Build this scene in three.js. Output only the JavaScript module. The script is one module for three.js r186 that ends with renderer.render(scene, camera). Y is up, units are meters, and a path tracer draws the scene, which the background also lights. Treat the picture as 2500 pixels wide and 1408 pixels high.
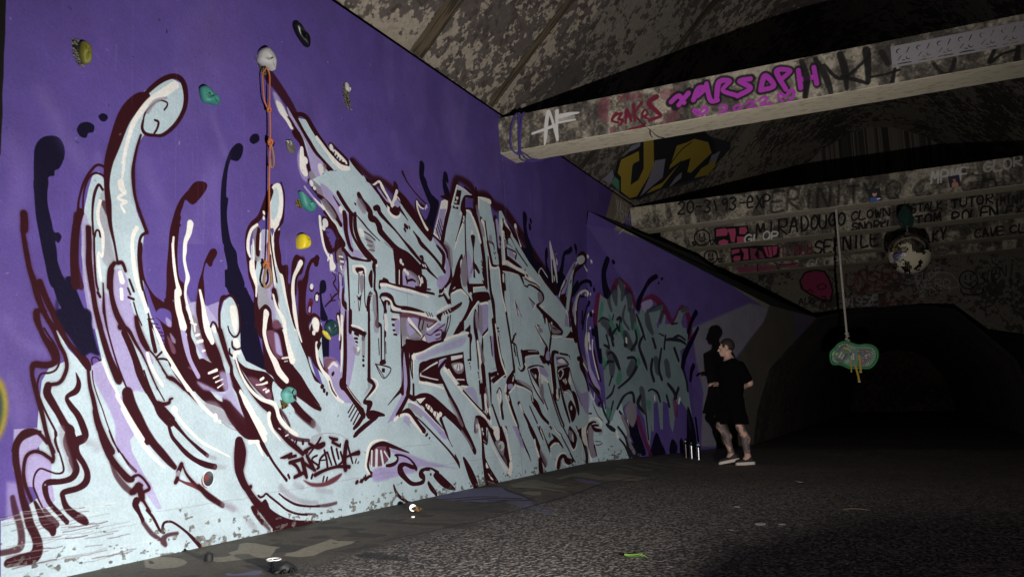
import * as THREE from 'three';
import { mergeGeometries, mergeVertices } from 'three/addons/utils/BufferGeometryUtils.js';
import { RoundedBoxGeometry } from 'three/addons/geometries/RoundedBoxGeometry.js';
import { MarchingCubes } from 'three/addons/objects/MarchingCubes.js';

// ---------------------------------------------------------------- camera, night sky, lamp, exposure
const scene = new THREE.Scene();
const renderer = new THREE.WebGLRenderer({ antialias: true });
renderer.setSize(1024, 576);
renderer.toneMapping = THREE.LinearToneMapping;
renderer.toneMappingExposure = 1;
renderer.shadowMap.enabled = true;

const camera = new THREE.PerspectiveCamera(2 * Math.atan(704 / 1940) * 180 / Math.PI, 2500 / 1408, 0.05, 300);
camera.matrixAutoUpdate = true;
{
  const m = new THREE.Matrix4().makeBasis(
    new THREE.Vector3(0.89620906, -0.02315735, -0.44302715),
    new THREE.Vector3(0.08354814, 0.98957761, 0.11728537),
    new THREE.Vector3(0.43569373, -0.1421263, 0.88880318));
  camera.quaternion.setFromRotationMatrix(m);
  camera.position.set(0, 0.95, 0);
}
scene.add(camera);

// a moonless night outside; the place is a closed underground chamber
{
  const w = 16, h = 8, d = new Float32Array(w * h * 4);
  for (let i = 0; i < w * h; i++) d.set([0.0012, 0.0014, 0.002, 1], i * 4);
  const t = new THREE.DataTexture(d, w, h, THREE.RGBAFormat, THREE.FloatType);
  t.mapping = THREE.EquirectangularReflectionMapping; t.magFilter = THREE.LinearFilter; t.needsUpdate = true;
  scene.background = t; scene.environment = t; scene.environmentIntensity = 0.3; scene.backgroundIntensity = 0.3;
}
// the one light: a battery work lamp standing on an added low crate just below the frame, aimed along the wall
const LAMP = { x: 0.15, y: 0.45, z: -1.9, az: 40, el: 4, angle: 66, penumbra: 1, cd: 165, color: 0xfbf6f2, radius: 1.2 };
const rad = (d) => d * Math.PI / 180;
const lampDir = new THREE.Vector3(-Math.sin(rad(LAMP.az)) * Math.cos(rad(LAMP.el)), Math.sin(rad(LAMP.el)), -Math.cos(rad(LAMP.az)) * Math.cos(rad(LAMP.el)));
const lampAt = new THREE.Vector3(LAMP.x, LAMP.y, LAMP.z);
{
  const s = new THREE.SpotLight(LAMP.color, LAMP.cd, 0, rad(LAMP.angle), LAMP.penumbra, 2);
  s.name = 'work_lamp_beam';
  s.position.copy(lampAt); s.target.position.copy(lampAt).add(lampDir);
  s.castShadow = true; s.shadow.mapSize.set(2048, 2048); s.shadow.radius = LAMP.radius; s.shadow.camera.near = 0.05; s.shadow.camera.far = 60;
  scene.add(s); scene.add(s.target);
}

// ---------------------------------------------------------------- helpers
function rng(seed) { let a = seed >>> 0; return () => { a = (a + 0x6d2b79f5) >>> 0; let t = Math.imul(a ^ (a >>> 15), 1 | a); t = (t + Math.imul(t ^ (t >>> 7), 61 | t)) ^ t; return ((t ^ (t >>> 14)) >>> 0) / 4294967296; }; }
const V3 = (x, y, z) => new THREE.Vector3(x, y, z);
const names = new Map();
function numbered(n) { const k = names.get(n) ?? 0; names.set(n, k + 1); return k ? n + '_' + String(k).padStart(3, '0') : n; }
function mesh(name, geo, mat, parent = scene) {
  const m = new THREE.Mesh(geo, mat); m.name = parent === scene ? numbered(name) : name; m.castShadow = m.receiveShadow = true; parent.add(m); return m;
}
function tag(o, label, category, group) { o.userData.label = label; o.userData.category = category; if (group) o.userData.group = group; return o; }
function thing(name, label, category, pos = [0, 0, 0], group) { const g = new THREE.Group(); g.name = numbered(name); g.position.set(...pos); scene.add(g); return tag(g, label, category, group); }
function struct(o) { o.userData.kind = 'structure'; return o; }
function quad(pts, uvs) { // pts: 4 vectors, counter-clockwise
  const g = new THREE.BufferGeometry();
  g.setAttribute('position', new THREE.Float32BufferAttribute(pts.flat(), 3));
  g.setAttribute('uv', new THREE.Float32BufferAttribute(uvs.flat(), 2));
  const idx = []; for (let i = 1; i < pts.length - 1; i++) idx.push(0, i, i + 1);
  g.setIndex(idx); g.computeVertexNormals(); return g;
}
function tube(pts, r, seg = 0, sides = 7, closed = false) {
  const c = new THREE.CatmullRomCurve3(pts.map((p) => V3(...p)), closed, 'centripetal');
  return new THREE.TubeGeometry(c, seg || pts.length * 6, r, sides, closed);
}
function place(g, x, y, z, rx = 0, ry = 0, rz = 0) { g.rotateX(rx); g.rotateY(ry); g.rotateZ(rz); g.translate(x, y, z); return g; }

// value noise on a lattice that wraps every p cells
function lattice(seed, n = 256) { const r = rng(seed), a = new Float32Array(n * n); for (let i = 0; i < a.length; i++) a[i] = r(); return a; }
const LAT = [11, 23, 37, 53].map((s) => lattice(s));
function vnoise(x, y, p, k = 0) {
  const L = LAT[k & 3], xi = Math.floor(x), yi = Math.floor(y), fx = x - xi, fy = y - yi, u = fx * fx * (3 - 2 * fx), v = fy * fy * (3 - 2 * fy);
  const m = (q) => ((q % p) + p) % p, x0 = m(xi), x1 = m(xi + 1), y0 = m(yi) * 256, y1 = m(yi + 1) * 256;
  const a = L[y0 + x0], b = L[y0 + x1], c = L[y1 + x0], d = L[y1 + x1];
  return a + (b - a) * u + (c - a) * v + (a - b - c + d) * u * v;
}
function fbm(x, y, p, oct = 4, k = 0) { let s = 0, a = 0.5, t = 0; for (let i = 0; i < oct; i++) { s += a * vnoise(x, y, p, k + i); t += a; x *= 2; y *= 2; p = Math.min(256, p * 2); a *= 0.5; } return s / t; }
const sstep = (a, b, x) => { const t = Math.min(1, Math.max(0, (x - a) / (b - a))); return t * t * (3 - 2 * t); };
const mix = (a, b, t) => a.map((v, i) => v + (b[i] - v) * t);

function dataTex(w, h, fn, srgb = true) { // fn(u,v) -> [r,g,b] 0..255
  const d = new Uint8Array(w * h * 4);
  for (let y = 0; y < h; y++) for (let x = 0; x < w; x++) { const c = fn(x / w, y / h, x, y), o = (y * w + x) * 4; d[o] = c[0]; d[o + 1] = c[1]; d[o + 2] = c[2]; d[o + 3] = 255; }
  const t = new THREE.DataTexture(d, w, h); t.wrapS = t.wrapT = THREE.RepeatWrapping; t.magFilter = THREE.LinearFilter; t.minFilter = THREE.LinearMipmapLinearFilter; t.generateMipmaps = true;
  if (srgb) t.colorSpace = THREE.SRGBColorSpace; t.needsUpdate = true; return t;
}
function canvasTex(cv, srgb = true) { const t = new THREE.CanvasTexture(cv); if (srgb) t.colorSpace = THREE.SRGBColorSpace; t.magFilter = THREE.LinearFilter; t.anisotropy = 8; return t; }
function canvas(w, h) { const c = document.createElement('canvas'); c.width = w; c.height = h; return c; }

// spray paint: strokes, fills and sprayed edges, all in the wall's own units
const INK = { p: '#5d4c94', q: '#8272b0', n: '#120d26', b: '#b8ccd4', v: '#a69dc8', m: '#330f17', M: '#531a24', u: '#6b4457', g: '#8b8490', x: '#dadce0', w: '#eceae4', r: '#7d4a4c', y: '#8f7c3c', k: '#0d0c0f', d: '#2a2833', D: '#57524b',
  e: '#4f8a74', h: '#6e2247', t: '#80939a', s: '#8a8698', z: '#8b8170', B: '#6e1731', P: '#7d3b4a', Q: '#b23cb4', Y: '#a8902c', C: '#b3a893', N: '#161412', L: '#8a87b6', U: '#8c2f55' };
INK.pink = '#d0567e';
function smooth(P, closed) {
  const o = [], n = P.length, at = (i) => (closed ? P[(i + n) % n] : P[Math.max(0, Math.min(n - 1, i))]);
  for (let i = 0; i < (closed ? n : n - 1); i++) { const a = at(i - 1), b = at(i), c = at(i + 1), d = at(i + 2);
    for (let k = 0; k < 8; k++) { const t = k / 8; o.push(b.map((_, j) => 0.5 * (2 * b[j] + (c[j] - a[j]) * t + (2 * a[j] - 5 * b[j] + 4 * c[j] - d[j]) * t * t + (3 * b[j] - a[j] - 3 * c[j] + d[j]) * t * t * t))); } }
  if (!closed) o.push(P[n - 1]);
  return o;
}
function soft(g, x0, y0, x1, y1, blur, alpha, draw) { // draws a blurred mark through a small layer of its own
  const W = g.canvas.width, H = g.canvas.height, m = blur * 3 + 2; x0 = Math.max(0, Math.floor(x0 - m)); y0 = Math.max(0, Math.floor(y0 - m)); x1 = Math.min(W, Math.ceil(x1 + m)); y1 = Math.min(H, Math.ceil(y1 + m));
  if (x1 - x0 < 1 || y1 - y0 < 1) return;
  const k = blur > 5 ? 0.5 : 1, w = Math.ceil((x1 - x0) * k), h = Math.ceil((y1 - y0) * k), a = canvas(w, h), b = canvas(w, h), ga = a.getContext('2d'), gb = b.getContext('2d');
  ga.scale(k, k); ga.translate(-x0, -y0); draw(ga); gb.filter = `blur(${(blur * k).toFixed(2)}px)`; gb.drawImage(a, 0, 0);
  g.globalAlpha = alpha; g.drawImage(b, 0, 0, w, h, x0, y0, x1 - x0, y1 - y0); g.globalAlpha = 1;
}
function paint(g, list, unit, ppm, ox, oy, H, ink = INK) { // ox, oy: wall coordinates (m) of the canvas' lower left corner
  const k = unit * ppm, X = (s) => s * k - ox * ppm, Y = (s) => H - (s * k - oy * ppm), W = g.canvas.width;
  for (const line of list) {
    const [head, body] = line.split('|'), c = head[0], kind = head[1], [bl, al] = head.slice(2).split('@');
    const P = body.split(' ').map((q) => q.split(',').map(Number)).map((q) => [X(q[0]), Y(q[1]), q[2] !== undefined ? q[2] * k / 2 : 0]);
    const xs = P.map((q) => q[0]); if (Math.max(...xs) < -80 || Math.min(...xs) > W + 80) continue;
    const draw = (g) => {
      g.fillStyle = ink[c] ?? '#888'; g.beginPath();
      if (kind !== 'W') { (kind === 'F' ? smooth(P, true) : P).forEach((q, i) => (i ? g.lineTo(q[0], q[1]) : g.moveTo(q[0], q[1]))); g.closePath(); }
      else {
        const Q = smooth(P, false);
        for (let i = 0; i < Q.length; i++) {
          const [x, y, w] = Q[i], r = Math.max(0.4, w / 2); g.moveTo(x + r, y); g.arc(x, y, r, 0, 6.2832);
          if (i) { const [a, b, v] = Q[i - 1], R = Math.max(0.4, v / 2), dx = x - a, dy = y - b, l = Math.hypot(dx, dy) || 1, nx = -dy / l, ny = dx / l;
            g.moveTo(a - nx * R, b - ny * R); g.lineTo(x - nx * r, y - ny * r); g.lineTo(x + nx * r, y + ny * r); g.lineTo(a + nx * R, b + ny * R); g.closePath(); }
        }
      }
      g.fill('nonzero');
    };
    const blur = bl ? +bl * k * 0.6 : 0, alpha = al ? +al : 1;
    if (blur > 0.3) { const ys = P.map((q) => q[1]), r = Math.max(...P.map((q) => q[2])) ; soft(g, Math.min(...xs) - r, Math.min(...ys) - r, Math.max(...xs) + r, Math.max(...ys) + r, blur, alpha, draw); }
    else { g.globalAlpha = alpha; draw(g); }
  }
  g.filter = 'none'; g.globalAlpha = 1;
}
// ---------------------------------------------------------------- what is painted where: colour, kind, softness | points on the surface
const WALL = [
'qP4.6@0.25|2523,788 9240,1156 3689,506 3379,355 3121,15 2992,22 3045,301 2843,448 2732,561 2608,697',
'sP5.2|3081,459 3539,587 3728,578 3625,503 3495,427 3379,355 3277,255 3140,6 3023,13 3100,208 3080,333',
'DP3.2|3715,595 3934,576 4200,513 4003,-58 3128,7 3277,255 3386,355 3514,436 3641,513',
'zP2.0|3372,693 5846,1035 3733,597 3673,574 3424,649',
'zP1.6|2843,980 3204,1064 2810,782 2671,794',
'nF|583,512 590,525 601,532 613,533 620,524 621,510 615,494 609,489 608,482 601,478 600,462 601,444 606,425 610,411 616,411 620,406 616,398 612,399 614,380 621,361 630,344 609,342 599,373 592,402 586,431 583,466 582,494',
'nF|637,552 642,561 652,566 661,564 660,555 653,551 650,544 643,543 639,546',
'nF|667,579 673,585 679,585 681,581 677,575 671,574',
'nF|898,580 892,558 889,521 893,516 890,488 897,450 909,433 912,414 925,380 886,375 884,400 890,407 880,447 877,488 878,525 883,556 894,589 907,608 918,615 926,611 923,596 914,584 903,582',
'nF|941,630 948,639 958,643 963,639 961,631 950,623 942,624',
'nF|986,636 993,641 999,639 995,632 988,631',
'nF|603,367 614,333 621,319 636,294 662,296 656,312 648,328 638,349 633,358 627,356 627,350 621,357 616,371 613,394 602,437 600,456 600,476 583,472 586,440 591,409',
'nW1.8@0.6|627,354,10 617,325,10 617,306,10',
'nP|887,376 892,367 902,360 910,348 913,331 914,315 915,296 916,280 911,270 909,263 925,254 947,250 969,249 967,266 961,282 955,302 948,321 947,353 940,362 928,380',
'nP|1118,330 1129,334 1126,279 1093,276 1097,300 1107,311 1112,322',
'nW0.6|1471,725,42 1467,699,39 1475,687,51 1481,676,46 1497,656,51 1512,646,68',
'nF1.2|1494,659 1520,659 1535,656 1534,641 1515,604 1497,572 1461,581 1427,592 1401,607 1442,605 1470,595 1495,628',
'nW0.9|1574,726,43 1581,715,20 1568,721,21 1568,701,41 1574,688,51 1580,674,60',
'nW1.7|1468,728,15 1472,721,34',
'qW10.8@0.35|589,585,36 605,561,36 625,530,37 645,508,38',
'qW12.5@0.3|556,510,41 567,462,39 559,411,37',
'qW11.9@0.3|737,539,36 750,507,36 771,482,37',
'qW15.9@0.25|865,561,51 845,498,50 822,431,49',
'qW5.5@0.4|668,526,17 666,486,17',
'qW6.7@0.35|862,646,23 878,611,24 890,587,24',
'qW7.2@0.35|556,298,21 569,277,22 590,267,22 606,264,22',
'qW6.9@0.3|563,230,28 576,196,28 573,167,28',
'mW4.6@0.9|1218,667,27 1274,646,30 1309,649,29 1359,635,40 1427,604,49 1497,567,51',
'mW5.4@0.9|1551,552,45 1588,638,60 1615,713,52 1638,735,33 1698,730,45 1717,707,43',
'mW5.9@0.9|1714,685,48 1731,715,40 1785,725,43 1820,708,61 1843,707,53 1900,697,68 2021,631,68 2126,575,59 2333,484,44',
'mW4.8@0.8|1031,700,31 1084,663,38 1137,575,34 1177,520,35',
'bP|606,307 618,290 632,268 654,248 665,248 678,256 670,286 662,317 653,353 647,389 647,421 650,451 655,477 660,495 669,503 678,493 684,495 685,518 688,547 705,587 732,620 738,640 761,662 786,676 806,675 810,651 801,622 783,597 762,580 739,576 728,558 722,528 721,492 727,462 740,437 737,409 737,380 742,347 752,319 768,287 801,237 812,307 807,330 812,341 835,348 846,345 871,321 882,353 894,361 912,350 915,315 915,283 926,264 961,252 984,246 998,240 977,319 954,344 946,383 940,422 940,449 967,481 985,484 1008,425 1021,378 1045,331 1071,284 1089,242 1109,224 1082,284 1073,326 1091,348 1109,336 1107,300 1111,257 1154,214 1162,258 1170,333 1178,411 1176,449 1192,475 1171,496 1124,541 1103,598 1073,667 1048,698 1055,703 1083,708 1116,687 1148,672 1217,662 1266,634 1327,598 1336,581 1371,593 1363,621 1442,587 1495,562 1548,554 1565,597 1594,658 1626,715 1659,713 1696,708 1650,681 1641,657 1670,665 1690,661 1709,642 1724,623 1734,709 1761,713 1795,714 1809,661 1839,645 1847,698 1862,701 1925,644 2013,582 2078,553 2266,472 2284,416 2335,380 2355,329 2413,227 2435,174 2483,160 2514,106 2575,77 2605,-2 2225,-14 1817,-9 1359,-16 1009,-12 775,-10 631,-9 561,-8 558,74 571,76 585,85 608,100 602,138 596,166 597,195 600,228 608,243 630,253 619,278',
'bF|876,327 881,348 894,360 904,357 911,342 913,327 911,311 907,302 913,293 914,285 907,281 901,276 891,276 883,285 878,300',
'mW0.5|991,560,17 981,533,18 975,504,13',
'wF|990,558 1001,568 1011,568 1016,555 1017,534 1013,513 1006,499 1007,489 995,482 992,488 985,488 982,509 985,535',
'bF1.1|994,554 1003,559 1007,542 1004,520 997,506 989,503 987,524',
'wF|994,483 992,465 996,445 1006,419 1013,411 1020,382 1034,345 1045,322 1016,320 1004,343 993,369 984,388 982,412 983,439 986,464',
'bF1.0|997,424 1006,405 1015,375 1028,342 1038,321 1020,320 1007,348 998,376 994,403',
'vF0.7@0.8|965,474 977,480 978,449 982,412 986,382 968,380 964,419',
'vF1.3|665,247 673,253 679,250 694,225 701,212 714,206 728,173 729,163 720,155 722,140 701,141 698,174 686,200 674,219 666,235',
'vF1.1|679,344 692,328 705,299 712,284 728,252 740,225 721,217 701,240 687,271 675,304',
'vP0.2|564,173 596,174 605,160 595,148 566,150',
'vP0.3|569,161 594,161 596,149 606,145 615,133 615,114 620,89 612,82 606,82 595,107 585,108 577,115 569,129',
'pP1.1|551,207 569,172 569,138 571,116 564,101 572,93 571,76 556,76',
'vP2.3@0.6|563,116 579,113 587,85 575,73 564,74',
'vP0.3|702,167 729,166 720,154 723,140 741,110 747,101 725,114 710,133',
'vP0.5@0.8|707,190 720,172 729,161 720,153 721,140 729,127 739,110 753,96 771,60 763,61 742,87 726,109 714,128 708,141',
'vF0.5@0.8|642,444 651,443 661,413 666,376 674,340 678,298 664,297 651,348 648,387 646,419',
'vF1.1@0.7|696,378 711,369 713,342 724,315 733,288 708,300 693,339 690,359',
'gF1.9@0.55|676,479 684,447 689,412 696,386 685,379 676,386 676,410 669,450',
'vF0.6|697,375 712,369 720,334 733,302 746,275 756,255 743,254 727,285 711,306 699,331 694,355',
'vF1.4@0.8|683,319 704,286 720,256 747,219 728,219 705,249 688,285',
'vF0.9@0.8|808,426 833,369 833,321 822,317 811,352',
'vF0.9@0.8|847,347 872,352 870,309 856,317 848,328',
'pP|739,418 783,425 779,392 778,363 776,342 766,343 754,357 745,379',
'pP0.3|797,428 805,429 806,403 811,377 808,363 800,374 798,395',
'pP0.3|813,430 883,442 885,384 884,363 872,351 849,342 844,346 845,383 837,370 833,348 819,345 811,359 815,376 810,404',
'mW2.5@0.4|572,426,22 573,416,24 573,407,24 572,403,15 574,392,16 577,378,16 581,361,16 587,345,20 593,326,20 602,307,16 614,291,16',
'mW|572,426,18 573,416,19 573,407,19 572,403,12 574,392,12 577,378,13 581,361,13 587,345,16 593,326,16 602,307,13 614,291,13',
'mW2.5@0.4|594,346,19 600,332,19 609,315,20 623,296,20 634,290,20',
'mW|594,346,16 600,332,16 609,315,16 623,296,16 634,290,16',
'mW2.5@0.4|591,311,13 597,312,14 601,311,14',
'mW|591,311,11 597,312,11 601,311,11',
'mW2.4@0.4|590,308,14 591,300,14 596,290,14',
'mW|590,308,11 591,300,12 596,290,12',
'mW2.4@0.4|591,308,20 595,293,14 602,279,18 611,268,27 616,258,26 614,250,19 604,247,20 590,247,19 588,237,12 591,224,14 596,207,14 602,188,13 607,169,12 612,155,11 617,145,11',
'mW|591,308,16 595,293,12 602,279,14 611,268,21 616,258,21 614,250,15 604,247,16 590,247,15 588,237,10 591,224,11 596,207,11 602,188,11 607,169,10 612,155,9 617,145,9',
'mW|601,291,5 608,281,5 613,275,5 619,264,5 621,251,5 617,242,5 609,238,5 600,237,5 596,231,5 595,219,5 600,204,5 609,186,5 617,172,5 620,165,5 618,158,5 623,145,5',
'mW2.5@0.4|606,300,12 613,289,12 621,272,12 628,260,12 631,246,13 627,233,12 621,226,12 610,224,12',
'mW|606,300,10 613,289,10 621,272,10 628,260,10 631,246,10 627,233,10 621,226,9 610,224,9',
'mW0.5|608,223,18 607,214,20 614,202,19 622,190,17 631,175,20 637,168,26 634,156,23 640,143,28',
'mW0.4|643,239,2 647,227,12 644,217,16 632,209,10 637,199,14 647,187,16 654,173,18 657,161,18 646,156,19 644,143,21',
'mF|607,313 617,308 628,287 640,272 655,261 663,250 663,242 658,242 651,249 640,262 627,276 615,294',
'nF1.5|617,315 658,319 664,296 671,273 675,262 669,262 662,264 653,260 645,267 634,281 623,296',
'mW|665,250,4 664,256,4 667,259,4 672,258,4 675,255,4 677,256,4',
'mW2.5@0.4|659,245,10 662,224,12 667,207,15 674,181,16 685,157,17 695,140,20',
'mW|659,245,8 662,224,10 667,207,12 674,181,13 685,157,14 695,140,16',
'mW|665,242,3 667,227,3 673,210,3 680,194,3 689,171,3 704,139,3',
'mW2.5@0.4|668,192,8 671,180,12 675,169,12',
'mW|668,192,7 671,180,9 675,169,10',
'mW0.8|667,324,12 672,307,14 680,282,17 690,256,19 701,235,25 703,230,21',
'mW|680,324,5 681,311,5 687,290,5 696,263,5 705,241,5 715,220,5',
'mW|680,321,7 681,316,7',
'mW0.7|711,214,9 718,201,32 729,182,32 740,163,30 747,153,30',
'mW0.7|570,150,12 573,159,14 581,168,17 591,170,14 599,167,9 609,156,9',
'mW0.7|600,169,7 589,168,14 577,163,17 572,152,16 573,135,16 577,117,15 581,98,15 587,80,19 591,66,20 597,54,20 601,41,24 597,30,30 582,29,25 568,28,20',
'mW0.9@0.8|570,98,11 574,82,15 579,68,15 582,52,16 580,42,17 570,40,14 559,40,13',
'mW2.3@0.4|616,135,10 611,139,10 602,145,10 593,147,10 585,143,10 582,133,10 582,121,10 585,108,10 592,92,9',
'mW|616,135,8 611,139,8 602,145,8 593,147,8 585,143,8 582,133,8 582,121,8 585,108,8 592,92,8',
'mW2.4@0.4|609,163,10 614,149,10 617,139,11 616,134,11',
'mW|609,163,8 614,149,8 617,139,8 616,134,9',
'mW|618,169,5 620,155,4 626,139,4 630,125,5 628,120,5 620,120,4 610,124,4 602,127,4 597,124,5 594,117,4 594,107,4 599,95,4 605,83,4',
'mW0.6|596,90,7 602,78,13 608,66,18 617,58,20 619,52,14',
'mW0.6@0.8|607,81,7 614,70,16 622,61,18',
'mW0.4|638,164,23 642,151,24 641,135,20 646,122,19 641,113,16 628,110,13 610,110,15 608,102,14 613,88,11 625,74,11 636,62,11',
'mW0.5|657,166,16 656,158,16 645,153,19 647,141,16 656,128,14 661,116,16 659,106,19 649,100,15 631,97,14 630,91,12 635,79,15 646,69,18 655,63,21 661,58,14',
'gW1.9@0.5|626,172,15 629,155,15 635,138,15 639,123,15',
'gW3.0@0.35|660,154,17 670,151,17 674,145,18',
'mW2.6@0.4|675,170,10 681,155,17 692,134,20 706,117,20 718,105,22 725,103,16',
'mW|675,170,8 681,155,14 692,134,16 706,117,16 718,105,18 725,103,13',
'mW0.4@0.7|709,136,5 719,123,8 730,113,8',
'mW|690,167,4 696,153,4 707,138,4 719,123,4',
'mW1.0@0.75|693,128,8 700,112,13 712,97,16 724,87,15',
'mW|725,107,5 733,108,5 741,103,6',
'mW2.6@0.4|724,87,17 730,89,19 733,95,18 739,94,10',
'mW|724,87,14 730,89,15 733,95,15 739,94,8',
'mW0.4|729,72,17 735,61,11 741,50,11',
'mW2.6@0.4|726,106,10 734,108,7 742,102,8 750,92,9 750,88,12 742,85,12 740,78,20',
'mW|726,106,8 734,108,6 742,102,6 750,92,7 750,88,9 742,85,9 740,78,16',
'mW2.6@0.4|727,88,22 734,94,19 737,87,22 739,78,18 742,74,10 752,59,9',
'mW|727,88,18 734,94,15 737,87,18 739,78,15 742,74,8 752,59,7',
'mW0.5|731,75,22 730,70,18 735,61,11',
'mW0.3|747,62,7 757,51,8 768,33,7 775,29,5',
'mW0.3|773,29,6 772,36,9 775,42,7 785,42,6 796,36,6 812,24,7 826,11,11 835,2,12',
'mW1.1@0.8|777,13,12 773,20,20 780,25,11 796,25,10',
'mW1.0@0.8|741,48,11 754,32,12 767,22,10',
'mW0.6|744,635,16 732,627,32 716,607,40 704,585,39 692,549,34 683,518,25 681,490,17 684,463,18 687,436,12 694,409,7 699,385,7',
'mW0.5|736,632,11 763,663,14 788,681,16 805,679,22 811,658,18 807,634,14 792,607,12 771,585,10 755,579,9 741,577,11 735,583,10 736,595,5',
'mW2.9@0.4|733,573,7 727,554,9 722,529,11 721,511,15 724,483,12 733,459,12 744,435,14',
'mW|733,573,6 727,554,7 722,529,9 721,511,12 724,483,9 733,459,10 744,435,11',
'mW|744,435,8 734,426,8 731,404,9 733,379,9 738,354,9',
'mW|736,589,5 739,606,5 749,621,4 763,634,4 776,636,6 777,631,5 772,623,5',
'mW|756,602,7 762,601,8 760,591,6 755,582,6',
'mW|683,510,8 668,512,7 657,500,7 648,482,7 642,459,6 641,442,8',
'mW|680,498,6 665,500,6 654,489,6 648,466,5 648,441,6',
'mW|675,480,8 669,485,7 663,469,8 661,444,6 663,417,6',
'mW0.5|644,443,21 639,421,22 637,386,22 640,348,24',
'mW2.7@0.4|655,425,14 657,403,19 657,376,17 663,345,17',
'mW|655,425,12 657,403,15 657,376,14 663,345,14',
'mW|664,417,6 665,391,6 668,357,6 671,346,6',
'mW|665,415,6 667,423,5 671,423,6 673,416,6',
'mW0.8@0.7|678,461,19 683,448,9',
'mW2.8@0.4|699,385,14 706,386,12 711,376,11',
'mW|699,385,11 706,386,10 711,376,9',
'mW2.7@0.4|694,384,14 688,373,19 687,351,19',
'mW|694,384,11 688,373,15 687,351,15',
'mW0.5@0.8|639,438,17 639,418,18 639,396,18 640,372,18 647,347,18',
'mW2.7@0.4|657,425,14 657,407,18 658,388,16 661,362,18 667,326,18 675,298,18',
'mW|657,425,11 657,407,14 658,388,13 661,362,14 667,326,14 675,298,15',
'mW2.7@0.4|678,355,5 679,340,7 680,319,11 682,312,7 685,296,7',
'mW|678,355,4 679,340,5 680,319,9 682,312,5 685,296,5',
'mW|671,342,8 674,337,8',
'mW|664,416,4 665,389,4 666,369,4 671,344,4',
'mW2.7@0.4|691,374,15 689,359,17 691,339,17 698,318,21 709,300,23',
'mW|691,374,12 689,359,14 691,339,14 698,318,17 709,300,18',
'mW|717,365,7 724,350,7',
'mW|715,353,6 719,345,6',
'mW|716,341,7 724,339,7',
'mW|724,335,4 729,320,4 737,305,4',
'mW2.8@0.4|728,315,14 731,302,18',
'mW|728,315,11 731,302,14',
'mW2.7@0.4|704,300,20 711,300,14 718,295,14 727,281,12 738,266,8 747,250,6 763,219,6',
'mW|704,300,16 711,300,11 718,295,11 727,281,9 738,266,6 747,250,4 763,219,4',
'mW0.4|710,293,18 718,279,20 727,260,20 734,242,24 740,228,19 747,217,18',
'mW2.8@0.4|728,314,14 731,302,20 738,286,24 746,274,20',
'mW|728,314,11 731,302,16 738,286,19 746,274,16',
'mW|724,334,4 730,318,4',
'mW2.8@0.4|746,275,8 760,262,6 780,236,8 787,234,15 795,229,10 808,219,10',
'mW|746,275,6 760,262,5 780,236,6 787,234,12 795,229,8 808,219,8',
'mW|760,262,6 768,269,6 776,276,6',
'mW|761,260,6 773,261,6 785,258,6',
'mW|746,325,5 751,309,7 758,299,5 766,282,7',
'mW0.4|748,314,7 754,289,13 759,271,13',
'mW|746,314,3 756,315,3',
'mW|753,309,3 763,308,3',
'mW|758,304,3 766,303,3',
'mW|761,298,3 771,297,3',
'mW|764,293,3 773,293,3',
'mW|768,287,3 774,286,3',
'mW|769,282,3 775,281,3',
'mW|738,358,5 743,342,5 746,331,5',
'mF|810,496 820,492 827,494 839,507 850,523 850,531 841,532 827,527 814,511 803,498 794,482 787,462 782,443 780,419 777,384 777,349 773,342 773,302 814,305 816,323 810,337 808,358 807,370 799,378 796,401 796,422 799,450 802,456 800,459 802,467 801,473 805,484',
'mF|848,407 854,403 859,404 862,412 869,423 869,429 864,432 857,429 851,420 845,408 840,392 834,376 832,361 835,340 833,308 849,310 846,341 845,362 844,377 843,390',
'mF0.1|786,364 804,373 808,363 806,342 815,323 820,314 820,296 828,282 831,270 844,253 865,255 871,266 881,254 887,236 887,218 853,218 835,235 818,257 808,278 800,295 799,278 808,249 824,231 835,218 816,218 800,230 783,251 778,265 774,279 773,296 766,313 754,337 746,356 737,368 732,378 730,396 732,416 737,417 737,393 742,368 756,349 773,339 781,325 783,349',
'mF|778,366 790,364 790,292 781,277 773,305 759,318 773,310 785,303 783,326 776,334',
'mF0.1|786,364 804,322 818,279 829,242 827,231 808,229 790,252 778,265 774,279 790,270',
'pF0.6|767,331 783,328 786,314 783,307 773,310 759,321',
'vF0.9@0.8|776,319 785,314 785,306 778,308',
'uF1.1|778,294 790,280 793,270 786,271',
'vF0.9@0.7|783,298 792,289 792,283 786,287',
'uF1.5|815,252 824,247 826,234 818,241',
'gW1.2@0.9|824,323,15 831,305,33 843,286,34 846,271,19',
'vF0.9|828,285 844,278 848,268 847,259 837,271',
'mW3.0@0.4|837,365,14 835,351,23 835,333,28 841,313,33 854,286,52 863,269,56 875,257,23',
'mW|837,365,11 835,351,19 835,333,23 841,313,27 854,286,42 863,269,45 875,257,18',
'mF0.2|873,349 876,359 884,363 886,360 878,350 874,331 876,312 883,288 887,273 879,282 872,303 872,327',
'mW|856,312,7 860,319,6 866,316,8 870,306,8',
'mW0.4|840,255,37 854,250,36 869,254,18',
'mW0.3|794,251,12 815,240,35 833,224,40 850,209,36 867,200,19 883,193,20 899,174,21 915,160,30 931,153,38 949,148,29',
'mW0.3|895,243,12 901,228,20 912,214,23 924,192,36 940,164,47 953,148,31',
'mW1.5@0.85|883,205,22 899,183,43 915,168,41 932,158,40',
'vF2.1@0.85|830,231 852,224 875,215 891,214 895,205 887,202 871,211 854,217 841,220',
'vF3.1@0.8|873,245 895,241 899,220 907,205 915,189 924,183 919,174 903,186 895,200 879,223',
'gF2.4@0.6|844,201 863,202 875,194 891,179 905,165 894,165 871,175 854,187',
'gW0.0@0.8|873,174,3 894,162,3 917,155,3',
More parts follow.
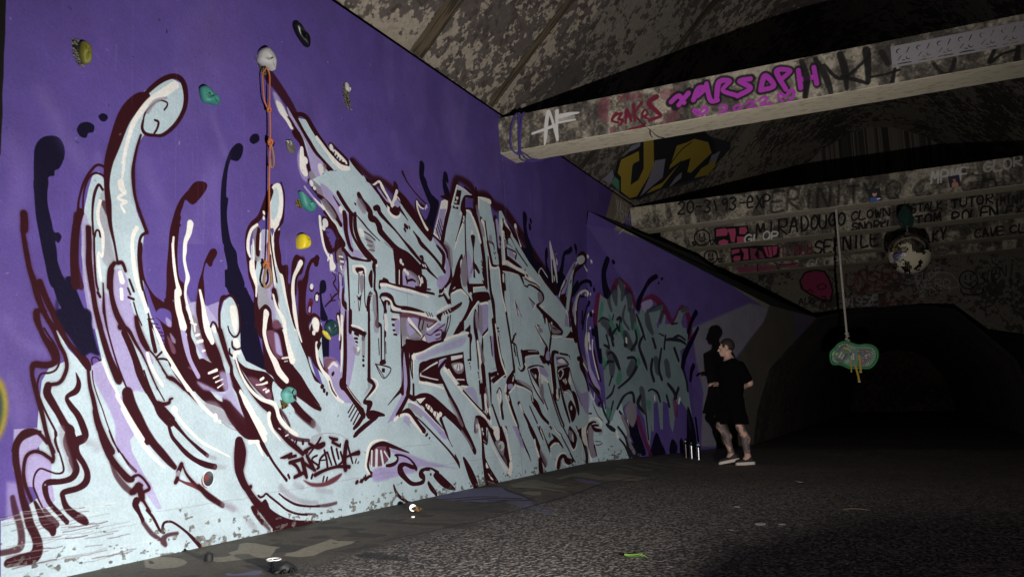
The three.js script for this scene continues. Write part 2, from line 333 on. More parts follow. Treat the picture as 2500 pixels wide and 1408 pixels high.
'mW|917,155,4 936,149,4',
'mW|951,143,9 959,130,9 970,117,8',
'mW0.1|910,141,33 912,125,48 910,111,41 908,100,28 912,88,23 918,77,20 926,69,21 938,52,18 953,37,21',
'mW3.0@0.4|933,73,12 928,71,12',
'mW|933,73,10 928,71,10',
'mW0.9|938,40,18 942,34,18',
'mW0.5|733,243,15 741,229,22 750,214,18 760,200,18 770,189,33 784,176,33',
'mW2.8@0.4|764,201,14 772,199,14 782,201,11 783,205,10 788,207,6',
'mW|764,201,11 772,199,11 782,201,9 783,205,8 788,207,5',
'mW0.3|782,168,10 787,155,11 797,144,12 811,131,14 826,121,14 844,113,17 863,108,17',
'gW2.0@0.35|863,108,14 882,105,12',
'mW0.1|791,173,15 801,163,10 815,150,8 833,136,11 849,125,12',
'gW1.4@0.5|849,125,12 863,120,12',
'mW0.8|716,214,33 722,198,33 733,179,32 744,163,26 757,147,23 769,135,23 782,122,20 792,113,14',
'mW|741,244,5 749,225,5 759,206,5',
'mW|748,247,4 758,228,4 774,204,4',
'mW|770,247,4 780,235,4',
'mW2.9@0.4|778,236,7 787,234,15 797,228,12 812,217,9 833,199,4',
'mW|778,236,6 787,234,12 797,228,9 812,217,8 833,199,3',
'mW2.8@0.4|803,116,17 798,107,19',
'mW|803,116,14 798,107,15',
'gW0.3|798,105,14 796,99,14',
'mW2.7@0.4|796,97,17 793,93,15',
'mW|796,97,14 793,93,12',
'mW2.8@0.4|806,113,6 811,103,9 822,91,11 836,79,11',
'mW|806,113,5 811,103,7 822,91,9 836,79,9',
'MW0.3@0.85|798,96,5 811,90,8 826,85,14 840,78,14',
'mW1.1|833,84,12 847,71,18 862,61,18 877,52,15',
'gW2.0@0.5|877,54,17 897,44,18',
'rF|838,93 844,101 853,103 861,98 861,91 857,83 847,80 839,85',
'mW|874,306,10 873,327,10 874,343,10 879,354,9 890,362,7 900,362,9 910,348,8 914,331,9 914,312,8 909,302,7 901,300,6 893,307,6 890,315,5',
'mW3.1@0.4|874,307,25 881,288,25 888,270,20 896,254,15',
'mW|874,307,20 881,288,20 888,270,16 896,254,12',
'mW|898,292,7 899,284,8 907,280,8 915,283,5',
'mW|893,281,6 893,274,8 899,270,7',
'mF0.2|909,263 925,254 947,250 969,247 985,237 992,228 1006,220 992,228 985,233 982,221 986,203 979,200 959,211 942,224 929,237 917,250',
'uF2.6|929,238 947,237 964,227 980,216 979,202 964,210 946,222',
'mF0.2|945,353 953,337 965,345 967,354 979,353 983,340 985,327 994,324 999,333 1008,318 1015,302 1022,282 1031,262 1053,242 1070,222 1088,204 1098,192 1072,206 1040,221 1006,239 993,261 977,280 968,299 957,302 948,321',
'mF|962,305 977,280 988,260 1006,238 1018,225 1006,220 992,229 983,241 969,249 965,266',
'vF2.0|987,312 999,309 1007,281 1007,274 991,280 987,297',
'uF2.3|971,312 987,320 993,281 1007,271 993,271 977,293',
'gF2.3@0.7|950,383 973,386 988,354 992,334 980,330 976,348 965,345 958,336 949,353',
'vF1.7@0.7|975,379 989,371 995,338 985,332 981,350',
'mW3.4@0.4|989,388,8 991,378,22 993,366,22 998,355,12 1004,344,12',
'mW|989,388,7 991,378,17 993,366,17 998,355,10 1004,344,9',
'mW|951,430,11 948,413,9',
'mW0.2|896,253,12 898,239,16 910,219,24 922,196,35 937,174,47 949,157,47',
'mW1.2@0.85|884,198,28 897,183,43 912,169,48 928,158,54',
'mW3.2@0.4|905,267,15 913,249,18 925,232,19 942,213,24 961,197,27 979,187,33 986,177,32 994,159,26 1004,153,19',
'mW|905,267,12 913,249,14 925,232,16 942,213,19 961,197,22 979,187,26 986,177,26 994,159,21 1004,153,15',
'mW0.3|982,200,16 991,192,17 997,180,13 1009,165,12 1018,155,12',
'mW0.7|1015,221,14 1022,208,22 1039,191,27 1058,176,26 1078,165,19',
'mW1.0|1006,238,30 1035,221,35 1059,208,32 1082,194,24 1098,187,15',
'mF0.2|1018,395 1031,396 1035,372 1044,342 1055,313 1063,298 1072,341 1064,340 1067,351 1078,348 1086,352 1096,350 1108,333 1111,319 1103,307 1103,304 1092,299 1094,285 1109,261 1122,240 1111,245 1093,257 1080,270 1075,291 1076,313 1080,331 1091,342 1083,345 1072,326 1068,298 1074,263 1087,244 1100,232 1086,236 1077,253 1067,284 1048,321 1034,351 1022,375',
'mF|1032,358 1051,320 1065,294 1074,263 1089,239 1105,229 1084,239 1067,273 1048,307',
'mW3.6@0.4|1056,400,39 1058,378,33 1060,354,39 1064,336,39 1068,312,52 1075,284,39',
'mW|1056,400,31 1058,378,26 1060,354,31 1064,336,32 1068,312,42 1075,284,31',
'mW|1084,403,12 1081,395,12',
'mW|1104,389,8 1098,390,8 1094,382,11 1099,376,10',
'mW0.2|1082,370,12 1074,362,8 1075,352,7 1081,354,7 1082,365,7',
'mF|1121,277 1126,278 1124,240 1117,247 1112,259',
'uF1.8|1112,268 1126,276 1125,243 1117,250',
'mW|1105,224,10 1108,226,10',
'mW|1110,218,10 1111,220,10',
'mW|1117,212,11 1118,214,11',
'yF|1002,203 1015,203 1028,201 1019,196 1014,192 1005,200',
'mW0.5|988,552,24 981,538,28 971,518,24 959,499,18 943,485,16 933,470,12 930,451,11 934,428,18 935,415,12 937,399,12 943,387,15 949,371,16 949,354,18 955,337,23',
'mW|1013,572,8 1020,552,7 1018,525,8 1014,506,12 1008,496,8 998,484,8',
'mF0.3|994,481 1008,486 1005,467 1009,444 1011,428 1024,430 1026,418 1025,400 1032,368 1041,339 1053,323 1040,322 1029,345 1020,377 1013,409 1004,415 997,431 993,451 994,469',
'mW|983,486,7 986,457,7 992,424,7 998,397,7',
'mW|984,440,7 987,406,7 991,382,7',
'gF1.4@0.8|947,479 961,484 962,450 960,429 948,427 944,450',
'mW0.5|958,480,13 956,459,22 955,438,18',
'uF1.0|974,452 981,460 985,423 987,413 978,421',
'vF1.0@0.7|964,440 974,455 980,422 991,393 986,382 968,386',
'mW3.4@0.4|991,381,30 998,368,12 997,361,10',
'mW|991,381,24 998,368,10 997,361,8',
'mW|988,379,9 986,368,7',
'mF0.5|955,343 962,352 972,357 983,349 985,333 989,325 1013,320 948,315',
'uF2.4|985,329 997,334 1008,323 989,318',
'mW0.2|1055,445,23 1047,446,20 1041,433,24 1037,412,20 1035,386,23 1039,360,20 1043,336,20',
'mW3.6@0.4|1063,445,28 1058,424,17 1049,417,16 1043,404,18 1040,384,25',
'mW|1063,445,22 1058,424,14 1049,417,13 1043,404,15 1040,384,20',
'mW3.6@0.4|1074,421,18 1061,394,37 1057,362,39 1058,323,52',
'mW|1074,421,14 1061,394,30 1057,362,31 1058,323,41',
'mW0.3|956,142,10 967,125,10 982,105,9 998,88,9 1011,75,11',
'mW3.3@0.4|980,183,28 984,168,31 999,152,24 1018,136,24 1037,124,23 1051,114,19',
'mW|980,183,22 984,168,25 999,152,19 1018,136,19 1037,124,19 1051,114,15',
'mW0.7@0.8|993,166,12 1004,156,15 1023,144,14 1042,138,13 1067,135,12',
'mW|1013,146,6 1011,140,6',
'mW|1023,142,6 1019,136,6',
'mW|1032,139,6 1029,133,6',
'mW0.3|1037,137,9 1035,132,9',
'mW0.5|1052,134,12 1052,131,12',
'mW0.7|996,184,17 1007,166,16 1023,156,7',
'mW1.7@0.8|1039,185,23 1059,174,31 1079,162,28',
'gW2.4@0.5|1079,164,25 1094,151,21',
'mW1.3@0.8|1000,187,12 1012,174,13 1021,161,9',
'gW0.0@0.8|1075,140,2 1094,144,2 1121,145,2 1148,141,2 1165,134,2',
'gW2.4@0.4|1075,135,21 1099,139,21',
'MF1.4@0.85|1050,72 1072,65 1101,63 1128,69 1151,74 1148,68 1128,59 1098,56 1069,60',
'mW3.4@0.4|1067,130,13 1088,122,16 1104,125,16 1105,128,15 1090,126,13 1072,123,13 1056,117,19 1062,117,16',
'mW|1067,130,10 1088,122,13 1104,125,13 1105,128,12 1090,126,10 1072,123,10 1056,117,15 1062,117,13',
'mW|1097,138,9 1088,129,9 1066,112,7',
'mW3.2@0.4|998,111,5 1010,112,15 1024,116,13',
'mW|998,111,4 1010,112,12 1024,116,10',
'mW3.3@0.4|1017,110,12 1034,112,12',
'mW|1017,110,10 1034,112,10',
'mW3.5@0.4|1120,138,8 1131,134,17 1142,133,13',
'mW|1120,138,6 1131,134,13 1142,133,10',
'mW3.6@0.4|1128,129,14 1145,122,14',
'mW|1128,129,11 1145,122,11',
'mW|1150,124,9 1149,120,9',
'mW3.3@0.4|1019,102,15 1044,105,15',
'mW|1019,102,12 1044,105,12',
'mW3.3@0.4|1024,102,16 1036,94,15 1044,82,19',
'mW|1024,102,12 1036,94,12 1044,82,15',
'mW3.3@0.4|1030,78,15 1055,84,15',
'mW|1030,78,12 1055,84,12',
'mW3.3@0.4|1049,105,22 1055,86,24 1059,76,18',
'mW|1049,105,18 1055,86,19 1059,76,14',
'mW3.3@0.4|1051,101,14 1066,92,14 1081,85,13',
'mW|1051,101,11 1066,92,11 1081,85,10',
'mW3.4@0.4|1061,110,16 1071,96,21 1078,86,16',
'mW|1061,110,13 1071,96,17 1078,86,13',
'mW|1087,109,7 1076,106,8 1074,101,9 1084,95,8 1091,90,12 1086,87,9',
'mW|1110,112,9 1095,103,9 1092,95,10',
'mW|1106,116,10 1111,102,11 1113,88,11',
'mW|1094,100,5 1108,100,5',
'mW|1114,112,10 1124,91,9',
'mW|1125,120,11 1130,104,11 1137,89,9',
'mW|1139,116,11 1144,100,11',
'mW|1150,110,11 1155,95,11 1143,89,7',
'mW3.6@0.4|1165,119,22 1168,126,27 1164,116,27 1160,95,27 1162,80,27',
'mW|1165,119,18 1168,126,22 1164,116,22 1160,95,22 1162,80,21',
'mW|1170,123,11 1177,104,11 1183,89,8',
'mW3.6@0.4|1163,100,8 1181,104,14 1202,106,23',
'mW|1163,100,7 1181,104,11 1202,106,19',
'mW3.5@0.4|1080,77,18 1107,83,13 1140,86,13 1174,83,18',
'mW|1080,77,14 1107,83,11 1140,86,11 1174,83,14',
'mW|1015,83,9 1018,78,9',
'mW|1074,78,10 1071,73,10',
'mW|1103,72,8 1100,65,8',
'mW|1112,70,8 1109,65,8',
'mW|1194,95,7 1191,89,7',
'mW|1201,90,5 1198,87,5',
'mW3.6@0.4|1193,54,17 1195,55,17',
'mW|1193,54,13 1195,55,13',
'mW|1210,58,6 1204,53,6',
'mW|1215,61,7 1210,54,7',
'mW|1220,63,10 1218,56,10',
'mW3.0@0.4|912,139,36 912,125,56 911,110,51 910,100,36',
'mW|912,139,29 912,125,45 911,110,41 910,100,29',
'mW3.0@0.4|911,100,29 917,84,26 927,68,27 941,52,26 960,33,35 980,10,27',
'mW|911,100,23 917,84,21 927,68,21 941,52,21 960,33,28 980,10,22',
'mW3.0@0.4|928,70,13 933,73,13',
'mW|928,70,11 933,73,11',
'mF0.2|939,58 952,46 956,48 963,51 969,44 974,35 996,22 1023,12 1057,6 1095,0 1077,-2 1033,-2 1000,-2 979,-1 977,9 964,23 947,40',
'mW|948,58,7 953,55,7 959,56,7 965,59,7 974,53,7 992,41,7 1010,29,7 1033,20,7 1058,15,7',
'mW1.0@0.8|1053,17,6 1078,13,7',
'mW0.2|993,56,5 1010,45,7 1034,34,8 1063,28,7 1089,25,7',
'mW1.3@0.7|1083,26,8 1110,24,12 1134,25,10',
'gW2.6@0.5|997,66,21 1020,49,20 1049,37,16 1084,31,13',
'gW2.6@0.35|1030,67,20 1049,60,20',
'gW2.7@0.3|1085,52,17 1124,45,17',
'mW1.2|935,42,11 945,29,15 956,17,14',
'mW1.8@0.7|956,18,14 971,4,10',
'gW3.0@0.45|928,23,20 940,11,20',
'gW2.9@0.3|886,52,23 904,43,18',
'mW0.5|951,-2,6 981,-2,8 1009,-1,6',
'mW1.5@0.85|990,756,57 1005,748,48 1024,734,45 1040,721,40 1055,707,29',
'mW|1055,709,15 1071,714,17 1085,711,24 1098,699,26 1117,683,26 1140,668,24 1151,659,18',
'mW|1039,711,17 1055,699,25 1070,683,26 1089,665,29 1107,649,28 1127,639,25 1150,627,28',
'vF0.6|1032,716 1047,702 1062,688 1083,667 1102,650 1127,637 1121,625 1126,613 1148,593 1177,568 1123,557 1102,592 1092,612 1085,645 1075,669 1057,682 1039,696',
'vF2.3@0.9|997,730 1009,729 1024,712 1034,698 1021,694 1008,703',
'wF1.5@0.9|1004,718 1019,716 1031,703 1034,698 1018,695 1008,705',
'wW|1021,696,10 1033,690,18 1041,681,15 1045,680,7',
'mF0.2|1034,700 1041,697 1054,685 1070,671 1077,654 1082,640 1087,626 1092,612 1086,601 1081,613 1076,631 1066,647 1061,657 1048,665 1043,673 1049,682',
'vF1.9@0.8|1055,625 1063,648 1069,640 1076,623 1084,606 1080,590 1064,596',
'wW0.4|1068,649,17 1068,634,25 1070,614,34 1075,606,29',
'wW|1076,630,26 1077,629,26',
'wW|1073,621,18 1074,620,18',
'gW1.0|1092,606,29 1102,596,35 1113,583,38 1124,570,33 1135,557,36',
'mW|1084,594,12 1091,585,13 1104,575,11',
'xW|1091,591,21 1092,589,21',
'xW|1099,583,15 1100,583,15',
'vW|1073,579,10 1090,568,10 1112,554,12',
'mW|1146,678,11 1152,682,12 1170,675,13 1188,668,14 1200,661,17 1200,652,10 1184,650,12 1166,655,11 1152,666,10',
'wW|1151,676,22 1155,670,14 1164,669,16 1182,662,17 1194,657,15',
'mW|1152,666,11 1169,654,9 1191,654,8',
'mW|1160,668,7 1156,661,7',
'mW|1167,664,6 1162,657,6',
'mW|1173,660,7 1169,654,7',
'mW|1181,658,6 1176,652,6',
'wW0.2|1110,682,15 1123,673,17 1140,662,17 1157,651,24 1178,644,23 1203,647,17',
'mW0.2|1213,666,23 1226,657,19 1245,645,9',
'mW0.4|1258,640,11 1271,637,13 1296,645,10',
'gW1.6@0.7|1130,632,21 1126,621,16',
'wW1.2@0.8|1118,627,31 1123,614,27 1131,607,12',
'mW|1126,615,12 1134,605,17 1154,592,22 1172,583,25 1192,569,23',
'mW|1153,627,10 1165,631,10',
'mW|1157,624,10 1171,625,10',
'mW|1163,620,8 1174,621,8',
'mW|1167,617,6 1174,617,6',
'mW|1192,618,6 1213,606,9 1242,592,19 1247,581,28',
'mW|1152,579,6 1171,567,9',
'gW2.9@0.6|1228,587,27 1234,578,41',
'mW|1218,580,6 1219,579,6',
'bP|1094,598 1208,557 1224,553 1332,504 1342,437 1461,436 1474,571 1442,587 1363,621 1338,593 1327,598 1266,634 1196,641 1144,627',
'vF0.5|1118,597 1162,581 1187,556 1202,552 1207,494 1226,487 1242,476 1203,475 1188,491 1174,526 1147,547 1126,573',
'mW|1167,589,21 1185,572,23 1205,558,19 1219,557,11',
'mW|1152,580,5 1166,568,10 1174,561,13',
'xW|1174,559,27 1175,557,27',
'xW|1182,554,18 1182,553,18',
'mW|1184,553,27 1186,542,29 1187,518,25 1196,493,20 1204,485,15',
'mW|1204,556,27 1203,533,22 1208,515,17 1224,497,14 1242,483,13 1259,475,18 1247,470,13 1214,470,13 1198,471,12 1180,481,14',
'mW|1218,560,16 1216,548,22 1217,527,25 1227,508,25 1243,493,25 1265,481,24 1279,473,20',
'mW|1219,559,5 1240,547,9 1262,534,7 1296,519,4',
'mW0.2|1232,600,28 1243,589,29 1259,580,32 1268,572,31 1267,562,33 1284,560,29 1296,549,39 1298,541,37 1315,531,31 1342,517,32 1363,502,62 1395,492,81 1427,476,86',
'gW2.9@0.8|1234,585,39 1245,575,39',
'mW|1218,580,9 1220,579,9',
'mW|1282,584,21 1295,587,29 1300,578,25 1321,567,18 1354,551,11 1382,535,12 1411,519,22 1440,503,17 1460,494,21',
'mW|1295,591,9 1292,587,9',
'mW|1391,569,21 1398,567,19',
'mW|1387,561,14 1391,558,14',
'mW|1406,570,10 1408,567,10',
'mW|1423,562,6 1437,551,15 1447,541,21 1467,533,16',
'mW0.2|1306,616,22 1327,603,32 1342,597,36',
'mF0.2|1336,596 1345,600 1359,607 1375,610 1374,600 1370,590 1357,584 1341,586 1332,590',
'wW0.2|1309,614,8 1324,607,12 1331,599,16 1332,588,16 1347,581,13 1366,583,9 1375,591,7',
'wW|1328,619,14 1341,610,19 1345,602,11 1353,613,15 1363,627,14',
'mW|1374,602,18 1390,592,10 1401,584,6',
'vF0.6|1352,609 1366,622 1375,612 1365,604',
'mW0.6|1374,635,28 1399,623,36 1425,603,37 1458,584,36',
'wW|1368,626,8 1392,612,8 1424,595,8 1474,571,8',
'mW|1242,529,6 1262,525,6 1279,518,7',
'gF3.6@0.8|1247,522 1267,519 1278,506 1271,491 1260,496 1252,509',
'mW|1248,515,4 1270,512,4',
'mW|1252,503,3 1269,504,3',
'mW|1257,494,3 1277,496,3',
'wF1.4@0.9|1228,533 1242,532 1244,520 1236,517 1228,526',
'gW1.1@0.8|1312,519,6 1332,512,5 1345,510,5',
'mF|1343,512 1370,511 1402,495 1434,477 1464,463 1461,436 1420,435 1421,443 1435,448 1426,462 1403,472 1387,476 1373,468 1371,438 1358,435 1345,435 1345,473',
'vP|1373,468 1393,473 1423,462 1435,446 1421,441 1417,434 1371,436',
'wW0.6|1380,471,15 1393,465,15',
'gW0.8@0.8|1400,470,15 1426,460,24 1431,446,14',
'mW|1385,457,13 1388,450,13 1388,444,7',
'mW|1392,450,11 1408,454,11 1420,452,9',
'xW|1368,489,19 1368,487,19',
'xW|1374,483,12 1376,483,12',
'wW|1435,465,10 1442,453,10 1438,445,8',
'xW|1446,461,17 1448,455,17',
'wW|1361,468,6 1358,439,6',
'mF|1288,437 1298,440 1303,445 1318,443 1324,438 1345,437 1390,437 1424,435 1461,436 1461,430 1423,430 1358,431 1327,433 1296,431 1291,420 1285,422',
'wW|1293,429,14 1314,431,13 1358,429,12 1406,428,10 1460,426,10',
'vW0.0@0.8|1314,426,6 1357,424,6 1406,421,6',
'mW|1288,403,9 1295,409,14 1313,411,19 1328,406,26 1333,396,28 1348,390,14 1387,392,11 1427,390,10 1449,388,6',
'wW|1300,399,7 1312,402,9 1324,398,16 1332,387,18 1354,385,11 1403,386,10 1456,383,14',
'mF|1288,403 1300,396 1306,400 1321,398 1326,384 1338,380 1386,381 1456,380 1455,372 1439,372 1353,376 1328,376 1317,383 1312,397 1308,386 1310,374 1297,359 1299,382',
'bW|1319,387,17 1315,373,24 1317,362,25',
'xW|1334,368,18 1350,368,19',
'mW0.5|1109,571,16 1126,566,22 1148,552,29 1162,539,25',
'gW1.3@0.8|1126,563,29 1143,550,29 1152,542,29',
'mW|1165,536,20 1172,529,20',
'wW|1099,563,6 1116,554,11 1123,551,14 1130,545,11 1147,532,11 1161,522,13 1158,513,7',
'mW0.3|1125,544,14 1142,531,12 1156,522,12 1163,510,16 1178,493,26',
'mF0.3|1118,532 1129,535 1146,527 1159,518 1163,507 1160,493 1154,479 1146,471 1134,469 1122,483 1118,502',
'pF1.7|1126,510 1143,515 1155,504 1157,493 1147,478 1135,495',
'mW0.2|1123,506,3 1136,507,3',
'mW0.2|1125,495,3 1138,497,3',
'mW0.2|1127,484,4 1140,489,3',
'mW0.2|1134,476,5 1144,484,4',
'mW0.2|1144,472,6 1149,481,4',
'wW|1112,532,13 1113,517,14 1117,494,13 1123,475,12 1136,458,10',
'xW|1127,524,32 1127,523,32',
'xW|1122,514,20 1122,513,20',
'mF0.8|1155,496 1173,500 1183,492 1175,479 1171,462 1155,453 1151,472',
'gF1.3@0.7|1156,473 1172,485 1180,476 1181,456 1170,435 1160,437 1158,453',
'wF0.5|1136,455 1144,467 1147,455 1153,446 1147,437 1137,437',
'wW|1141,464,13 1141,442,13',
'wW|1134,466,7 1131,454,7',
'wW|1164,467,6 1174,467,6',
'wW|1167,458,6 1176,458,6',
'wW|1168,448,9 1170,443,9',
'mW|1169,463,4 1178,463,4',
'mW|1171,453,4 1177,453,4',
'mW|1172,445,4 1176,447,4',
'mW|1175,482,15 1185,474,10 1188,464,13 1189,434,13 1191,393,14 1191,350,16',
'mW|1180,481,18 1198,472,9',
'bP|1192,470 1203,466 1252,469 1270,473 1266,453 1251,355 1192,350 1192,418',
'vF0.7|1135,437 1157,433 1163,411 1159,381 1165,348 1181,349 1180,383 1171,415 1178,439 1186,454 1181,456 1167,438 1144,433',
'mW|1142,434,4 1149,429,5 1151,421,6 1145,414,7 1151,406,7 1158,399,6',
'mW|1160,433,5 1160,417,5 1159,389,5 1162,382,5 1161,359,5',
'mW|1160,435,4 1170,432,5 1170,412,5',
'mF|1170,407 1175,406 1175,386 1182,379 1181,349 1177,349 1176,367 1167,379',
'mW|1119,368,6 1134,379,6 1150,383,3',
'mW|1135,392,5 1140,382,6',
'mW0.3|1132,378,4 1147,391,7 1158,397,5',
'mW|1138,381,4 1148,382,4',
'mW|1153,347,14 1156,358,10',
'mW|1102,454,24 1097,450,22 1085,445,14 1075,428,17 1070,409,21 1065,393,22 1062,371,22 1061,339,27',
'mW|1099,447,26 1098,444,26',
'mW|1084,398,26 1084,397,26',
'xW|1085,401,18 1084,399,18',
'mW|1098,383,24 1096,380,24',
'xW|1098,384,15 1097,379,15',
'MW0.5@0.8|1082,373,25 1077,362,22 1077,353,18',
'vW|1078,362,9 1077,356,11',
'nF|1108,411 1116,416 1123,413 1124,400 1117,392 1111,390 1112,376 1117,363 1126,345 1107,343 1106,368 1105,394',
'mW0.2|1076,341,20 1088,349,18 1100,344,22',
'wW|1205,451,10 1213,456,8 1235,458,11 1243,452,15 1242,441,11',
'wW|1206,453,16 1207,445,16 1215,441,11',
'mF|1213,452 1235,455 1240,450 1241,441 1237,441 1229,446 1223,442 1215,444',
'mW|1223,444,5 1219,403,5',
'wW|1223,444,7 1234,447,7',
'wW|1226,439,5 1237,442,5',
'gF0.5|1225,436 1237,439 1235,413 1226,405',
'mW|1240,441,6 1238,389,6 1244,376,6',
'mF|1212,399 1220,396 1229,404 1226,395 1221,389 1216,394',
'mW|1216,396,4 1219,362,4',
'mW|1226,395,4 1220,371,4',
'mW0.2|1263,451,16 1259,437,28 1261,423,17',
'mW0.4|1279,475,20 1272,463,25 1274,446,14 1271,419,14 1277,409,15 1278,385,14 1277,357,15',
'wW|1281,466,12 1284,468,9',
'mW|1253,408,5 1259,411,5',
'mW|1251,405,5 1263,408,6',
'mW|1251,401,5 1260,403,5',
'mW|1252,398,22 1248,382,22 1248,355,22',
'gF0.9@0.8|1265,404 1275,404 1274,359 1263,375',
'bP|1192,366 1246,371 1244,337 1235,240 1259,227 1230,207 1249,190 1278,173 1206,156 1152,141 1141,166 1131,204 1165,196 1188,202 1174,226 1177,325 1185,326',
'vF0.5|1174,364 1187,365 1186,326 1195,323 1204,294 1185,236 1174,228 1179,324 1175,332',
'vF0.6|1126,260 1151,263 1163,251 1166,220 1188,198 1165,198 1139,210 1125,235',
'vF0.9@0.8|1110,271 1127,278 1151,270 1165,245 1157,242 1146,260 1126,256',
'wW0.9@0.8|1124,260,14 1136,268,16 1148,263,11',
'uF1.3@0.8|1110,271 1125,277 1147,273 1134,269 1119,258',
'mW|1137,250,12 1134,247,12',
'mW|1192,366,21 1189,328,21',
'mF0.2|1194,336 1206,336 1238,330 1236,324 1229,322 1195,330',
'wW|1194,340,7 1212,339,7 1230,333,8',
'mW|1232,326,20 1228,317,19',
'gW1.0@0.7|1229,317,22 1228,296,22 1227,286,22',
'mW|1203,325,11 1213,323,11',
'mW|1202,316,9 1210,316,9',
'mW|1205,310,8 1210,309,8',
'gW|1206,303,7 1209,303,7',
'gF1.3@0.7|1194,300 1209,298 1218,295 1214,285 1203,285',
'wF|1209,299 1215,299 1214,293 1209,292',
'mW|1226,283,8 1228,283,8',
'mW|1225,276,11 1227,276,11',
'mW|1225,266,11 1227,266,11',
'mW|1249,371,13 1247,320,17 1244,276,18 1242,243,20',
'mF0.2|1237,243 1252,240 1262,230 1259,222 1236,207 1230,202 1246,200 1250,194 1243,184 1234,178 1229,178 1232,191 1222,194 1221,200 1233,210 1248,223 1251,230 1238,235',
'wW|1252,242,7 1266,237,9 1268,228,10 1253,215,7 1241,207,7',
'gF2.0@0.7|1225,210 1237,225 1238,235 1248,228',
'mF|1231,179 1251,182 1284,175 1287,170 1267,169 1239,165 1228,173',
'mW|1195,139,19 1222,154,15 1258,167,15',
'mW|1178,364,10 1174,328,20 1172,283,22 1167,242,25 1162,231,40 1169,224,29 1188,207,26 1211,186,31 1220,173,28',
'mW0.2|1220,173,21 1204,159,20 1190,150,12',
'mW|1190,194,6 1175,179,6',
'mW|1196,190,6 1177,171,6',
'mW|1203,185,6 1182,164,6',
'mW|1209,180,7 1189,158,7',
'wW|1174,226,3 1193,207,3 1219,188,3',
'wW|1166,354,15 1164,315,15 1161,273,10 1158,253,5',
'mW|1161,363,8 1158,346,10 1154,330,15 1161,315,10 1158,295,10',
'mW|1150,352,5 1153,359,5',
'wW|1155,353,12 1159,331,8 1157,311,8',
'wW0.2|1094,301,14 1093,292,14 1096,271,14 1107,253,14 1123,239,22 1132,220,22 1148,204,15 1162,198,9',
'mW|1125,235,5 1132,220,7 1143,209,5',
'wW1.2@0.9|1095,335,32 1094,329,28',
'wW|1086,318,14 1087,318,14',
'mF|1094,298 1100,304 1106,302 1102,294 1097,289',
'mW|1104,225,16 1106,226,17',
'mW|1110,218,15 1110,219,15',
'mW|1117,213,13 1117,213,13',
'mW|1277,363,9 1275,348,28 1285,348,13 1288,340,12 1284,278,10',
'gW1.7@0.6|1272,368,23 1272,339,35',
'mW|1278,320,6 1278,289,6',
'mW|1303,376,7 1298,325,7 1296,278,7',
'mW|1301,315,5 1301,292,5',
'mF|1280,276 1292,280 1299,277 1297,271 1279,270',
'mW|1264,270,6 1289,243,4 1315,263,6 1264,270,4',
'mW|1269,267,4 1291,245,4',
'mW|1286,261,6 1293,260,9 1286,257,9 1293,256,6',
'xW|1305,367,24 1306,353,24 1305,341,24',
'mW|1301,334,15 1301,327,12',
'mW|1326,362,9 1346,363,9',
'mW|1328,351,11 1334,351,11',
'mW|1337,352,6 1347,353,6',
'mW|1329,340,8 1346,342,8',
'mW|1331,332,8 1341,332,9',
'vF0.4|1336,359 1352,363 1350,335 1338,336',
'mW|1358,376,9 1357,345,9 1356,291,13 1355,256,15 1353,229,18 1347,219,23',
'mW|1346,219,17 1322,205,7 1300,191,3',
'gF1.1@0.7|1359,374 1379,376 1373,310 1364,309 1357,345',
'vP|1363,295 1374,274 1368,210 1343,168 1294,156 1326,186 1356,217',
'mW|1367,308,19 1371,281,28 1375,256,26 1374,220,25 1368,206,21 1331,170,24',
'wW0.3|1321,162,16 1340,170,11 1362,171,9 1386,155,11 1420,131,11',
'mW|1337,170,11 1363,178,21 1378,175,23 1408,147,29 1427,136,23',
'mW|1372,210,20 1393,203,22 1414,208,15 1440,210,15',
'mW|1394,231,13 1392,206,16',
'mF0.4|1378,321 1415,331 1451,325 1450,310 1395,296 1394,285 1387,282 1383,303',
'wF0.4|1395,295 1450,310 1448,299 1411,286 1394,282',
'mW|1395,296,17 1386,282,15 1388,256,9 1392,244,6',
'mF|1420,274 1447,282 1446,269 1425,259 1420,246 1443,243 1443,239 1418,242',
'wW0.1|1221,84,9 1226,97,13 1232,111,15 1244,122,11 1268,125,9 1295,123,3',
'mF0.1|1276,123 1300,118 1341,105 1367,96 1361,95 1325,103 1290,111 1263,113 1248,107 1238,96 1232,86 1234,73 1243,67 1245,60 1231,58 1221,54 1218,57 1224,62 1231,65 1225,78 1228,92 1236,110 1251,119',
'wW|1221,81,13 1225,73,11 1233,65,6',
'uF0.9|1248,107 1265,113 1295,110 1301,95 1288,83 1268,77 1237,80 1235,94',
'xW|1242,106,10 1239,80,10',
'xW|1257,106,16 1254,77,16',
'xW|1271,104,12 1277,75,13',
'xW|1282,103,8 1298,86,6',
'mW|1292,107,19 1297,103,18 1298,94,15',
'vF3.3|1248,73 1307,74 1329,87 1299,106 1351,97 1433,74 1555,48 1491,57 1403,64 1391,56 1321,53 1247,50',
'mW0.1|1314,93,3 1321,93,10 1326,86,13 1318,79,14 1302,76,15 1287,76,11',
'mW|1319,94,9 1340,92,8 1363,85,8 1381,73,12 1389,62,19',
'mW|1389,63,12 1370,68,18 1349,74,15 1335,71,27 1332,64,38 1344,51,26 1367,36,19 1389,32,15 1412,34,19 1415,43,26 1404,50,28 1414,57,17 1437,59,9 1454,55,10 1472,46,19',
'mF0.3|1460,48 1478,45 1501,32 1540,7 1527,5 1493,14 1470,27 1453,41',
'mW|1442,46,10 1444,46,10',
'mW|1425,56,6 1440,55,6',
'mW|1433,29,18 1442,19,25 1456,8,21 1461,3,17',
'mW|1308,37,9 1314,25,15 1326,14,14 1343,5,13 1359,-1,9 1386,-3,6 1420,-3,6',
'mW|1191,53,11 1196,55,11',
'mW|1202,53,6 1206,58,6',
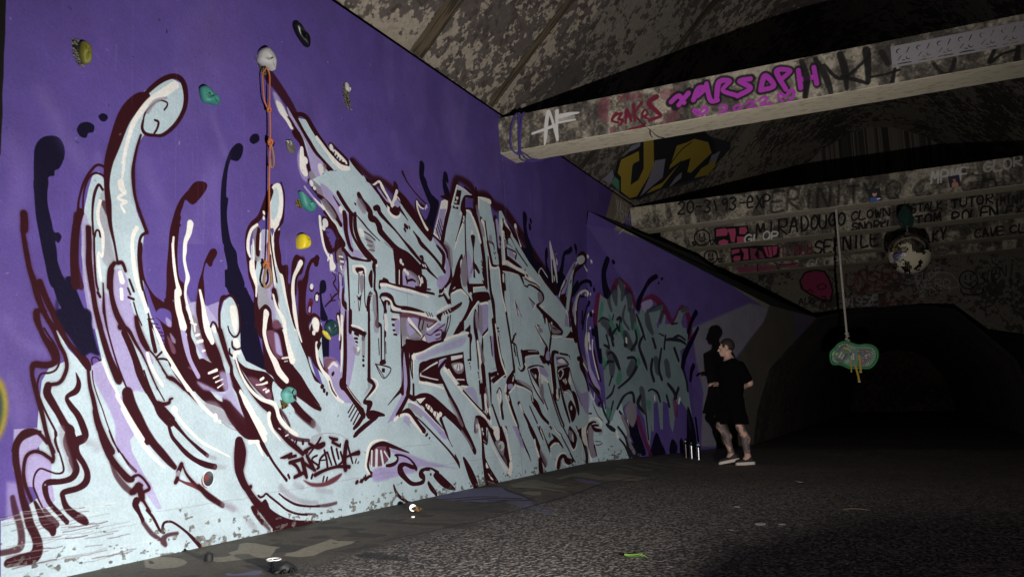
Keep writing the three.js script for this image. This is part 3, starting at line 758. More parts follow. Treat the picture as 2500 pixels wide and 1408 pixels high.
'mW|1208,52,7 1215,59,7',
'mW|1584,69,15 1599,48,34 1617,26,45 1632,5,47',
'mW|1190,136,12 1211,145,10 1244,160,10 1264,170,13',
'mW0.2|1398,166,5 1425,151,8 1467,125,9 1511,97,10 1541,75,12 1562,54,10',
'mW|1413,143,12 1415,145,12',
'mW|1422,134,11 1427,137,12',
'mW|1432,126,11 1438,129,11',
'mW|1444,120,8 1446,121,8',
'mW0.5|1399,154,23 1413,146,20',
'mW0.3|1434,181,12 1471,158,13 1500,139,4 1527,122,3',
'mW|1499,160,21 1513,142,27 1527,122,29 1537,100,12',
'mW0.2|1261,638,16 1275,638,14 1300,648,12',
'mW0.2|1278,631,10 1302,639,17 1313,627,23 1343,613,8',
'wW|1281,632,9 1302,645,11 1312,636,21 1320,628,16 1343,609,12',
'mW|1283,629,16 1310,617,24 1333,603,20',
'vF0.4|1294,628 1304,628 1319,617 1337,608 1324,609',
'mW1.0@0.9|1359,655,21 1362,646,37 1354,629,16 1349,620,10',
'wW|1365,639,19 1357,626,15 1343,602,10',
'mW0.6|1374,631,13 1389,617,30 1421,599,36 1454,580,39 1489,562,39',
'mW0.4|1442,637,12 1455,630,16 1473,628,12',
'mW0.6|1438,630,22 1446,608,36 1469,589,39 1486,578,38',
'wW|1442,633,15 1444,617,13 1456,600,13 1472,583,16 1480,578,16',
'wW|1443,632,13 1455,624,10 1469,623,6',
'mW|1390,688,16 1407,670,9 1433,655,7 1460,643,8 1481,636,9',
'xW|1481,633,11 1482,630,11',
'xW|1476,627,11 1476,625,11',
'mW0.2|1500,569,17 1518,562,30 1543,548,33 1562,534,40 1570,502,33 1572,482,33',
'mW|1572,484,21 1550,465,21 1521,441,25',
'vF0.4|1500,564 1525,557 1554,537 1570,502 1563,477 1529,448 1508,455 1517,475 1549,487 1545,523 1517,545',
'mW|1517,547,12 1542,533,28 1545,523,31 1539,500,22',
'mW|1421,562,6 1444,549,16 1451,540,26 1478,529,19 1513,512,18 1545,491,23',
'mW|1444,510,11 1453,509,20 1454,499,17 1464,493,24 1481,482,17 1513,469,4',
'mF|1439,491 1454,495 1467,491 1467,486 1452,483 1442,484',
'xW|1453,493,9 1457,491,9',
'xW|1462,494,9 1466,490,9',
'wP|1504,571 1532,624 1547,658 1564,666 1579,666 1573,645 1559,621 1533,562',
'vP0.7|1512,575 1541,638 1569,644 1549,602 1536,567',
'mW|1517,588,8 1530,566,8',
'mW|1524,597,8 1538,573,8',
'mW|1530,607,8 1543,583,8',
'mW|1539,613,6 1547,596,6',
'mW0.7|1548,669,9 1564,671,19 1584,669,15',
'mW0.9|1627,724,13 1602,686,33 1591,662,27 1571,623,34 1555,587,33 1541,562,26',
'bP|1626,715 1660,712 1699,708 1662,697 1650,681 1640,655 1628,626 1606,575 1570,544 1548,554 1564,597 1595,658',
'wW|1626,715,8 1595,658,8',
'wW|1628,716,6 1664,713,7 1694,706,7 1699,710,6',
'mP|1625,704 1648,707 1633,667 1606,664',
'xF|1618,685 1631,686 1622,677',
'xF|1608,670 1621,675 1619,669',
'mP|1601,659 1628,661 1625,655 1600,653',
'xF|1607,659 1618,661 1615,657',
'mW0.7|1665,720,12 1699,713,14 1703,704,18 1666,696,14 1653,675,37 1649,659,49',
'wW|1640,650,10 1631,644,5',
'mW|1662,662,22 1651,640,34 1631,610,20 1606,573,9',
'xW|1652,640,18 1653,638,18',
'xW|1649,631,15 1648,631,15',
'wW|1645,623,13 1620,590,10 1597,552,7',
'mW0.7|1667,665,9 1690,670,12 1710,656,45 1725,627,48 1735,598,39 1743,549,38 1743,482,47',
'wW|1667,661,10 1684,660,17 1700,645,21 1719,617,23 1730,592,19',
'mW|1659,652,12 1654,601,12 1651,546,16 1651,492,23 1655,459,23',
'mW0.4|1552,553,17 1567,547,24 1565,530,31',
'gW2.1@0.7|1556,558,28 1574,544,41 1575,511,41',
'mF|1627,544 1635,539 1629,519 1617,488 1622,459 1598,462 1577,454 1563,438 1579,472 1599,511',
'xF|1621,526 1630,532 1624,510 1620,511',
'xP|1575,453 1594,464 1589,457',
'gF0.9|1621,510 1649,548 1650,481 1627,468',
'wW0.5|1689,612,16 1686,602,19',
'mF|1681,599 1702,603 1700,587 1692,564 1691,537 1703,528 1717,514 1710,508 1697,516 1691,517 1691,498 1682,496 1684,516 1674,504 1665,505 1681,527 1688,563',
'mW|1728,543,8 1736,535,8',
'mW|1729,534,9 1738,528,9',
'mW|1730,523,9 1734,521,9',
'mW|1733,514,19 1740,493,19',
'vF2.2@0.8|1659,558 1684,519 1654,482',
'mP|1653,476 1739,488 1742,478 1679,472 1672,456 1655,457',
'mW0.7|1724,730,20 1727,714,36 1719,685,39 1702,659,28',
'mW1.0|1736,714,9 1775,726,9 1808,726,11',
'wW0.5|1738,710,10 1769,712,21 1798,712,27',
'wW|1735,709,13 1732,679,11',
'gW1.4@0.7|1723,681,29 1740,635,39 1747,618,39',
'mW|1742,654,28 1758,634,30 1764,605,30 1775,577,30 1776,520,29',
'wW|1746,650,24 1758,634,24 1764,607,16 1773,565,20 1779,509,20',
'mW|1768,599,9 1792,603,9',
'mW0.2|1366,435,11 1403,435,11 1441,434,13 1494,433,11',
'mF|1418,442 1445,441 1475,443 1483,442 1474,439 1428,436',
'wW|1366,430,11 1412,429,11 1470,424,8',
'mW|1519,439,9 1541,453,13 1569,473,19',
'mW|1514,430,11 1540,438,15',
'wW|1522,436,6 1544,441,6',
'mW|1536,437,16 1553,422,24 1559,419,16',
'mW|1563,419,19 1562,442,18 1576,467,18 1593,484,32',
'wW|1541,451,7 1561,431,7',
'mF|1585,483 1616,487 1618,472 1628,459 1643,451 1658,443 1642,443 1620,454 1601,456 1581,448 1569,443',
'xP|1576,453 1590,462 1590,458 1578,453',
'wW|1573,443,9 1612,456,9 1627,453,13 1653,441,7',
'mP|1670,478 1733,484 1737,478 1685,470 1679,451 1667,456',
'bP|1659,491 1735,501 1734,486 1670,478',
'bP|1681,470 1741,479 1752,466 1679,455',
'wW|1679,469,10 1679,451,10',
'wW|1681,470,5 1737,479,5',
'mF|1671,454 1726,465 1775,466 1781,450 1773,420 1767,440 1749,443 1710,436 1698,439 1663,418 1669,438',
'mW|1655,441,16 1660,429,30 1645,408,24 1619,383,22 1594,361,31 1573,345,20',
'mW0.4|1681,433,31 1659,417,27 1636,396,17',
'mF|1604,381 1607,374 1646,381 1648,365 1643,357 1616,359 1569,343 1586,361',
'mW|1641,369,7 1649,373,15 1646,359,15',
'bP|1635,388 1693,435 1698,425 1689,372 1672,361 1677,407 1672,399 1645,373 1620,359 1623,383',
'wW|1640,392,5 1666,414,7 1698,437,7',
'vF0.8|1668,394 1694,409 1694,375 1670,351',
'mW|1682,412,21 1674,397,16 1675,371,33 1680,344,33 1680,312,20 1679,273,11',
'mW|1698,427,13 1696,393,17 1694,373,8',
'gW1.2@0.8|1685,404,33 1686,376,33',
'vP0.4|1705,432 1749,438 1759,415 1766,374 1779,276 1743,271 1748,336 1744,368 1713,358 1699,353 1695,381',
'gW1.6@0.8|1708,422,33 1702,373,49',
'wW|1710,432,10 1749,438,13 1757,419,14',
'mW|1749,389,16 1742,374,12 1712,356,12',
'mW|1712,354,17 1710,342,19 1703,314,25 1702,274,33 1706,215,42',
'bP|1712,352 1744,368 1754,316 1775,278 1726,269 1717,294 1712,324',
'wW|1711,350,8 1743,366,6 1751,356,9',
'mW|1750,365,12 1753,340,11 1754,322,12',
'mW|1754,317,12 1755,315,12',
'mW|1755,312,10 1755,310,10',
'mW|1756,307,9 1756,307,9',
'mW0.2|1761,450,42 1770,436,36 1779,400,40 1786,359,42 1793,307,54 1803,285,62 1809,267,54',
'mW|1775,466,36 1782,452,37 1786,421,33 1787,396,18',
'xW0.4|1778,458,15 1779,435,9',
'mW|1789,380,11 1798,378,11',
'mW|1795,372,10 1806,369,10',
'mW|1800,363,10 1807,361,10',
'gW|1804,355,6 1808,354,6',
'mP|1736,263 1776,270 1777,258 1737,253',
'wW|1760,235,9 1784,250,8 1823,263,7',
'mW|1735,243,16 1766,245,17 1813,263,28',
'mW|1731,261,14 1734,235,17 1736,214,26',
'mW|1826,511,19 1829,468,25 1843,431,29 1848,406,19',
'mW|1730,492,12 1745,477,9',
'xW|1831,514,10 1843,500,12',
'mW|1843,498,25 1846,485,25 1842,474,23',
'wW|1829,511,14 1839,437,15 1850,384,23 1862,336,23',
'wF|1851,423 1861,428 1878,408 1870,392 1855,387',
'gF0.9|1855,387 1876,395 1868,375 1863,377',
'mW|1860,385,19 1861,364,19 1866,332,23 1871,300,19 1876,275,19',
'mW|1857,432,9 1878,408,10 1872,386,7',
'mW|1638,349,10 1650,348,31 1646,330,16 1643,307,16 1643,293,16',
'mW|1630,291,9 1641,293,9',
'mW|1635,284,7 1638,284,7',
'mW|1638,277,6 1641,276,6',
'mW|1639,271,5 1641,271,5',
'wW|1683,338,17 1686,313,20 1694,278,25 1695,254,33',
'gW0.8@0.7|1693,333,16 1708,294,33',
'mW|1676,264,9 1677,262,11',
'mW|1677,257,6 1679,256,6',
'mW|1678,252,7 1680,251,7',
'mW|1679,242,8 1679,214,11',
'mW|1690,231,25 1690,214,33',
'mP|1419,275 1463,287 1536,299 1611,310 1612,290 1618,245 1624,232 1590,232 1563,250 1533,267 1523,273 1532,293 1514,290 1500,286 1495,268 1503,254 1515,235 1485,234 1420,242',
'vP|1500,284 1532,292 1522,271 1494,265',
'xW0.2|1422,254,8 1455,269,7 1492,281,9',
'xW0.2|1421,251,7 1459,246,6 1492,243,5',
'mF|1428,258 1489,275 1495,268 1500,252 1499,247 1437,253',
'xP|1552,297 1606,303 1605,296 1553,287',
'mW|1552,283,6 1586,289,9 1608,290,9',
'gF0.4|1555,281 1600,284 1608,271 1597,260 1575,259 1558,270',
'xF0.2|1562,277 1600,282 1603,273 1590,265 1569,268',
'mW|1581,278,5 1576,269,5',
'mW|1590,278,6 1590,263,6',
'xW|1573,245,6 1607,245,7',
'wW|1417,237,12 1452,234,11 1491,229,11 1514,224,8',
'wW0.2|1522,267,24 1535,260,21 1552,246,13 1579,228,14 1599,214,14',
'wW0.4|1397,289,22 1449,307,15 1500,324,15 1555,340,14 1639,357,7',
'vF2.3@0.7|1409,291 1482,310 1591,339 1630,345 1604,322 1516,305 1430,284',
'wW|1398,286,12 1395,265,12 1395,249,6',
'vP0.5|1356,304 1362,308 1372,281 1376,265 1371,231 1378,214 1349,214',
'mW|1362,306,17 1357,281,12 1357,248,9 1352,215,23',
'mW|1374,305,42 1375,282,30 1377,257,24 1377,232,24 1372,214,29',
'mW|1393,282,9 1393,248,6',
'mW|1393,232,12 1393,215,15',
'gF1.8@0.9|1362,377 1423,375 1488,370 1522,367 1535,361 1518,330 1466,322 1403,322 1373,332 1358,331',
'uW0.9|1358,373,17 1398,375,18 1455,373,15 1498,371,15',
'vF0.7|1379,366 1423,372 1424,353 1388,333',
'vF0.6|1457,357 1515,367 1537,372 1527,353 1512,334 1466,322 1451,333',
'wW|1388,367,20 1408,353,18 1432,336,18',
'mW|1390,357,5 1408,348,6 1432,334,6',
'mW|1432,373,12 1424,353,9 1433,345,5',
'mW|1445,368,8 1437,350,9',
'wF|1456,355 1467,358 1487,366 1505,370 1462,348',
'mW|1460,361,9 1463,356,5 1494,369,5',
'mW|1452,342,5 1471,340,4 1493,351,5 1533,368,5',
'mW|1485,346,5 1510,354,5 1520,351,10 1512,337,6 1491,332,5',
'mW|1492,341,6 1509,344,6',
'wF|1435,329 1445,337 1450,325',
'mW|1431,327,5 1445,338,5',
'mW|1527,351,10 1515,330,12',
'mW|1549,386,14 1543,369,9 1522,331,12',
'mW|1560,391,10 1554,370,6 1529,338,11',
'mW0.4|1378,319,28 1405,317,31 1437,319,28 1463,318,14',
'mW0.4|1404,303,24 1436,310,25 1483,323,15 1518,330,11',
'mF|1500,386 1518,393 1547,403 1577,413 1613,427 1618,425 1608,416 1576,402 1553,394 1524,388 1516,374 1502,380',
'wW1.1@0.9|1504,393,9 1537,407,12 1563,416,9',
'xW|1528,392,7 1534,381,7',
'xW|1537,396,7 1545,386,7',
'xW|1547,401,7 1557,392,7',
'xW|1558,406,5 1563,402,5',
'uF1.6@0.7|1561,400 1584,408 1608,422 1600,414 1576,402',
'mW|1363,387,9 1399,388,8 1446,388,6',
'wW|1362,383,9 1408,383,9 1455,380,9 1496,380,6',
'mW|1456,389,6 1465,381,6',
'mW|1468,389,6 1475,381,6',
'mW|1478,388,6 1484,381,6',
'mW0.2|1372,209,15 1392,202,17 1417,209,17 1443,211,14 1461,202,34 1487,189,40 1522,171,40 1556,154,42 1587,135,42 1614,110,36 1637,81,31',
'gW0.7@0.8|1582,130,11 1613,103,11 1626,88,10',
'mF0.2|1404,201 1440,209 1464,197 1496,179 1515,168 1501,161 1490,158 1481,162 1464,164 1446,173 1425,187 1413,190',
'wF0.4|1438,192 1457,186 1469,176 1495,174 1501,168 1490,158 1477,160 1459,173 1440,183',
'mW|1448,192,4 1440,183,4',
'mW|1457,187,5 1451,178,5',
'mW|1469,183,6 1462,169,6',
'mW|1482,177,6 1474,162,6',
'mW|1485,176,13 1487,174,13',
'wP0.2|1401,202 1439,205 1416,192',
'wW|1371,197,7 1392,194,8 1415,184,8 1445,168,7 1473,150,6 1504,131,5 1520,120,3',
'vF0.5|1377,194 1412,185 1467,154 1520,120 1503,116 1475,134 1423,168 1391,187',
'gW1.3@0.6|1376,189,24 1399,177,21 1417,167,17',
'mW0.2|1494,158,22 1503,147,23 1518,126,23 1533,107,18 1537,99,10',
'bF|1501,159 1514,161 1534,146 1566,120 1586,99 1598,77 1562,79 1530,107 1518,129',
'mW0.2|1528,286,15 1497,262,20 1518,232,18 1540,205,24 1566,178,27 1585,152,26 1597,131,26',
'gW1.5@0.7|1536,200,18 1571,159,24 1587,142,18',
'wW0.2|1539,263,23 1562,243,19 1593,221,14 1632,197,16 1672,172,21 1718,150,26 1754,127,40',
'wW|1756,115,56 1753,109,56',
'wW|1736,124,27 1743,115,27',
'mW0.2|1600,220,10 1632,201,10 1669,180,10 1699,164,11 1711,156,17',
'mF|1572,232 1587,236 1617,238 1624,231 1594,231',
'wW|1594,230,9 1620,229,9',
'vF1.2@0.8|1608,223 1655,225 1666,187 1637,205',
'mW|1654,157,21 1645,142,15 1645,127,23',
'mF0.2|1654,159 1671,162 1698,152 1717,136 1740,123 1751,109 1754,95 1733,102 1718,117 1704,133 1699,125 1699,98 1684,105 1677,115 1668,138',
'gF1.1@0.8|1646,154 1662,153 1663,130 1650,120 1643,131',
'xW|1652,140,10 1655,134,10',
'wW|1662,140,16 1666,123,14 1671,100,9',
'xW|1679,130,14 1680,128,14',
'xW|1682,120,12 1683,118,12',
'xW|1701,131,7 1710,117,10 1723,93,14 1745,67,16 1768,44,19 1796,20,31',
'mF0.2|1718,117 1732,97 1751,76 1770,57 1810,25 1814,36 1813,72 1799,103 1781,134 1763,162 1744,184 1736,186 1750,162 1768,134 1764,105 1750,100 1731,116',
'wW|1744,119,32 1756,109,45',
'gF1.6|1741,96 1767,99 1787,86 1780,62 1759,72',
'bF0.6|1757,91 1780,96 1789,82 1772,73',
'yF|1763,88 1772,88 1771,79 1762,79',
'gF2.0@0.6|1772,69 1792,54 1798,37 1782,50',
'wW0.2|1818,36,36 1814,22,38 1799,14,24',
'wW|1785,134,10 1806,117,19 1810,88,18 1819,52,27',
'mW|1677,118,16 1678,90,24 1678,66,32 1683,35,39 1687,9,47',
'mW|1686,59,9 1703,35,19 1721,17,24 1740,0,24',
'mF0.2|1683,39 1695,40 1717,19 1744,-1 1683,5',
'wF|1694,27 1720,9 1708,12',
'wF|1689,52 1699,39 1687,40',
'mW|1679,103,7 1699,95,10 1707,125,8',
'mW0.2|1585,70,10 1596,55,31 1612,32,49 1628,11,49',
'mW0.4|1547,78,9 1560,61,15 1563,51,11',
'mW|1702,277,42 1705,234,37 1705,204,25 1713,175,32 1719,155,24',
'mW|1690,233,25 1693,208,25 1695,175,16',
'mW|1681,243,11 1686,204,11 1688,172,11',
'gW0.8@0.8|1712,224,25 1719,188,25',
'wW|1705,208,25 1705,187,20 1713,169,11',
'wW|1722,175,20 1724,163,13',
'mW|1736,262,17 1735,222,17 1736,186,17 1754,162,20 1764,138,16',
'mW|1781,228,11 1768,214,11 1766,198,14 1774,174,12 1783,146,12',
'wW|1783,222,12 1790,214,18 1786,198,22 1774,194,11 1775,186,12',
'wW|1775,216,17 1771,206,17',
'mW|1779,212,8 1773,204,8',
'mW0.2|1794,194,16 1785,180,27 1789,159,17 1799,137,25 1810,117,16',
'xF0.2|1782,138 1790,137 1811,121 1809,113 1793,121',
'vF1.7@0.9|1792,182 1818,198 1834,181 1865,143 1861,118 1828,144 1800,169',
'vF1.3@0.8|1350,162 1375,171 1373,148 1387,138 1367,149',
'wW0.3|1342,169,14 1357,172,10 1374,168,12 1391,154,12 1414,135,11',
'wW|1817,211,13 1827,192,10 1853,161,12 1874,126,11 1896,94,11 1919,66,9',
'mW|1830,209,49 1839,186,39 1854,171,32 1863,142,13 1874,126,16 1888,102,12 1911,72,15 1926,54,11 1937,37,6',
'vF1.2|1802,196 1826,187 1851,154 1888,102 1901,73 1884,79 1854,115 1821,154',
'wW|1839,213,11 1877,229,12',
'wW|1877,229,8 1926,223,9 1973,215,7',
'mF0.2|1835,217 1873,235 1918,231 1978,219 1968,217 1921,223 1877,231',
'mW|1973,217,36 1980,203,43 1996,183,44 2024,166,34 2055,142,17 2087,116,18',
'wW|1973,215,11 1979,197,13',
'wW|2023,162,12 2056,144,11 2099,122,12',
'mW|1888,189,18 1904,174,14 1928,148,23 1951,119,38 1976,92,39 1996,67,35',
'wW|1887,184,19 1904,172,10 1927,146,6',
'mW|1954,178,11 1968,161,11 1989,138,11 2005,117,20 2025,88,9',
'mP|1984,142 2016,123 2004,113 1991,126',
'xP|1995,130 2006,123 2001,121',
'wW|2014,113,13 2031,93,8',
'mW|2020,116,12 2036,95,10 2053,72,17 2067,50,14',
'mW|2074,104,7 2068,100,7',
'mW|2076,100,5 2065,96,5',
'mW|2078,95,6 2067,92,6',
'mF0.2|2084,101 2105,96 2135,82 2159,64 2163,55 2133,71 2106,75 2079,70 2066,59 2058,71 2075,81 2098,88',
'wW|2072,64,13 2101,73,11 2133,71,10',
'wW|2069,50,12 2070,40,10',
'mW|2091,137,10 2113,138,10',
'mF|2091,135 2113,139 2113,121 2124,110 2155,98 2157,92 2118,108 2098,118',
'wW|2090,128,12 2100,124,17 2118,108,13 2149,94,12',
'mW|2155,96,12 2169,80,12 2203,50,12 2217,34,7',
'mW|1973,78,21 1994,59,29 2011,40,38 2028,22,37',
'gW1.2@0.7|2004,56,30 2034,26,45',
'wW0.4|1970,88,19 1973,74,18 1984,54,21 1991,37,18',
'mW0.2|1995,33,39 1996,15,58 1999,3,57',
'mF0.2|2106,2 2107,20 2126,36 2160,40 2182,34 2192,27 2232,20 2230,11 2194,7 2167,16 2158,29 2140,24 2125,2',
'wW0.2|2100,13,22 2114,32,22 2144,43,11 2178,41,9',
'gW0.8|2146,26,9 2131,6,13',
'wW|2145,22,8 2155,13,8 2187,4,12',
'mW0.7|2212,39,17 2232,20,16 2248,10,7',
'mW|1986,238,15 2012,215,15 2043,188,12 2070,167,12',
'mW|2042,238,13 2061,203,14 2072,173,14',
'wW|2028,190,7 2070,164,6 2084,184,9',
'gF0.9|2023,220 2054,217 2049,194 2034,195',
'wW0.2|2000,232,10 2036,207,11 2045,226,13',
'mW|2094,237,15 2108,198,20 2130,168,19 2156,133,14 2195,96,12 2234,59,9',
'wW|2112,233,13 2112,203,11',
'mF0.2|2133,242 2147,229 2138,209 2147,196 2165,204 2164,229 2161,242 2186,224 2190,184 2206,149 2210,140 2180,165 2156,187 2135,192 2121,209',
'wW|2149,222,26 2145,205,33',
'mW|2186,224,21 2213,182,12 2252,141,19 2286,101,19 2318,73,27',
'wW|2196,215,11 2226,220,11 2252,200,13 2283,170,12 2287,161,11 2270,143,10',
'mW0.2|2199,229,20 2233,222,27 2270,197,44 2295,170,35 2293,147,25',
'mF0.2|2223,173 2238,188 2257,193 2272,179 2281,163 2264,141 2249,130 2217,118 2213,126 2235,148',
'xF0.5|2243,173 2258,170 2256,159 2242,164',
'wW|2213,155,8 2249,130,10 2290,92,11',
'mF0.2|2223,117 2245,108 2271,89 2274,75 2250,49 2233,53 2214,74 2206,92',
'gF0.9|2208,105 2243,99 2251,81 2243,72 2220,78',
'xW|2240,88,19 2243,74,19',
'wW|2217,60,12 2237,46,11 2263,53,12 2272,66,11',
'mP|2280,102 2319,109 2324,100 2318,73',
'wW|2270,143,7 2310,151,8',
'mW|2310,153,9 2370,151,6 2404,150,11',
'mF0.2|2281,161 2301,169 2311,155 2296,144 2277,145',
'wW|2315,61,10 2311,32,10 2307,3,12',
'mW0.2|2324,72,51 2344,30,44 2340,3,44',
'wW|2353,89,151 2359,66,10 2367,33,15 2372,7,18',
'mW|2360,89,22 2369,45,15',
'gF0.7|2370,98 2400,113 2404,97 2397,69 2403,26 2401,17 2374,16 2367,52',
'mW0.7|2359,98,17 2381,114,21 2406,123,14 2421,122,10',
'mW0.5|2399,111,20 2412,99,27 2442,95,19',
'mW0.5|2407,113,14 2430,112,14',
'mW|2397,50,15 2402,19,9',
'mW|2404,64,4 2434,60,4',
'mW|2405,52,5 2424,51,5 2439,56,5',
'wW0.5|2356,106,6 2388,130,10 2420,136,15 2445,124,27 2445,109,16',
'gW1.9@0.6|2456,104,24 2458,94,18 2432,86,20',
'bF|2310,151 2399,146 2429,138 2397,135 2366,117 2326,109 2280,129',
'mW|2393,240,12 2406,211,11 2416,187,8 2437,143,7 2471,116,9',
'mW0.2|2402,225,27 2411,216,14',
'wW|2407,216,7 2426,194,7 2434,215,6',
'wW|2451,220,10 2457,213,10 2444,208,5',
'mW0.2|2444,240,24 2447,220,32 2455,203,23 2468,188,14',
'mF0.2|2447,184 2468,191 2455,176 2447,167 2455,152 2445,169',
'xF|2355,180 2386,173 2380,163 2345,166',
'mW|2337,177,27 2338,175,27',
'vF1.9@0.8|2273,238 2336,239 2358,192 2324,160 2313,192',
'mW|2291,239,9 2314,197,9 2340,171,8',
'mW0.2|1869,676,22 1909,658,40 1941,637,51 1979,613,51 2018,589,32 2091,556,24',
'wW|1877,675,21 1903,655,20 1925,634,19',
'wW|1944,674,33 1946,668,22 1958,644,11 1970,623,19',
'mW|1946,668,9 1958,647,8 1973,628,6',
'nW|2012,716,60 2007,686,45 2012,654,57 2025,632,69 2031,605,93',
'nF1.5|2012,621 2042,602 2108,590 2081,569 2056,556 2026,571 1995,585 1982,602 1990,620',
'nW|2041,693,35 2041,689,35',
'nW|2050,712,30 2052,710,30',
'nW|2154,642,28 2148,628,44 2141,607,31 2144,588,38 2151,564,75',
'nW|2356,678,38 2333,666,34 2296,654,27 2279,633,39 2266,606,43 2240,571,58',
'nW|2395,692,45 2399,687,45',
'nW|2398,673,23 2397,671,23',
'nF1.6|2116,569 2165,571 2230,585 2269,585 2292,567 2248,546 2215,512 2177,508 2132,527',
'nW0.6|2496,576,28 2494,586,30 2467,587,22 2419,573,25 2385,553,29 2337,526,35',
'nW|2511,564,24 2511,559,24',
'nW|2513,575,10 2513,574,10',
'nW|2474,516,25 2467,505,19 2452,495,17 2423,460,24 2399,421,24',
'nW|2474,477,30 2474,472,30',
'nW0.6|2390,572,31 2365,555,37 2333,536,29',
'xW|2183,671,16 2186,652,39 2194,628,47 2207,597,40 2214,552,18',
'mW|2191,615,13 2192,585,21 2194,550,39 2203,516,26',
'xW|2194,565,18 2194,555,18',
'wW|2182,664,10 2179,548,15',
'xW|2221,640,26 2224,635,16 2225,610,21',
'mW0.8@0.9|2219,645,18 2228,626,13',
'mW1.2|2410,662,17 2450,676,34 2478,670,60 2466,651,32 2416,627,26 2368,604,34 2338,563,43',
'xF|2409,659 2456,673 2475,664 2458,647 2418,636 2399,646',
'xW|2413,646,15 2373,626,19 2354,602,20 2317,560,32 2285,505,45',
'mW|2382,633,9 2347,601,10 2309,554,11 2273,493,11',
'vF0.5|2351,623 2383,639 2322,582 2269,523 2233,504 2278,566',
'xW|2221,508,13 2246,536,12 2277,560,24',
'mW|2292,567,14 2267,544,9 2237,525,7',
'mF0.5|2227,508 2269,521 2279,504 2260,476 2236,489',
'bF|2321,576 2355,608 2337,557 2323,524 2292,472 2272,470 2289,520',
'mW|2334,573,10 2330,568,10',
'mW|2325,565,10 2321,561,10',
'mW0.5|2332,530,23 2311,497,23 2298,470,24',
'mW0.9|2471,560,18 2476,544,23 2447,533,11 2409,528,21',
'xW|2466,538,22 2472,549,27 2444,551,16 2395,532,29 2358,491,47 2338,434,26',
'mW|2403,533,14 2375,503,17 2356,449,21 2344,396,27',
'vF0.6|2329,488 2365,524 2381,531 2353,501 2330,457 2316,456',
'xW|2452,539,19 2449,537,19',
'xW|2487,545,14 2486,542,14',
'xW|2487,487,13 2486,483,13',
'xW|2502,677,22 2502,674,22',
'xW|2518,662,22 2518,658,22',
'nW|2470,635,23 2484,631,21',
'xW|2463,638,13 2483,626,25',
'wW0.6|2460,471,7 2440,443,8 2432,402,12',
'mW0.6|2412,478,27 2396,439,26',
'nW|2474,420,34 2472,409,34',
'xW|2461,430,12 2458,425,10',
'mW0.3|2068,558,16 2100,543,16 2143,521,17 2176,503,16 2265,469,13',
'mF|2072,563 2095,578 2117,574 2144,556 2147,544 2179,518 2160,513 2126,527 2100,543',
'xW|2080,562,10 2100,578,7 2127,566,10 2144,556,7',
'nF|2087,568 2105,573 2137,555 2140,538 2102,558',
'xW|2110,534,11 2143,521,8',
'wW|2079,557,10 2121,533,10 2177,508,10 2259,474,10',
'mW|2152,505,7 2169,496,7',
'vP|2176,503 2202,508 2260,476 2253,473',
'bP|1907,649 1940,634 2017,584 2079,554 2265,472 2282,455 2286,410 2229,388 2115,434 2051,461 2101,485 2082,507 2006,517 1981,532 1991,556 1952,579 1903,621',
'mW|1905,635,18 1946,603,12 2004,571,11',
'mF|1865,661 1889,661 1912,650 1900,634 1889,623 1916,609 1887,614 1880,599 1882,577 1870,564 1862,605',
'xW|1867,644,16 1868,642,16',
'xW|1868,635,14 1869,633,14',
'xW|1870,626,14 1871,625,14',
'gF0.9|1864,618 1883,622 1881,608 1865,599',
'bP|1905,635 1937,611 1921,608 1888,618',
'vP|1885,600 1935,596 1927,579 1887,582',
'wW|1919,594,7 1932,594,8',
'mW|1885,602,7 1935,598,11 1929,580,13',
'mF|1882,581 1960,564 1959,558 1919,560 1880,568 1876,571',
'wW|1849,554,22 1875,562,19 1928,554,20 1984,549,13',
'wW|1849,554,13 1862,578,15 1860,627,20 1857,671,24',
'mF|1841,548 1878,552 1978,543 1982,537 1945,534 1842,536',
'wW|1842,533,5 1890,536,6 1946,536,6',
'mW|1988,558,11 1988,537,13',
'wP|1988,556 2010,545 2052,532 2085,524 2071,513 2029,524 1981,532',
'mW|1994,545,10 1996,541,10',
'mW|2002,544,10 2003,539,10',
'mW|1981,532,9 2013,527,9 2051,525,9 2078,518,9',
'mW|1975,511,8 1994,510,11 2006,517,9 2038,516,14 2076,509,20 2100,497,25 2098,485,18 2069,470,14 2051,461,17',
'gF1.0|2064,502 2087,503 2095,484 2070,472 2061,485',
'mW|1945,532,26 1946,509,17 1960,495,13 1989,482,10 2035,466,9',
'mW0.2|1950,530,47 1959,525,42 1968,517,27',
'mF|1941,509 1955,501 1968,485 1986,464 2014,441 2023,426 2011,420 1993,441 1966,471',
'wW|1988,475,9 2016,448,7 2040,462,6',
'vP|1990,473 2035,464 2021,449',
'mW|2051,461,24 2094,446,27 2144,431,27 2219,405,29',
'xF|2074,466 2097,465 2093,458 2079,458',
'wF|2142,421 2160,420 2153,412',
'mP|2109,435 2133,435 2232,404 2229,391 2141,385',
'gF0.5|2141,416 2200,401 2192,393 2148,390',
'xW|2157,403,5 2188,405,5',
'mW|2092,436,23 2097,434,16',
'mW|2096,426,16 2099,425,16',
'mW|2099,419,13 2100,418,13',
'mW|2115,434,11 2132,401,14 2141,383,19',
'wW|2109,433,9 2126,401,11',
'mW|2030,405,8 2063,403,6',
'wW|2035,401,22 2044,393,16 2070,378,11',
'gW2.4|2056,393,30 2071,385,46',
'vF0.5|2262,454 2282,455 2283,412 2257,400 2248,420',
'wW|2265,469,13 2282,455,19 2287,415,14',
'mW|2289,459,17 2292,410,27',
'mP|2255,390 2285,407 2303,411 2309,394',
'bP|1778,535 1824,542 1842,533 1946,536 1986,496 2035,431 2070,376 1740,355 1757,482',
'mW0.2|1823,669,49 1828,639,49 1832,600,49 1833,556,48 1836,526,39 1840,492,33 1840,457,25 1849,424,23',
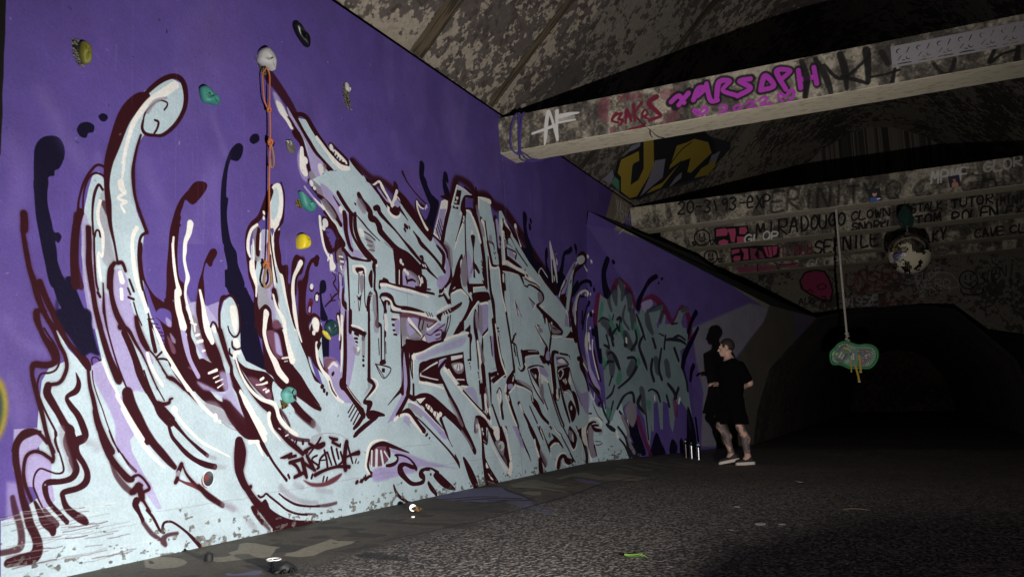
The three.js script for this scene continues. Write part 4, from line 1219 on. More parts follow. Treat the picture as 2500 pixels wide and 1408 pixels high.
'vW0.5|1830,666,29 1833,635,29 1835,600,29',
'mW|1843,623,24 1843,619,24',
'mW|1842,607,20 1842,605,20',
'mW|1871,669,12 1863,650,12',
'wW|1757,647,22 1764,601,22 1777,565,22 1783,540,11',
'mW|1762,652,15 1769,602,15',
'mW|1773,601,11 1796,601,14 1804,593,11 1803,584,7',
'gW1.3@0.7|1788,614,34 1779,582,42',
'bP|1777,597 1795,598 1802,579 1824,577 1826,555 1825,546 1797,544 1790,560',
'mW|1768,598,19 1778,569,28 1786,545,27 1796,541,14 1825,545,9',
'wW|1773,534,13 1805,536,9 1822,541,11 1826,525,14 1827,494,13 1835,459,13 1846,432,19 1856,375,19',
'mW|1801,577,8 1803,573,8',
'mW|1811,579,6 1808,575,6',
'mW|1808,563,9 1808,562,9',
'mW|1767,559,13 1766,516,24 1769,471,27 1778,442,37 1781,401,27 1785,359,27',
'mP|1724,463 1759,465 1766,449 1721,438',
'mF|1841,527 1858,529 1857,511 1858,485 1848,480 1840,457 1839,496',
'xF0.2|1843,525 1852,526 1849,502 1842,505',
'mW|1843,497,29 1844,486,29',
'mW|1789,378,10 1801,379,8',
'mW|1795,371,9 1806,370,7',
'mW|1803,363,6 1808,363,6',
'mF|1900,472 1913,456 1947,417 1981,372 1924,369 1919,401 1910,438',
'vF0.7|1916,445 1938,425 1961,375 1935,376 1924,404',
'xW|1924,435,14 1927,431,14',
'xW|1931,427,13 1933,422,13',
'mW|1930,404,16 1941,383,16 1945,374,30',
'wW|1902,470,8 1916,417,8 1920,379,8',
'mW|1899,401,7 1904,400,5',
'mW|1893,392,4 1910,393,4',
'mW|1896,383,4 1911,384,4',
'mW|1884,366,10 1900,373,9 1912,375,7',
'wF|1853,420 1864,425 1878,409 1873,393 1858,390',
'gF0.9|1854,392 1874,398 1866,378',
'mW|1854,422,9 1880,405,12 1871,380,11 1864,365,12',
'bP|1794,421 2315,418 2335,383 2357,328 2410,225 2422,168 2316,114 1728,135 1742,243 1825,260',
'mW|1772,395,33 1776,358,36 1778,312,45 1786,276,50 1803,268,51 1816,262,34',
'mW|1751,245,27 1783,255,22 1821,262,8',
'mW|1744,255,7 1776,267,8',
'wW|1784,387,13 1791,338,13 1803,297,18 1825,262,13',
'wW|1763,237,8 1792,251,7 1825,262,6',
'mW|1849,422,19 1858,384,23 1866,342,19 1870,308,19 1875,274,29',
'mW0.2|1875,274,19 1853,259,25 1832,244,29 1825,227,26 1824,219,37',
'mF0.2|1863,263 1876,253 1869,236 1848,223 1823,215 1820,227 1831,240',
'vF0.4|1831,236 1855,238 1861,232 1848,225 1832,225',
'xW|1867,255,11 1861,246,11',
'mF0.2|1875,249 1895,247 1918,238 1947,230 1972,221 1961,221 1922,230 1888,236 1874,238',
'gW1.3@0.7|1890,247,19 1938,237,20 1973,226,22',
'wW|1837,215,11 1878,236,11',
'wW|1883,233,8 1926,228,9 1971,217,7',
'wW0.2|1815,221,25 1821,235,17',
'mW|1767,215,10 1782,227,8 1791,217,14 1791,199,14 1792,190,17 1786,178,27 1791,154,26',
'wW|1781,223,11 1788,211,18 1784,197,22 1775,195,16 1777,181,14 1779,159,14',
'wW|1772,209,18 1771,201,18',
'mW|1739,185,15 1756,155,18 1770,133,18',
'mW|1827,209,35 1834,194,44 1841,178,41 1865,148,24 1876,129,17',
'xW|1829,206,14 1830,204,14',
'xW|1831,198,13 1831,197,13',
'wW|1817,207,20 1828,186,17 1847,155,16 1867,131,11',
'mW|1974,217,21 1976,197,36 2002,179,47 2029,152,29 2070,131,20',
'wW|1971,215,10 1977,193,10',
'mW|1890,188,25 1907,168,16 1933,142,24 1945,127,33',
'wW|1894,183,20 1911,162,8',
'mW|1954,179,12 1976,154,12 1994,134,14',
'mW|1876,349,23 1889,365,14 1900,372,10',
'mW|1871,347,11 1895,339,12 1900,314,14 1911,286,10',
'mW|1882,341,14 1890,313,12',
'mW|1927,326,23 1935,311,25 1935,282,21 1914,273,9 1900,281,7',
'mF|1925,325 1943,330 1985,333 2034,332 2043,320 2016,321 1962,316 1945,309 1946,285 1933,280',
'xW|1969,328,4 2028,330,4',
'mF|2043,320 2071,318 2091,303 2067,297 2052,306',
'bP|1947,309 1993,316 2043,322 2044,297 2022,294 1967,288',
'wW|1947,309,5 1993,316,5 2043,321,5',
'mW|1964,283,11 1999,289,9 2032,291,7 2065,288,8',
'wW|1942,293,11 1968,261,11 1995,233,10 2037,197,8 2065,165,9',
'mW|1956,281,9 1980,241,14 2013,210,13 2047,186,11',
'mF0.2|1971,277 2009,284 2030,278 2032,260 2034,237 2032,226 2012,237 1983,259',
'vF0.7|1975,272 1995,264 2013,246 2023,237 2004,253',
'xF0.2|2001,266 2011,264 2010,255 2002,257',
'wW|2026,285,10 2034,269,16 2027,249,11 2032,228,11',
'vF0.7|2037,285 2065,286 2086,275 2095,261 2061,263 2039,269',
'wF0.5|2044,265 2061,263 2092,247 2085,243 2058,249 2048,226 2045,238',
'mW|2031,224,7 2049,201,11 2072,169,12',
'gF0.7|2026,224 2046,242 2054,226 2048,192 2028,208',
'mW|2077,319,22 2081,310,36 2091,305,29 2102,299,24',
'mF0.2|2087,345 2105,348 2108,332 2119,328 2120,304 2096,298 2080,307 2078,326',
'vF0.5|2089,326 2109,337 2114,318 2109,308 2086,310',
'mW|2077,448,20 2127,433,29 2184,416,28 2225,399,26',
'mW|2144,396,22 2133,374,25 2124,356,25 2115,337,21',
'mW|2031,406,7 2058,404,7',
'wW|2035,402,24 2049,384,16 2067,358,8',
'mW|2030,402,7 2059,376,9 2099,348,17',
'gW2.4@0.9|2056,394,29 2073,391,23',
'mW|2115,434,12 2127,404,14 2135,383,12',
'mP|2121,435 2139,432 2219,404 2225,399 2223,389 2153,382 2139,388 2139,405',
'gF0.5|2147,415 2194,404 2218,399 2198,392 2155,389 2144,396',
'xF0.3|2143,422 2152,423 2151,416 2141,415',
'mW|2152,406,8 2182,403,8',
'wW|2144,384,4 2209,386,4',
'mW|2095,435,32 2098,433,32',
'mW|2098,426,25 2099,425,25',
'mW|2098,419,19 2099,418,19',
'mP|2262,389 2292,406 2311,402 2328,386 2241,381',
'wW|2140,379,6 2177,379,7 2222,383,6',
'wW|2234,380,6 2307,380,8 2333,376,6',
'mF0.2|2139,338 2181,338 2180,330 2155,329 2145,310 2148,262 2147,227 2129,224 2126,271 2123,318',
'mW|2192,332,12 2256,330,12',
'mW|2265,327,14 2267,325,14',
'mW|2270,319,7 2273,318,7',
'vP0.5|2154,324 2228,323 2250,304 2243,298 2161,296 2158,315',
'mW|2164,315,8 2209,319,8 2245,308,13 2249,299,11 2191,292,15 2165,289,14',
'wF0.5|2176,311 2208,317 2231,305 2181,304',
'mF0.3|2165,286 2202,287 2248,294 2260,289 2249,264 2240,252 2255,235 2264,215 2240,225 2195,220 2180,239 2160,262',
'xW|2169,277,9 2189,285,7 2207,278,17 2198,266,11 2177,256,7 2165,270,10',
'mW|2187,273,19 2189,268,17',
'xP0.2|2195,253 2222,259 2232,247 2218,239',
'mW|2214,254,10 2216,244,10',
'mW0.2|2147,224,21 2132,210,36 2147,196,15 2161,206,25 2165,224,24',
'wW|2149,222,24 2148,215,19',
'wW|2148,206,34 2150,203,34',
'mW|2119,299,24 2124,262,29 2129,224,24 2120,210,28 2138,180,25 2161,144,21 2181,120,20',
'wW|2113,294,12 2116,250,14 2118,215,12',
'mW|2091,240,13 2103,215,15 2125,175,15 2162,121,14',
'mW0.5|2170,251,24 2178,227,24 2199,179,34 2227,131,23',
'mW|2260,289,12 2279,252,10 2305,215,9 2337,177,11',
'vF1.0|2266,284 2282,265 2311,215 2343,170 2385,151 2407,215 2339,215 2303,240',
'wF0.5|2252,264 2262,267 2263,240 2245,247',
'mW|2194,215,7 2226,220,7 2244,213,10',
'wW|2201,217,7 2232,217,9 2255,200,9 2294,166,10',
'mF|2224,176 2247,193 2270,181 2286,163 2275,141 2246,128 2232,152',
'xF0.2|2246,176 2256,174 2253,164 2241,166',
'mW0.3|2271,215,29 2288,200,58 2301,170,52 2304,153,27',
'mW0.5|2335,322,27 2363,320,43 2358,302,54 2376,287,54 2395,254,25 2406,225,25',
'mW|2342,384,17 2349,353,16 2374,308,21',
'gW0.8|2377,323,43 2416,293,33 2427,267,42 2441,236,32 2463,217,22',
'wW0.5|2381,308,16 2421,278,13 2435,262,11',
'mW0.3|2414,304,17 2423,265,25 2441,236,27 2458,215,24',
'vF0.8|2403,372 2430,357 2434,299 2452,262 2469,225 2438,241 2419,288',
'wW|2466,478,7 2448,458,9 2436,422,8 2422,378,54 2423,341,9',
'xW|2448,409,19 2442,393,33 2439,376,35 2444,360,26',
'mW|2442,379,8 2436,363,8',
'wW|2463,388,12 2455,353,10 2458,310,11 2468,260,14',
'mW|2464,353,18 2467,310,18 2476,254,18',
'nW0.6|2498,469,53 2494,430,53 2490,376,53 2491,321,44',
'nW|2473,413,39 2473,410,39',
'xW|2461,430,12 2460,426,12',
'nW|2473,476,31 2474,472,31',
'wW|2300,443,12 2311,431,20 2304,417,17',
'mW|2310,474,42 2313,444,56 2322,419,70 2329,388,70',
'mW|2354,473,14 2350,421,17 2349,384,23 2361,343,28 2376,318,26',
'wW|702,496,20 704,488,20 708,483,10 698,474,7 705,472,9 711,471,9 703,465,7 708,457,9',
'wW|672,464,9 669,450,10 670,436,10 676,421,10 677,405,9 676,390,6 671,395,5 671,380,9 674,364,8 675,358,4',
'wW|728,438,13 722,426,12 721,407,11 724,385,14 729,363,14 739,340,13 745,325,13',
'wW|703,372,14 706,361,16',
'wW|705,350,11 706,338,10',
'wW0.6@0.9|792,669,25 770,648,24 749,629,20 733,608,16 720,584,14 710,552,9 704,524,6',
'wW0.6@0.8|720,584,8 709,543,10 705,510,8 702,489,6',
'gW1.2@0.8|776,643,6 756,630,11 743,610,11',
'wW|787,426,7 789,399,8 792,381,9 797,362,14 795,356,18 798,336,20 802,316,18 808,296,18',
'vW0.3|806,301,18 811,281,18 818,261,14 833,238,14',
'wW|808,429,9 808,404,10 813,383,10 810,364,9 811,346,7 818,323,6 823,314,6',
'wW|819,315,4 829,313,6',
'wW|826,312,7 827,303,5',
'wW|835,365,4 841,343,10 845,322,17 850,304,19 859,289,15',
'wW|829,297,8 835,299,7',
'wW|832,288,9 840,290,10',
'wW|841,275,7 845,276,6',
'wW|862,311,14 865,305,10',
'wW|852,243,7 867,248,10',
'wW|861,236,5 871,240,3',
'wW|865,230,5 879,235,3',
'wW|869,222,5 880,228,3',
'wW|756,305,5 763,293,12 773,273,13 785,258,11 800,238,11 815,219,12',
'wW|746,267,10 751,253,11 763,234,9 771,224,7',
'wW0.1|680,257,7 684,246,7 692,229,7 699,219,7',
'wW0.1@0.9|680,256,7 688,235,7 700,216,7 701,210,10 708,200,10 723,177,11 740,153,13',
'wW|701,212,10 703,209,10',
'wW0.3@0.85|709,194,11 729,163,13 751,135,11 774,115,8',
'wW|790,192,19 792,191,19',
'wW|791,189,11 801,176,10 819,160,9 840,144,8 863,133,7 890,121,5',
'wW|787,250,10 815,221,11 837,198,11 859,181,11',
'wW|864,181,16 865,176,16',
'wW|872,173,10 873,172,10',
'wW|755,247,7 763,236,7 771,225,7',
'wW0.5|914,218,8 924,201,19 938,183,22 953,160,22 964,142,20',
'wW|931,140,12 950,139,11',
'wW0.3|948,139,12 959,118,6',
'wW|903,269,16 905,275,14 913,277,13',
'wW|905,267,7 915,244,8 933,221,11 957,205,12 984,198,16 992,189,17 997,174,15 1013,159,12',
'wF0.9|895,346 906,347 910,326 907,305 901,311 896,329',
'wW0.3|972,342,25 969,327,18 967,309,16 973,289,15 981,275,17 990,264,25 999,249,26 1016,235,21',
'wW0.2|989,374,8 995,356,11 1007,342,14 1013,332,17 1016,312,17 1022,292,21 1031,269,29',
'wW|957,235,9 963,238,9',
'wW|947,227,4 960,228,6 971,231,8',
'wW|962,219,5 969,221,5',
'wW|969,216,9 974,218,9',
'wW|975,182,14 974,173,13 981,157,10',
'wW0.5|914,216,12 929,196,19 943,175,22 958,156,20',
'wW1.4|1092,337,38 1093,328,33',
'wW|1087,319,16 1087,318,16',
'wW|906,292,24 909,288,20',
'wW0.5@0.9|1007,271,7 1022,273,7',
'wW0.5@0.7|1012,266,5 1019,267,5',
'wW|1037,397,12 1037,359,13 1041,336,12 1048,316,11 1055,301,6',
'wW|837,365,5 842,346,10 846,326,15 852,307,17 860,290,14',
'wW|1058,439,21 1049,426,17 1039,409,14 1036,384,17 1040,356,15 1045,326,12',
'wW|819,462,23 816,447,19 810,433,14 809,418,13 808,409,9 811,393,10 815,380,12 811,367,9 810,352,9 816,335,7 823,315,7',
'wW|789,436,7 788,421,8 790,397,10 794,374,10 799,357,18 795,352,18 798,332,22 807,308,22',
'wW|955,487,9 942,476,11 935,459,13 934,442,13 938,431,8',
'wW|945,460,5 946,444,7 946,425,6',
'wW|962,473,6 960,446,7',
'wW|942,421,23 943,408,23 948,395,18 951,384,9',
'wW0.3|951,384,8 950,368,6',
'wW|970,511,10 971,509,10',
'wW|970,502,10 970,500,10',
'wW0.3|971,345,18 969,331,18 968,318,16',
'wW|988,375,7 995,357,10 1004,343,11 1013,333,18',
'wW|991,189,13 1000,173,14 1019,156,14 1038,146,13',
'wW0.2|974,181,15 974,170,13 981,156,10 999,139,5',
'wW0.3|938,185,11 952,168,19 967,151,12',
'wW|932,139,12 948,140,9',
'wW0.3|948,137,12 956,122,6',
'xW|995,158,3 1000,156,3',
'xW|1011,145,5 1017,147,5',
'hW4.5@0.9|2497,451,58 2530,540,47 2579,528,33 2649,600,49 2713,580,63 2747,520,47 2846,561,52 2911,526,76 2959,476,44 3032,534,44 3069,491,65 3054,427,60',
'nW0.4|2614,680,42 2600,662,48 2579,626,50 2575,581,68 2583,549,97',
'nW|2643,673,34 2645,672,34',
'nW0.4|2891,644,36 2844,622,38 2802,583,31 2766,542,45 2753,516,50',
'nW|2920,636,19 2927,639,19',
'nW|2897,618,15 2901,620,15',
'nW0.5|3123,522,47 3082,483,37 3049,436,40 3020,378,28',
'tP|2541,549 2558,539 2579,532 2596,546 2629,573 2642,570 2663,616 2678,607 2695,592 2678,552 2717,568 2728,556 2721,501 2737,506 2754,490 2785,535 2838,554 2848,535 2806,498 2836,513 2883,533 2913,540 2901,512 2854,462 2857,441 2907,508 2919,496 2905,465 2957,467 2984,491 3006,519 3040,537 3079,537 3076,523 3035,512 3011,475 3027,444 3048,432 3028,378 2495,361 2503,451',
'vF1.3|2779,535 2837,552 2844,535 2793,506',
'tP|2513,431 3043,457 3040,407 2980,365 2992,307 3000,268 2998,200 2994,113 2972,71 2935,54 2958,86 2971,142 2938,181 2912,181 2876,117 2850,71 2841,99 2850,173 2819,183 2791,83 2776,88 2786,183 2759,175 2734,81 2722,81 2728,112 2699,34 2687,39 2690,122 2668,158 2643,177 2615,186 2581,169 2551,135 2534,153 2488,112 2479,129 2491,213 2502,321',
'nF|2608,160 2639,133 2648,80 2668,9 2623,12 2604,56 2586,100',
'nF|2703,25 2748,76 2770,39 2785,2 2727,-3 2682,4',
'nF|2839,49 2866,25 2850,-2 2810,5',
'nF|2977,161 3001,65 2980,-5 2900,-5 2933,44',
'nF1.7|2568,58 2615,38 2627,-1 2575,-2',
'hW1.8@0.8|2653,128,45 2668,70,45 2682,35,44 2697,3,29',
'hW2.4@0.6|2895,182,52 2890,135,51',
'gF3.5|2622,186 2650,176 2646,132 2615,99 2592,125 2586,160',
'bP|2478,188 2475,112 2487,103 2545,170 2571,186 2575,143 2595,108 2587,74 2605,30 2612,0 2427,-4 2458,130',
'xF0.9|2589,125 2595,108 2587,74 2569,62',
'dW|2475,112,21 2499,99,34 2525,89,13',
'wW0.4|2522,89,23 2525,73,34',
'dW|2555,152,21 2583,117,23 2589,82,23 2576,62,29 2598,31,41 2612,0,28',
'dW|2535,102,20 2564,71,22 2571,41,23 2580,19,40 2598,1,25',
'dW|2533,64,14 2557,41,21 2576,2,27',
'gW1.3|2565,135,34 2584,91,35 2582,57,29 2602,18,33',
'dW|2416,243,19 2460,197,21 2471,154,22 2490,120,18',
'dW|2528,187,15 2504,149,15 2483,116,17',
'dW0.4@0.55|2600,562,24 2585,528,39 2591,496,27',
'dW1.3@0.55|2629,573,65 2623,548,67 2623,519,28',
'dW1.3@0.55|2670,602,73 2676,569,55 2661,538,25',
'dW1.8@0.55|2709,563,87 2709,538,68 2694,503,25',
'dW1.8@0.55|2807,507,25 2867,523,43 2905,535,43',
'dW1.8@0.55|2900,508,50 2878,472,37',
'dW2.4@0.55|3030,525,44 3070,532,36',
'dW|2509,451,12 2532,466,15 2563,462,14 2585,443,27 2567,423,38 2574,399,40',
'dW2.5@0.55|2535,453,66 2557,438,65 2558,414,40',
'dW|2600,481,11 2578,443,16',
'dW|2616,465,19 2638,471,28 2621,429,30 2611,445,27',
'dW0.9@0.55|2677,519,17 2652,472,28 2677,436,27',
'dW1.7@0.55|2713,496,72 2711,463,68 2698,437,25',
'dW|2739,490,21 2756,444,30 2767,403,21',
'dW1.8@0.55|2804,489,57 2804,459,76 2818,430,45',
'dW|2892,404,12 2930,409,26 2989,407,28 3024,395,21',
'dW|2949,467,17 2988,473,12',
'dW|2862,428,10 2889,421,14',
'dW|2523,373,18 2547,366,27',
'dW|2647,426,20 2654,398,33 2642,377,35',
'dW|2818,405,31 2825,376,31',
'eF1.7|2512,463 2537,517 2550,518 2543,485 2518,460',
'eF1.7|2574,483 2606,424 2596,408 2575,431',
'eF1.7|2635,458 2652,418 2639,394 2625,417',
'eF1.7|2719,463 2742,418 2731,401 2708,421',
'dW|2543,406,21 2550,370,15',
'dW|2609,436,15 2573,407,25 2573,376,30',
'dW1.9@0.55|2656,411,79 2665,384,88 2691,366,38',
'dW|2716,432,22 2714,395,27 2674,361,22',
'dW|2759,415,18 2725,377,31 2743,321,39 2751,294,16',
'dW|2536,344,17 2559,349,22 2576,327,44 2589,292,30',
'dW1.8@0.55|2543,344,74 2549,309,73 2541,274,42',
'dW|2503,295,21 2530,317,22 2559,318,18',
'dW|2540,269,15 2518,239,12',
'dW|2644,333,18 2683,334,24 2691,307,33 2642,265,20 2567,230,15',
'dW2.3@0.55|2670,315,59 2639,283,59',
'dW|2794,332,24 2776,294,32 2782,257,33',
'dW2.0@0.55|2818,328,67 2816,290,67',
'dW|2863,372,21 2828,304,26 2833,262,34',
'dW2.0@0.55|2883,319,69 2881,281,69',
'dW|2947,409,31 2984,425,20 3024,411,19',
'dW|2948,374,34 2964,331,27',
'dW|2901,421,21 2881,372,22',
'dW|2494,196,13 2527,213,17 2547,239,14',
'dW|2543,161,18 2580,195,21 2614,212,14 2644,212,26 2645,185,31',
'dW|2688,203,25 2665,176,37 2689,149,27',
'dW|2740,220,13 2765,225,14 2794,211,29 2802,183,23',
'dW1.8@0.55|2700,221,63 2699,185,63 2697,149,47',
'dW|2870,243,29 2897,219,38 2908,196,34',
'dW|2849,201,27 2855,164,27',
'dW|2935,229,27 2898,191,27',
'dW|2984,307,34 2997,258,30 2994,219,25',
'dW|2704,144,16 2696,56,15',
'dW|2971,142,25 2972,85,29',
'eF1.8|2589,292 2597,265 2569,239 2559,256',
'eF1.9|2708,339 2717,316 2691,307',
'eF1.8@0.8|2505,334 2523,317 2509,291 2497,299',
'eF1.7@0.8|2488,171 2512,153 2492,128 2481,137',
'eF1.9@0.8|2714,184 2746,184 2728,148',
'wW0.9|2654,401,21 2652,388,21',
'wW0.9|2772,202,13 2770,188,13',
'wW1.0|2932,191,23 2919,174,20',
'nW1.5|3123,461,26 3078,418,39 3012,356,55 2984,307,45',
'nW1.0|3058,313,42 3040,293,39 3024,258,31',
'nW0.5|3018,117,26 3011,36,25',
'xW0.0@0.45|2902,957,27 2897,963,9 2882,956,14 2876,945,27 2890,938,26 2884,927,15 2872,920,9 2864,926,19',
'xW0.0@0.45|2912,964,19 2897,934,22 2897,922,28 2906,923,12 2920,935,17 2935,965,22',
'xW0.0@0.45|2922,926,22 2938,964,18 2955,965,18 2957,956,22 2946,946,8 2930,945,28 2945,927,25',
'xW0.0@0.45|3004,970,10 2980,969,16 2956,926,22',
'xW0.0@0.45|2968,947,10 2987,948,10',
'xW0.0@0.45|3030,968,11 3006,966,17 2988,927,31 3012,928,9',
'xW0.0@0.45|2997,946,9 3016,947,9',
'xW0.0@0.45|2869,882,20 2887,916,13 2908,917,16 2910,909,22 2898,900,8 2878,899,9',
'xW0.0@0.45|2908,883,19 2929,922,16 2950,923,19 2952,914,22 2939,904,8 2919,903,23 2938,884,24',
'xW0.0@0.45|2975,924,11 2960,916,14 2954,906,24 2953,895,28 2962,888,9 2977,896,16 2983,907,26 2984,918,26 2975,924,22',
'xW0.0@0.45|2991,890,23 3012,929,24',
'xW0.0@0.45|3021,891,21 3043,931,24',
'xW0.0@0.45|3001,909,10 3032,911,11',
'xW0.0@0.4|2698,803,12 2894,877,10 2716,799,8 2932,878,21',
'xW0.0@0.4|2950,881,29 2727,798,11 2965,872,10 2735,796,8 2990,882,17',
'xW0.0@0.4|2745,792,11 3004,879,10 2757,801,10 3037,880,26 2763,789,12',
'xW0.0@0.4|2880,972,25 2876,905,25 2696,782,11'
];
const BEAM1 = [
'xW|398,186,46 386,129,46 378,53,41 371,6,17',
'xW|405,184,31 423,123,31 445,27,31',
'xW|449,180,45 445,99,32 446,22,32',
'xW|302,81,28 369,91,32 433,103,40',
'xW|454,148,47 512,150,43 572,148,19',
'xW1.9@0.6|462,125,59 542,130,39',
'xW|456,114,23 551,114,19',
'PW2.8@0.55|718,177,118 707,127,113 724,77,54',
'PW2.8@0.5|804,182,75 905,175,74',
'PW2.7@0.45|1040,156,120 1092,127,134 1079,48,111 1023,4,76',
'PW1.8@0.6|750,24,54 760,-9,36',
'BW|777,105,40 752,72,26 787,55,21',
'BW|762,95,27 805,100,28 788,75,26 810,62,29 793,39,20',
'BW|825,45,22 834,113,39 855,51,25',
'BW|819,76,19 857,79,19',
'BW|871,135,36 874,48,25',
'BW|915,136,31 875,85,22 901,43,21',
'BW|914,59,23 942,72,23 929,97,22 913,70,28 946,44,17',
'BW|991,152,58 950,128,47 991,74,44 1009,48,30 964,41,38 949,34,27',
'BW|842,5,41 907,12,34 927,26,23',
'PW|865,-8,27 897,4,19',
'kW0.9@0.7|915,-13,3 949,-55,5 970,-77,3',
'kW3.2@0.85|1061,109,99 1104,138,91 1132,90,85',
'kW3.1@0.85|1086,83,89 1156,144,97',
'kW3.1@0.85|1173,98,94 1202,155,97 1237,148,89 1195,115,88',
'kW3.1@0.85|1243,170,85 1258,83,83 1292,75,81',
'kW3.1@0.85|1287,76,88 1304,166,94 1357,160,82 1319,121,83 1377,84,84',
'kW3.0@0.85|1454,152,91 1399,152,85 1451,105,85 1384,77,93',
'kW3.0@0.85|1494,84,86 1519,154,91 1558,93,85 1494,84,91',
'kW3.0@0.85|1609,63,78 1572,166,84 1635,153,77 1595,121,90',
'kW3.0@0.85|1670,151,78 1674,60,78',
'kW2.9@0.85|1737,151,77 1746,65,76',
'kW2.9@0.9|1701,84,55 1687,17,36',
'QW1.1|1065,111,49 1104,135,50 1129,94,46',
'QW1.0|1102,88,49 1152,139,53',
'QW1.0|1176,100,51 1202,153,53 1236,146,48 1197,116,48',
'QW1.0|1243,170,46 1258,83,49 1292,75,45',
'QW1.0|1287,76,48 1304,164,56 1355,159,45 1319,121,41 1375,86,46',
'QW1.0|1451,151,50 1401,150,46 1449,105,50 1387,79,51',
'QW1.0|1495,86,47 1519,152,54 1556,94,46 1496,86,50',
'QW1.0|1609,65,42 1573,164,50 1633,153,42 1596,123,45',
'QW1.0|1669,149,43 1674,60,46',
'QW1.0|1670,102,48 1740,101,48',
'QW1.0|1737,148,42 1744,67,45',
'QW|1196,17,19 1173,40,27 1182,50,29 1201,34,21 1222,51,30 1240,43,27 1231,26,30 1196,17,22',
'QW|1597,0,21 1572,40,25 1586,51,31 1603,32,24 1627,58,33 1644,46,29 1629,15,28 1597,0,24',
'QW1.0@0.85|1295,38,26 1319,45,28 1333,27,29 1298,9,22 1343,7,25',
'QW1.0@0.85|1367,27,25 1391,33,27 1398,13,29 1372,6,28 1366,25,22',
'QW1.0@0.85|1420,31,25 1444,40,28 1458,27,28 1428,7,22 1473,7,28',
'QW1.0@0.85|1482,38,25 1506,51,28 1520,36,27 1490,14,22 1543,12,28',
'kW2.5@0.8|1686,189,45 1703,100,60 1692,9,37',
'kW2.5@0.8|1747,184,44 1785,91,58 1801,8,43',
'kW2.4@0.85|1782,149,30 1850,69,33 1958,138,26 1974,159,32',
'kW2.5@0.85|1852,186,57 1867,108,63 1868,17,35',
'kW1.6@0.85|1851,79,31 1914,48,37 1956,24,25',
'kW2.4@0.85|1962,180,71 1963,103,57 1958,31,43',
'kW1.6@0.85|1969,51,20 2029,52,20 2086,61,23',
'kW1.6@0.85|2069,68,29 2053,7,37',
'kW2.4@0.6|2023,156,55 2046,94,41',
'kW2.3@0.7|2222,59,27 2239,24,27 2264,3,35 2288,21,37 2302,62,33',
'kW1.5@0.85|2448,68,32 2428,22,33 2474,47,21 2525,55,25',
'kW2.3@0.85|2535,64,38 2523,9,50'
];
const BEAM2 = [
'kW|497,174,34 519,193,29 541,172,28 528,139,26 488,97,27 537,94,29',
'kW|589,188,28 569,170,33 563,141,26 567,112,27 585,92,32 606,110,26 612,139,29 608,168,31 589,188,26',
'kW|637,136,31 675,134,30',
'kW|700,167,29 725,176,27 743,155,30 721,132,30 741,107,26 722,79,30 694,90,26',
'kW|776,168,27 789,87,29',
'kW|876,151,26 860,170,28 838,149,29 850,126,29 876,147,26 863,80,24',
'kW|898,163,32 923,171,29 939,151,24 917,128,26 935,103,28 915,75,27 889,86,31',
'kW|970,121,26 1007,119,27',
'kW|1026,118,27 1063,121,27 1060,154,25 1043,165,26 1024,128,26 1028,80,26 1060,78,30',
'kW|1084,65,30 1142,156,29',
'kW|1097,158,28 1129,63,29',
'kW|1141,66,28 1150,156,29 1182,155,24 1191,132,27 1177,110,25 1146,111,27',
'kW6.3@0.6|1298,167,46 1218,170,45 1199,24,35 1279,22,42',
'kW6.3@0.6|1208,97,43 1272,95,38',
'kW6.2@0.6|1306,24,36 1330,175,38 1385,173,43 1399,134,36 1373,98,40 1318,100,40 1385,22,36',
'kW6.2@0.6|1458,23,42 1472,151,44',
'kW6.1@0.6|1519,10,36 1543,160,42 1596,8,44 1619,157,42',
'kW6.1@0.6|1662,14,34 1679,161,33',
'kW6.0@0.6|1738,141,40 1812,137,37',
'kW6.0@0.6|1775,139,34 1767,13,32',
'kW6.0@0.6|1846,144,35 1877,75,42 1919,141,43',
'kW6.0@0.6|1877,75,41 1872,7,34',
'kW5.9@0.5|2037,142,36 1998,116,36 1984,75,32 1989,35,34 2022,9,30 2061,35,30 2075,75,29 2070,115,28 2037,142,36',
'kW5.9@0.5|2036,49,27 2066,-4,32',
'kW5.8@0.4|2266,98,39 2229,115,40 2182,92,36 2164,58,37 2176,18,34 2219,1,37 2259,18,38',
'kW5.7@0.4|2320,122,31 2306,36,33 2329,-1,35 2367,-1,38 2402,36,33 2416,122,34',
'kW5.7@0.4|2549,100,40 2514,118,35 2468,94,39 2450,59,37 2458,19,36 2498,2,37 2539,25,37 2543,54,38 2505,54,41',
'kW5.7@0.4|2561,12,35 2622,135,34 2653,13,37',
'kW5.6@0.4|2585,61,42 2640,61,40',
'kW5.6@0.4|2696,1,33 2707,108,34 2786,2,42 2798,108,31',
'xW0.0@0.85|2268,87,28 2285,170,27 2295,120,33 2320,169,25 2311,85,29',
'xW0.0@0.85|2329,86,25 2340,167,30 2370,165,29 2378,144,29 2364,125,33 2334,126,28',
'xW0.0@0.85|2389,83,26 2404,167,32 2414,116,27 2438,165,27 2431,81,25',
'xW0.0@0.85|2499,163,32 2457,166,27 2444,85,30',
'xW0.0@0.85|2451,125,28 2484,124,27',
'xW0.0@0.8|2540,120,32 2546,120,37',
'xW0.0@0.7|2637,176,30 2621,186,27 2600,172,23 2591,152,22 2595,128,27 2614,119,25 2633,133,27 2635,150,23 2617,149,31',
'xW0.0@0.7|2657,197,25 2648,118,24 2691,119,25',
'xW0.0@0.7|2733,190,23 2714,176,28 2708,155,20 2711,135,24 2727,122,25 2745,136,23 2751,157,24 2749,177,26 2733,190,25',
'xW0.0@0.7|2765,131,23 2773,197,26 2803,197,29 2812,181,23 2799,165,26 2769,164,25 2808,132,28'
];
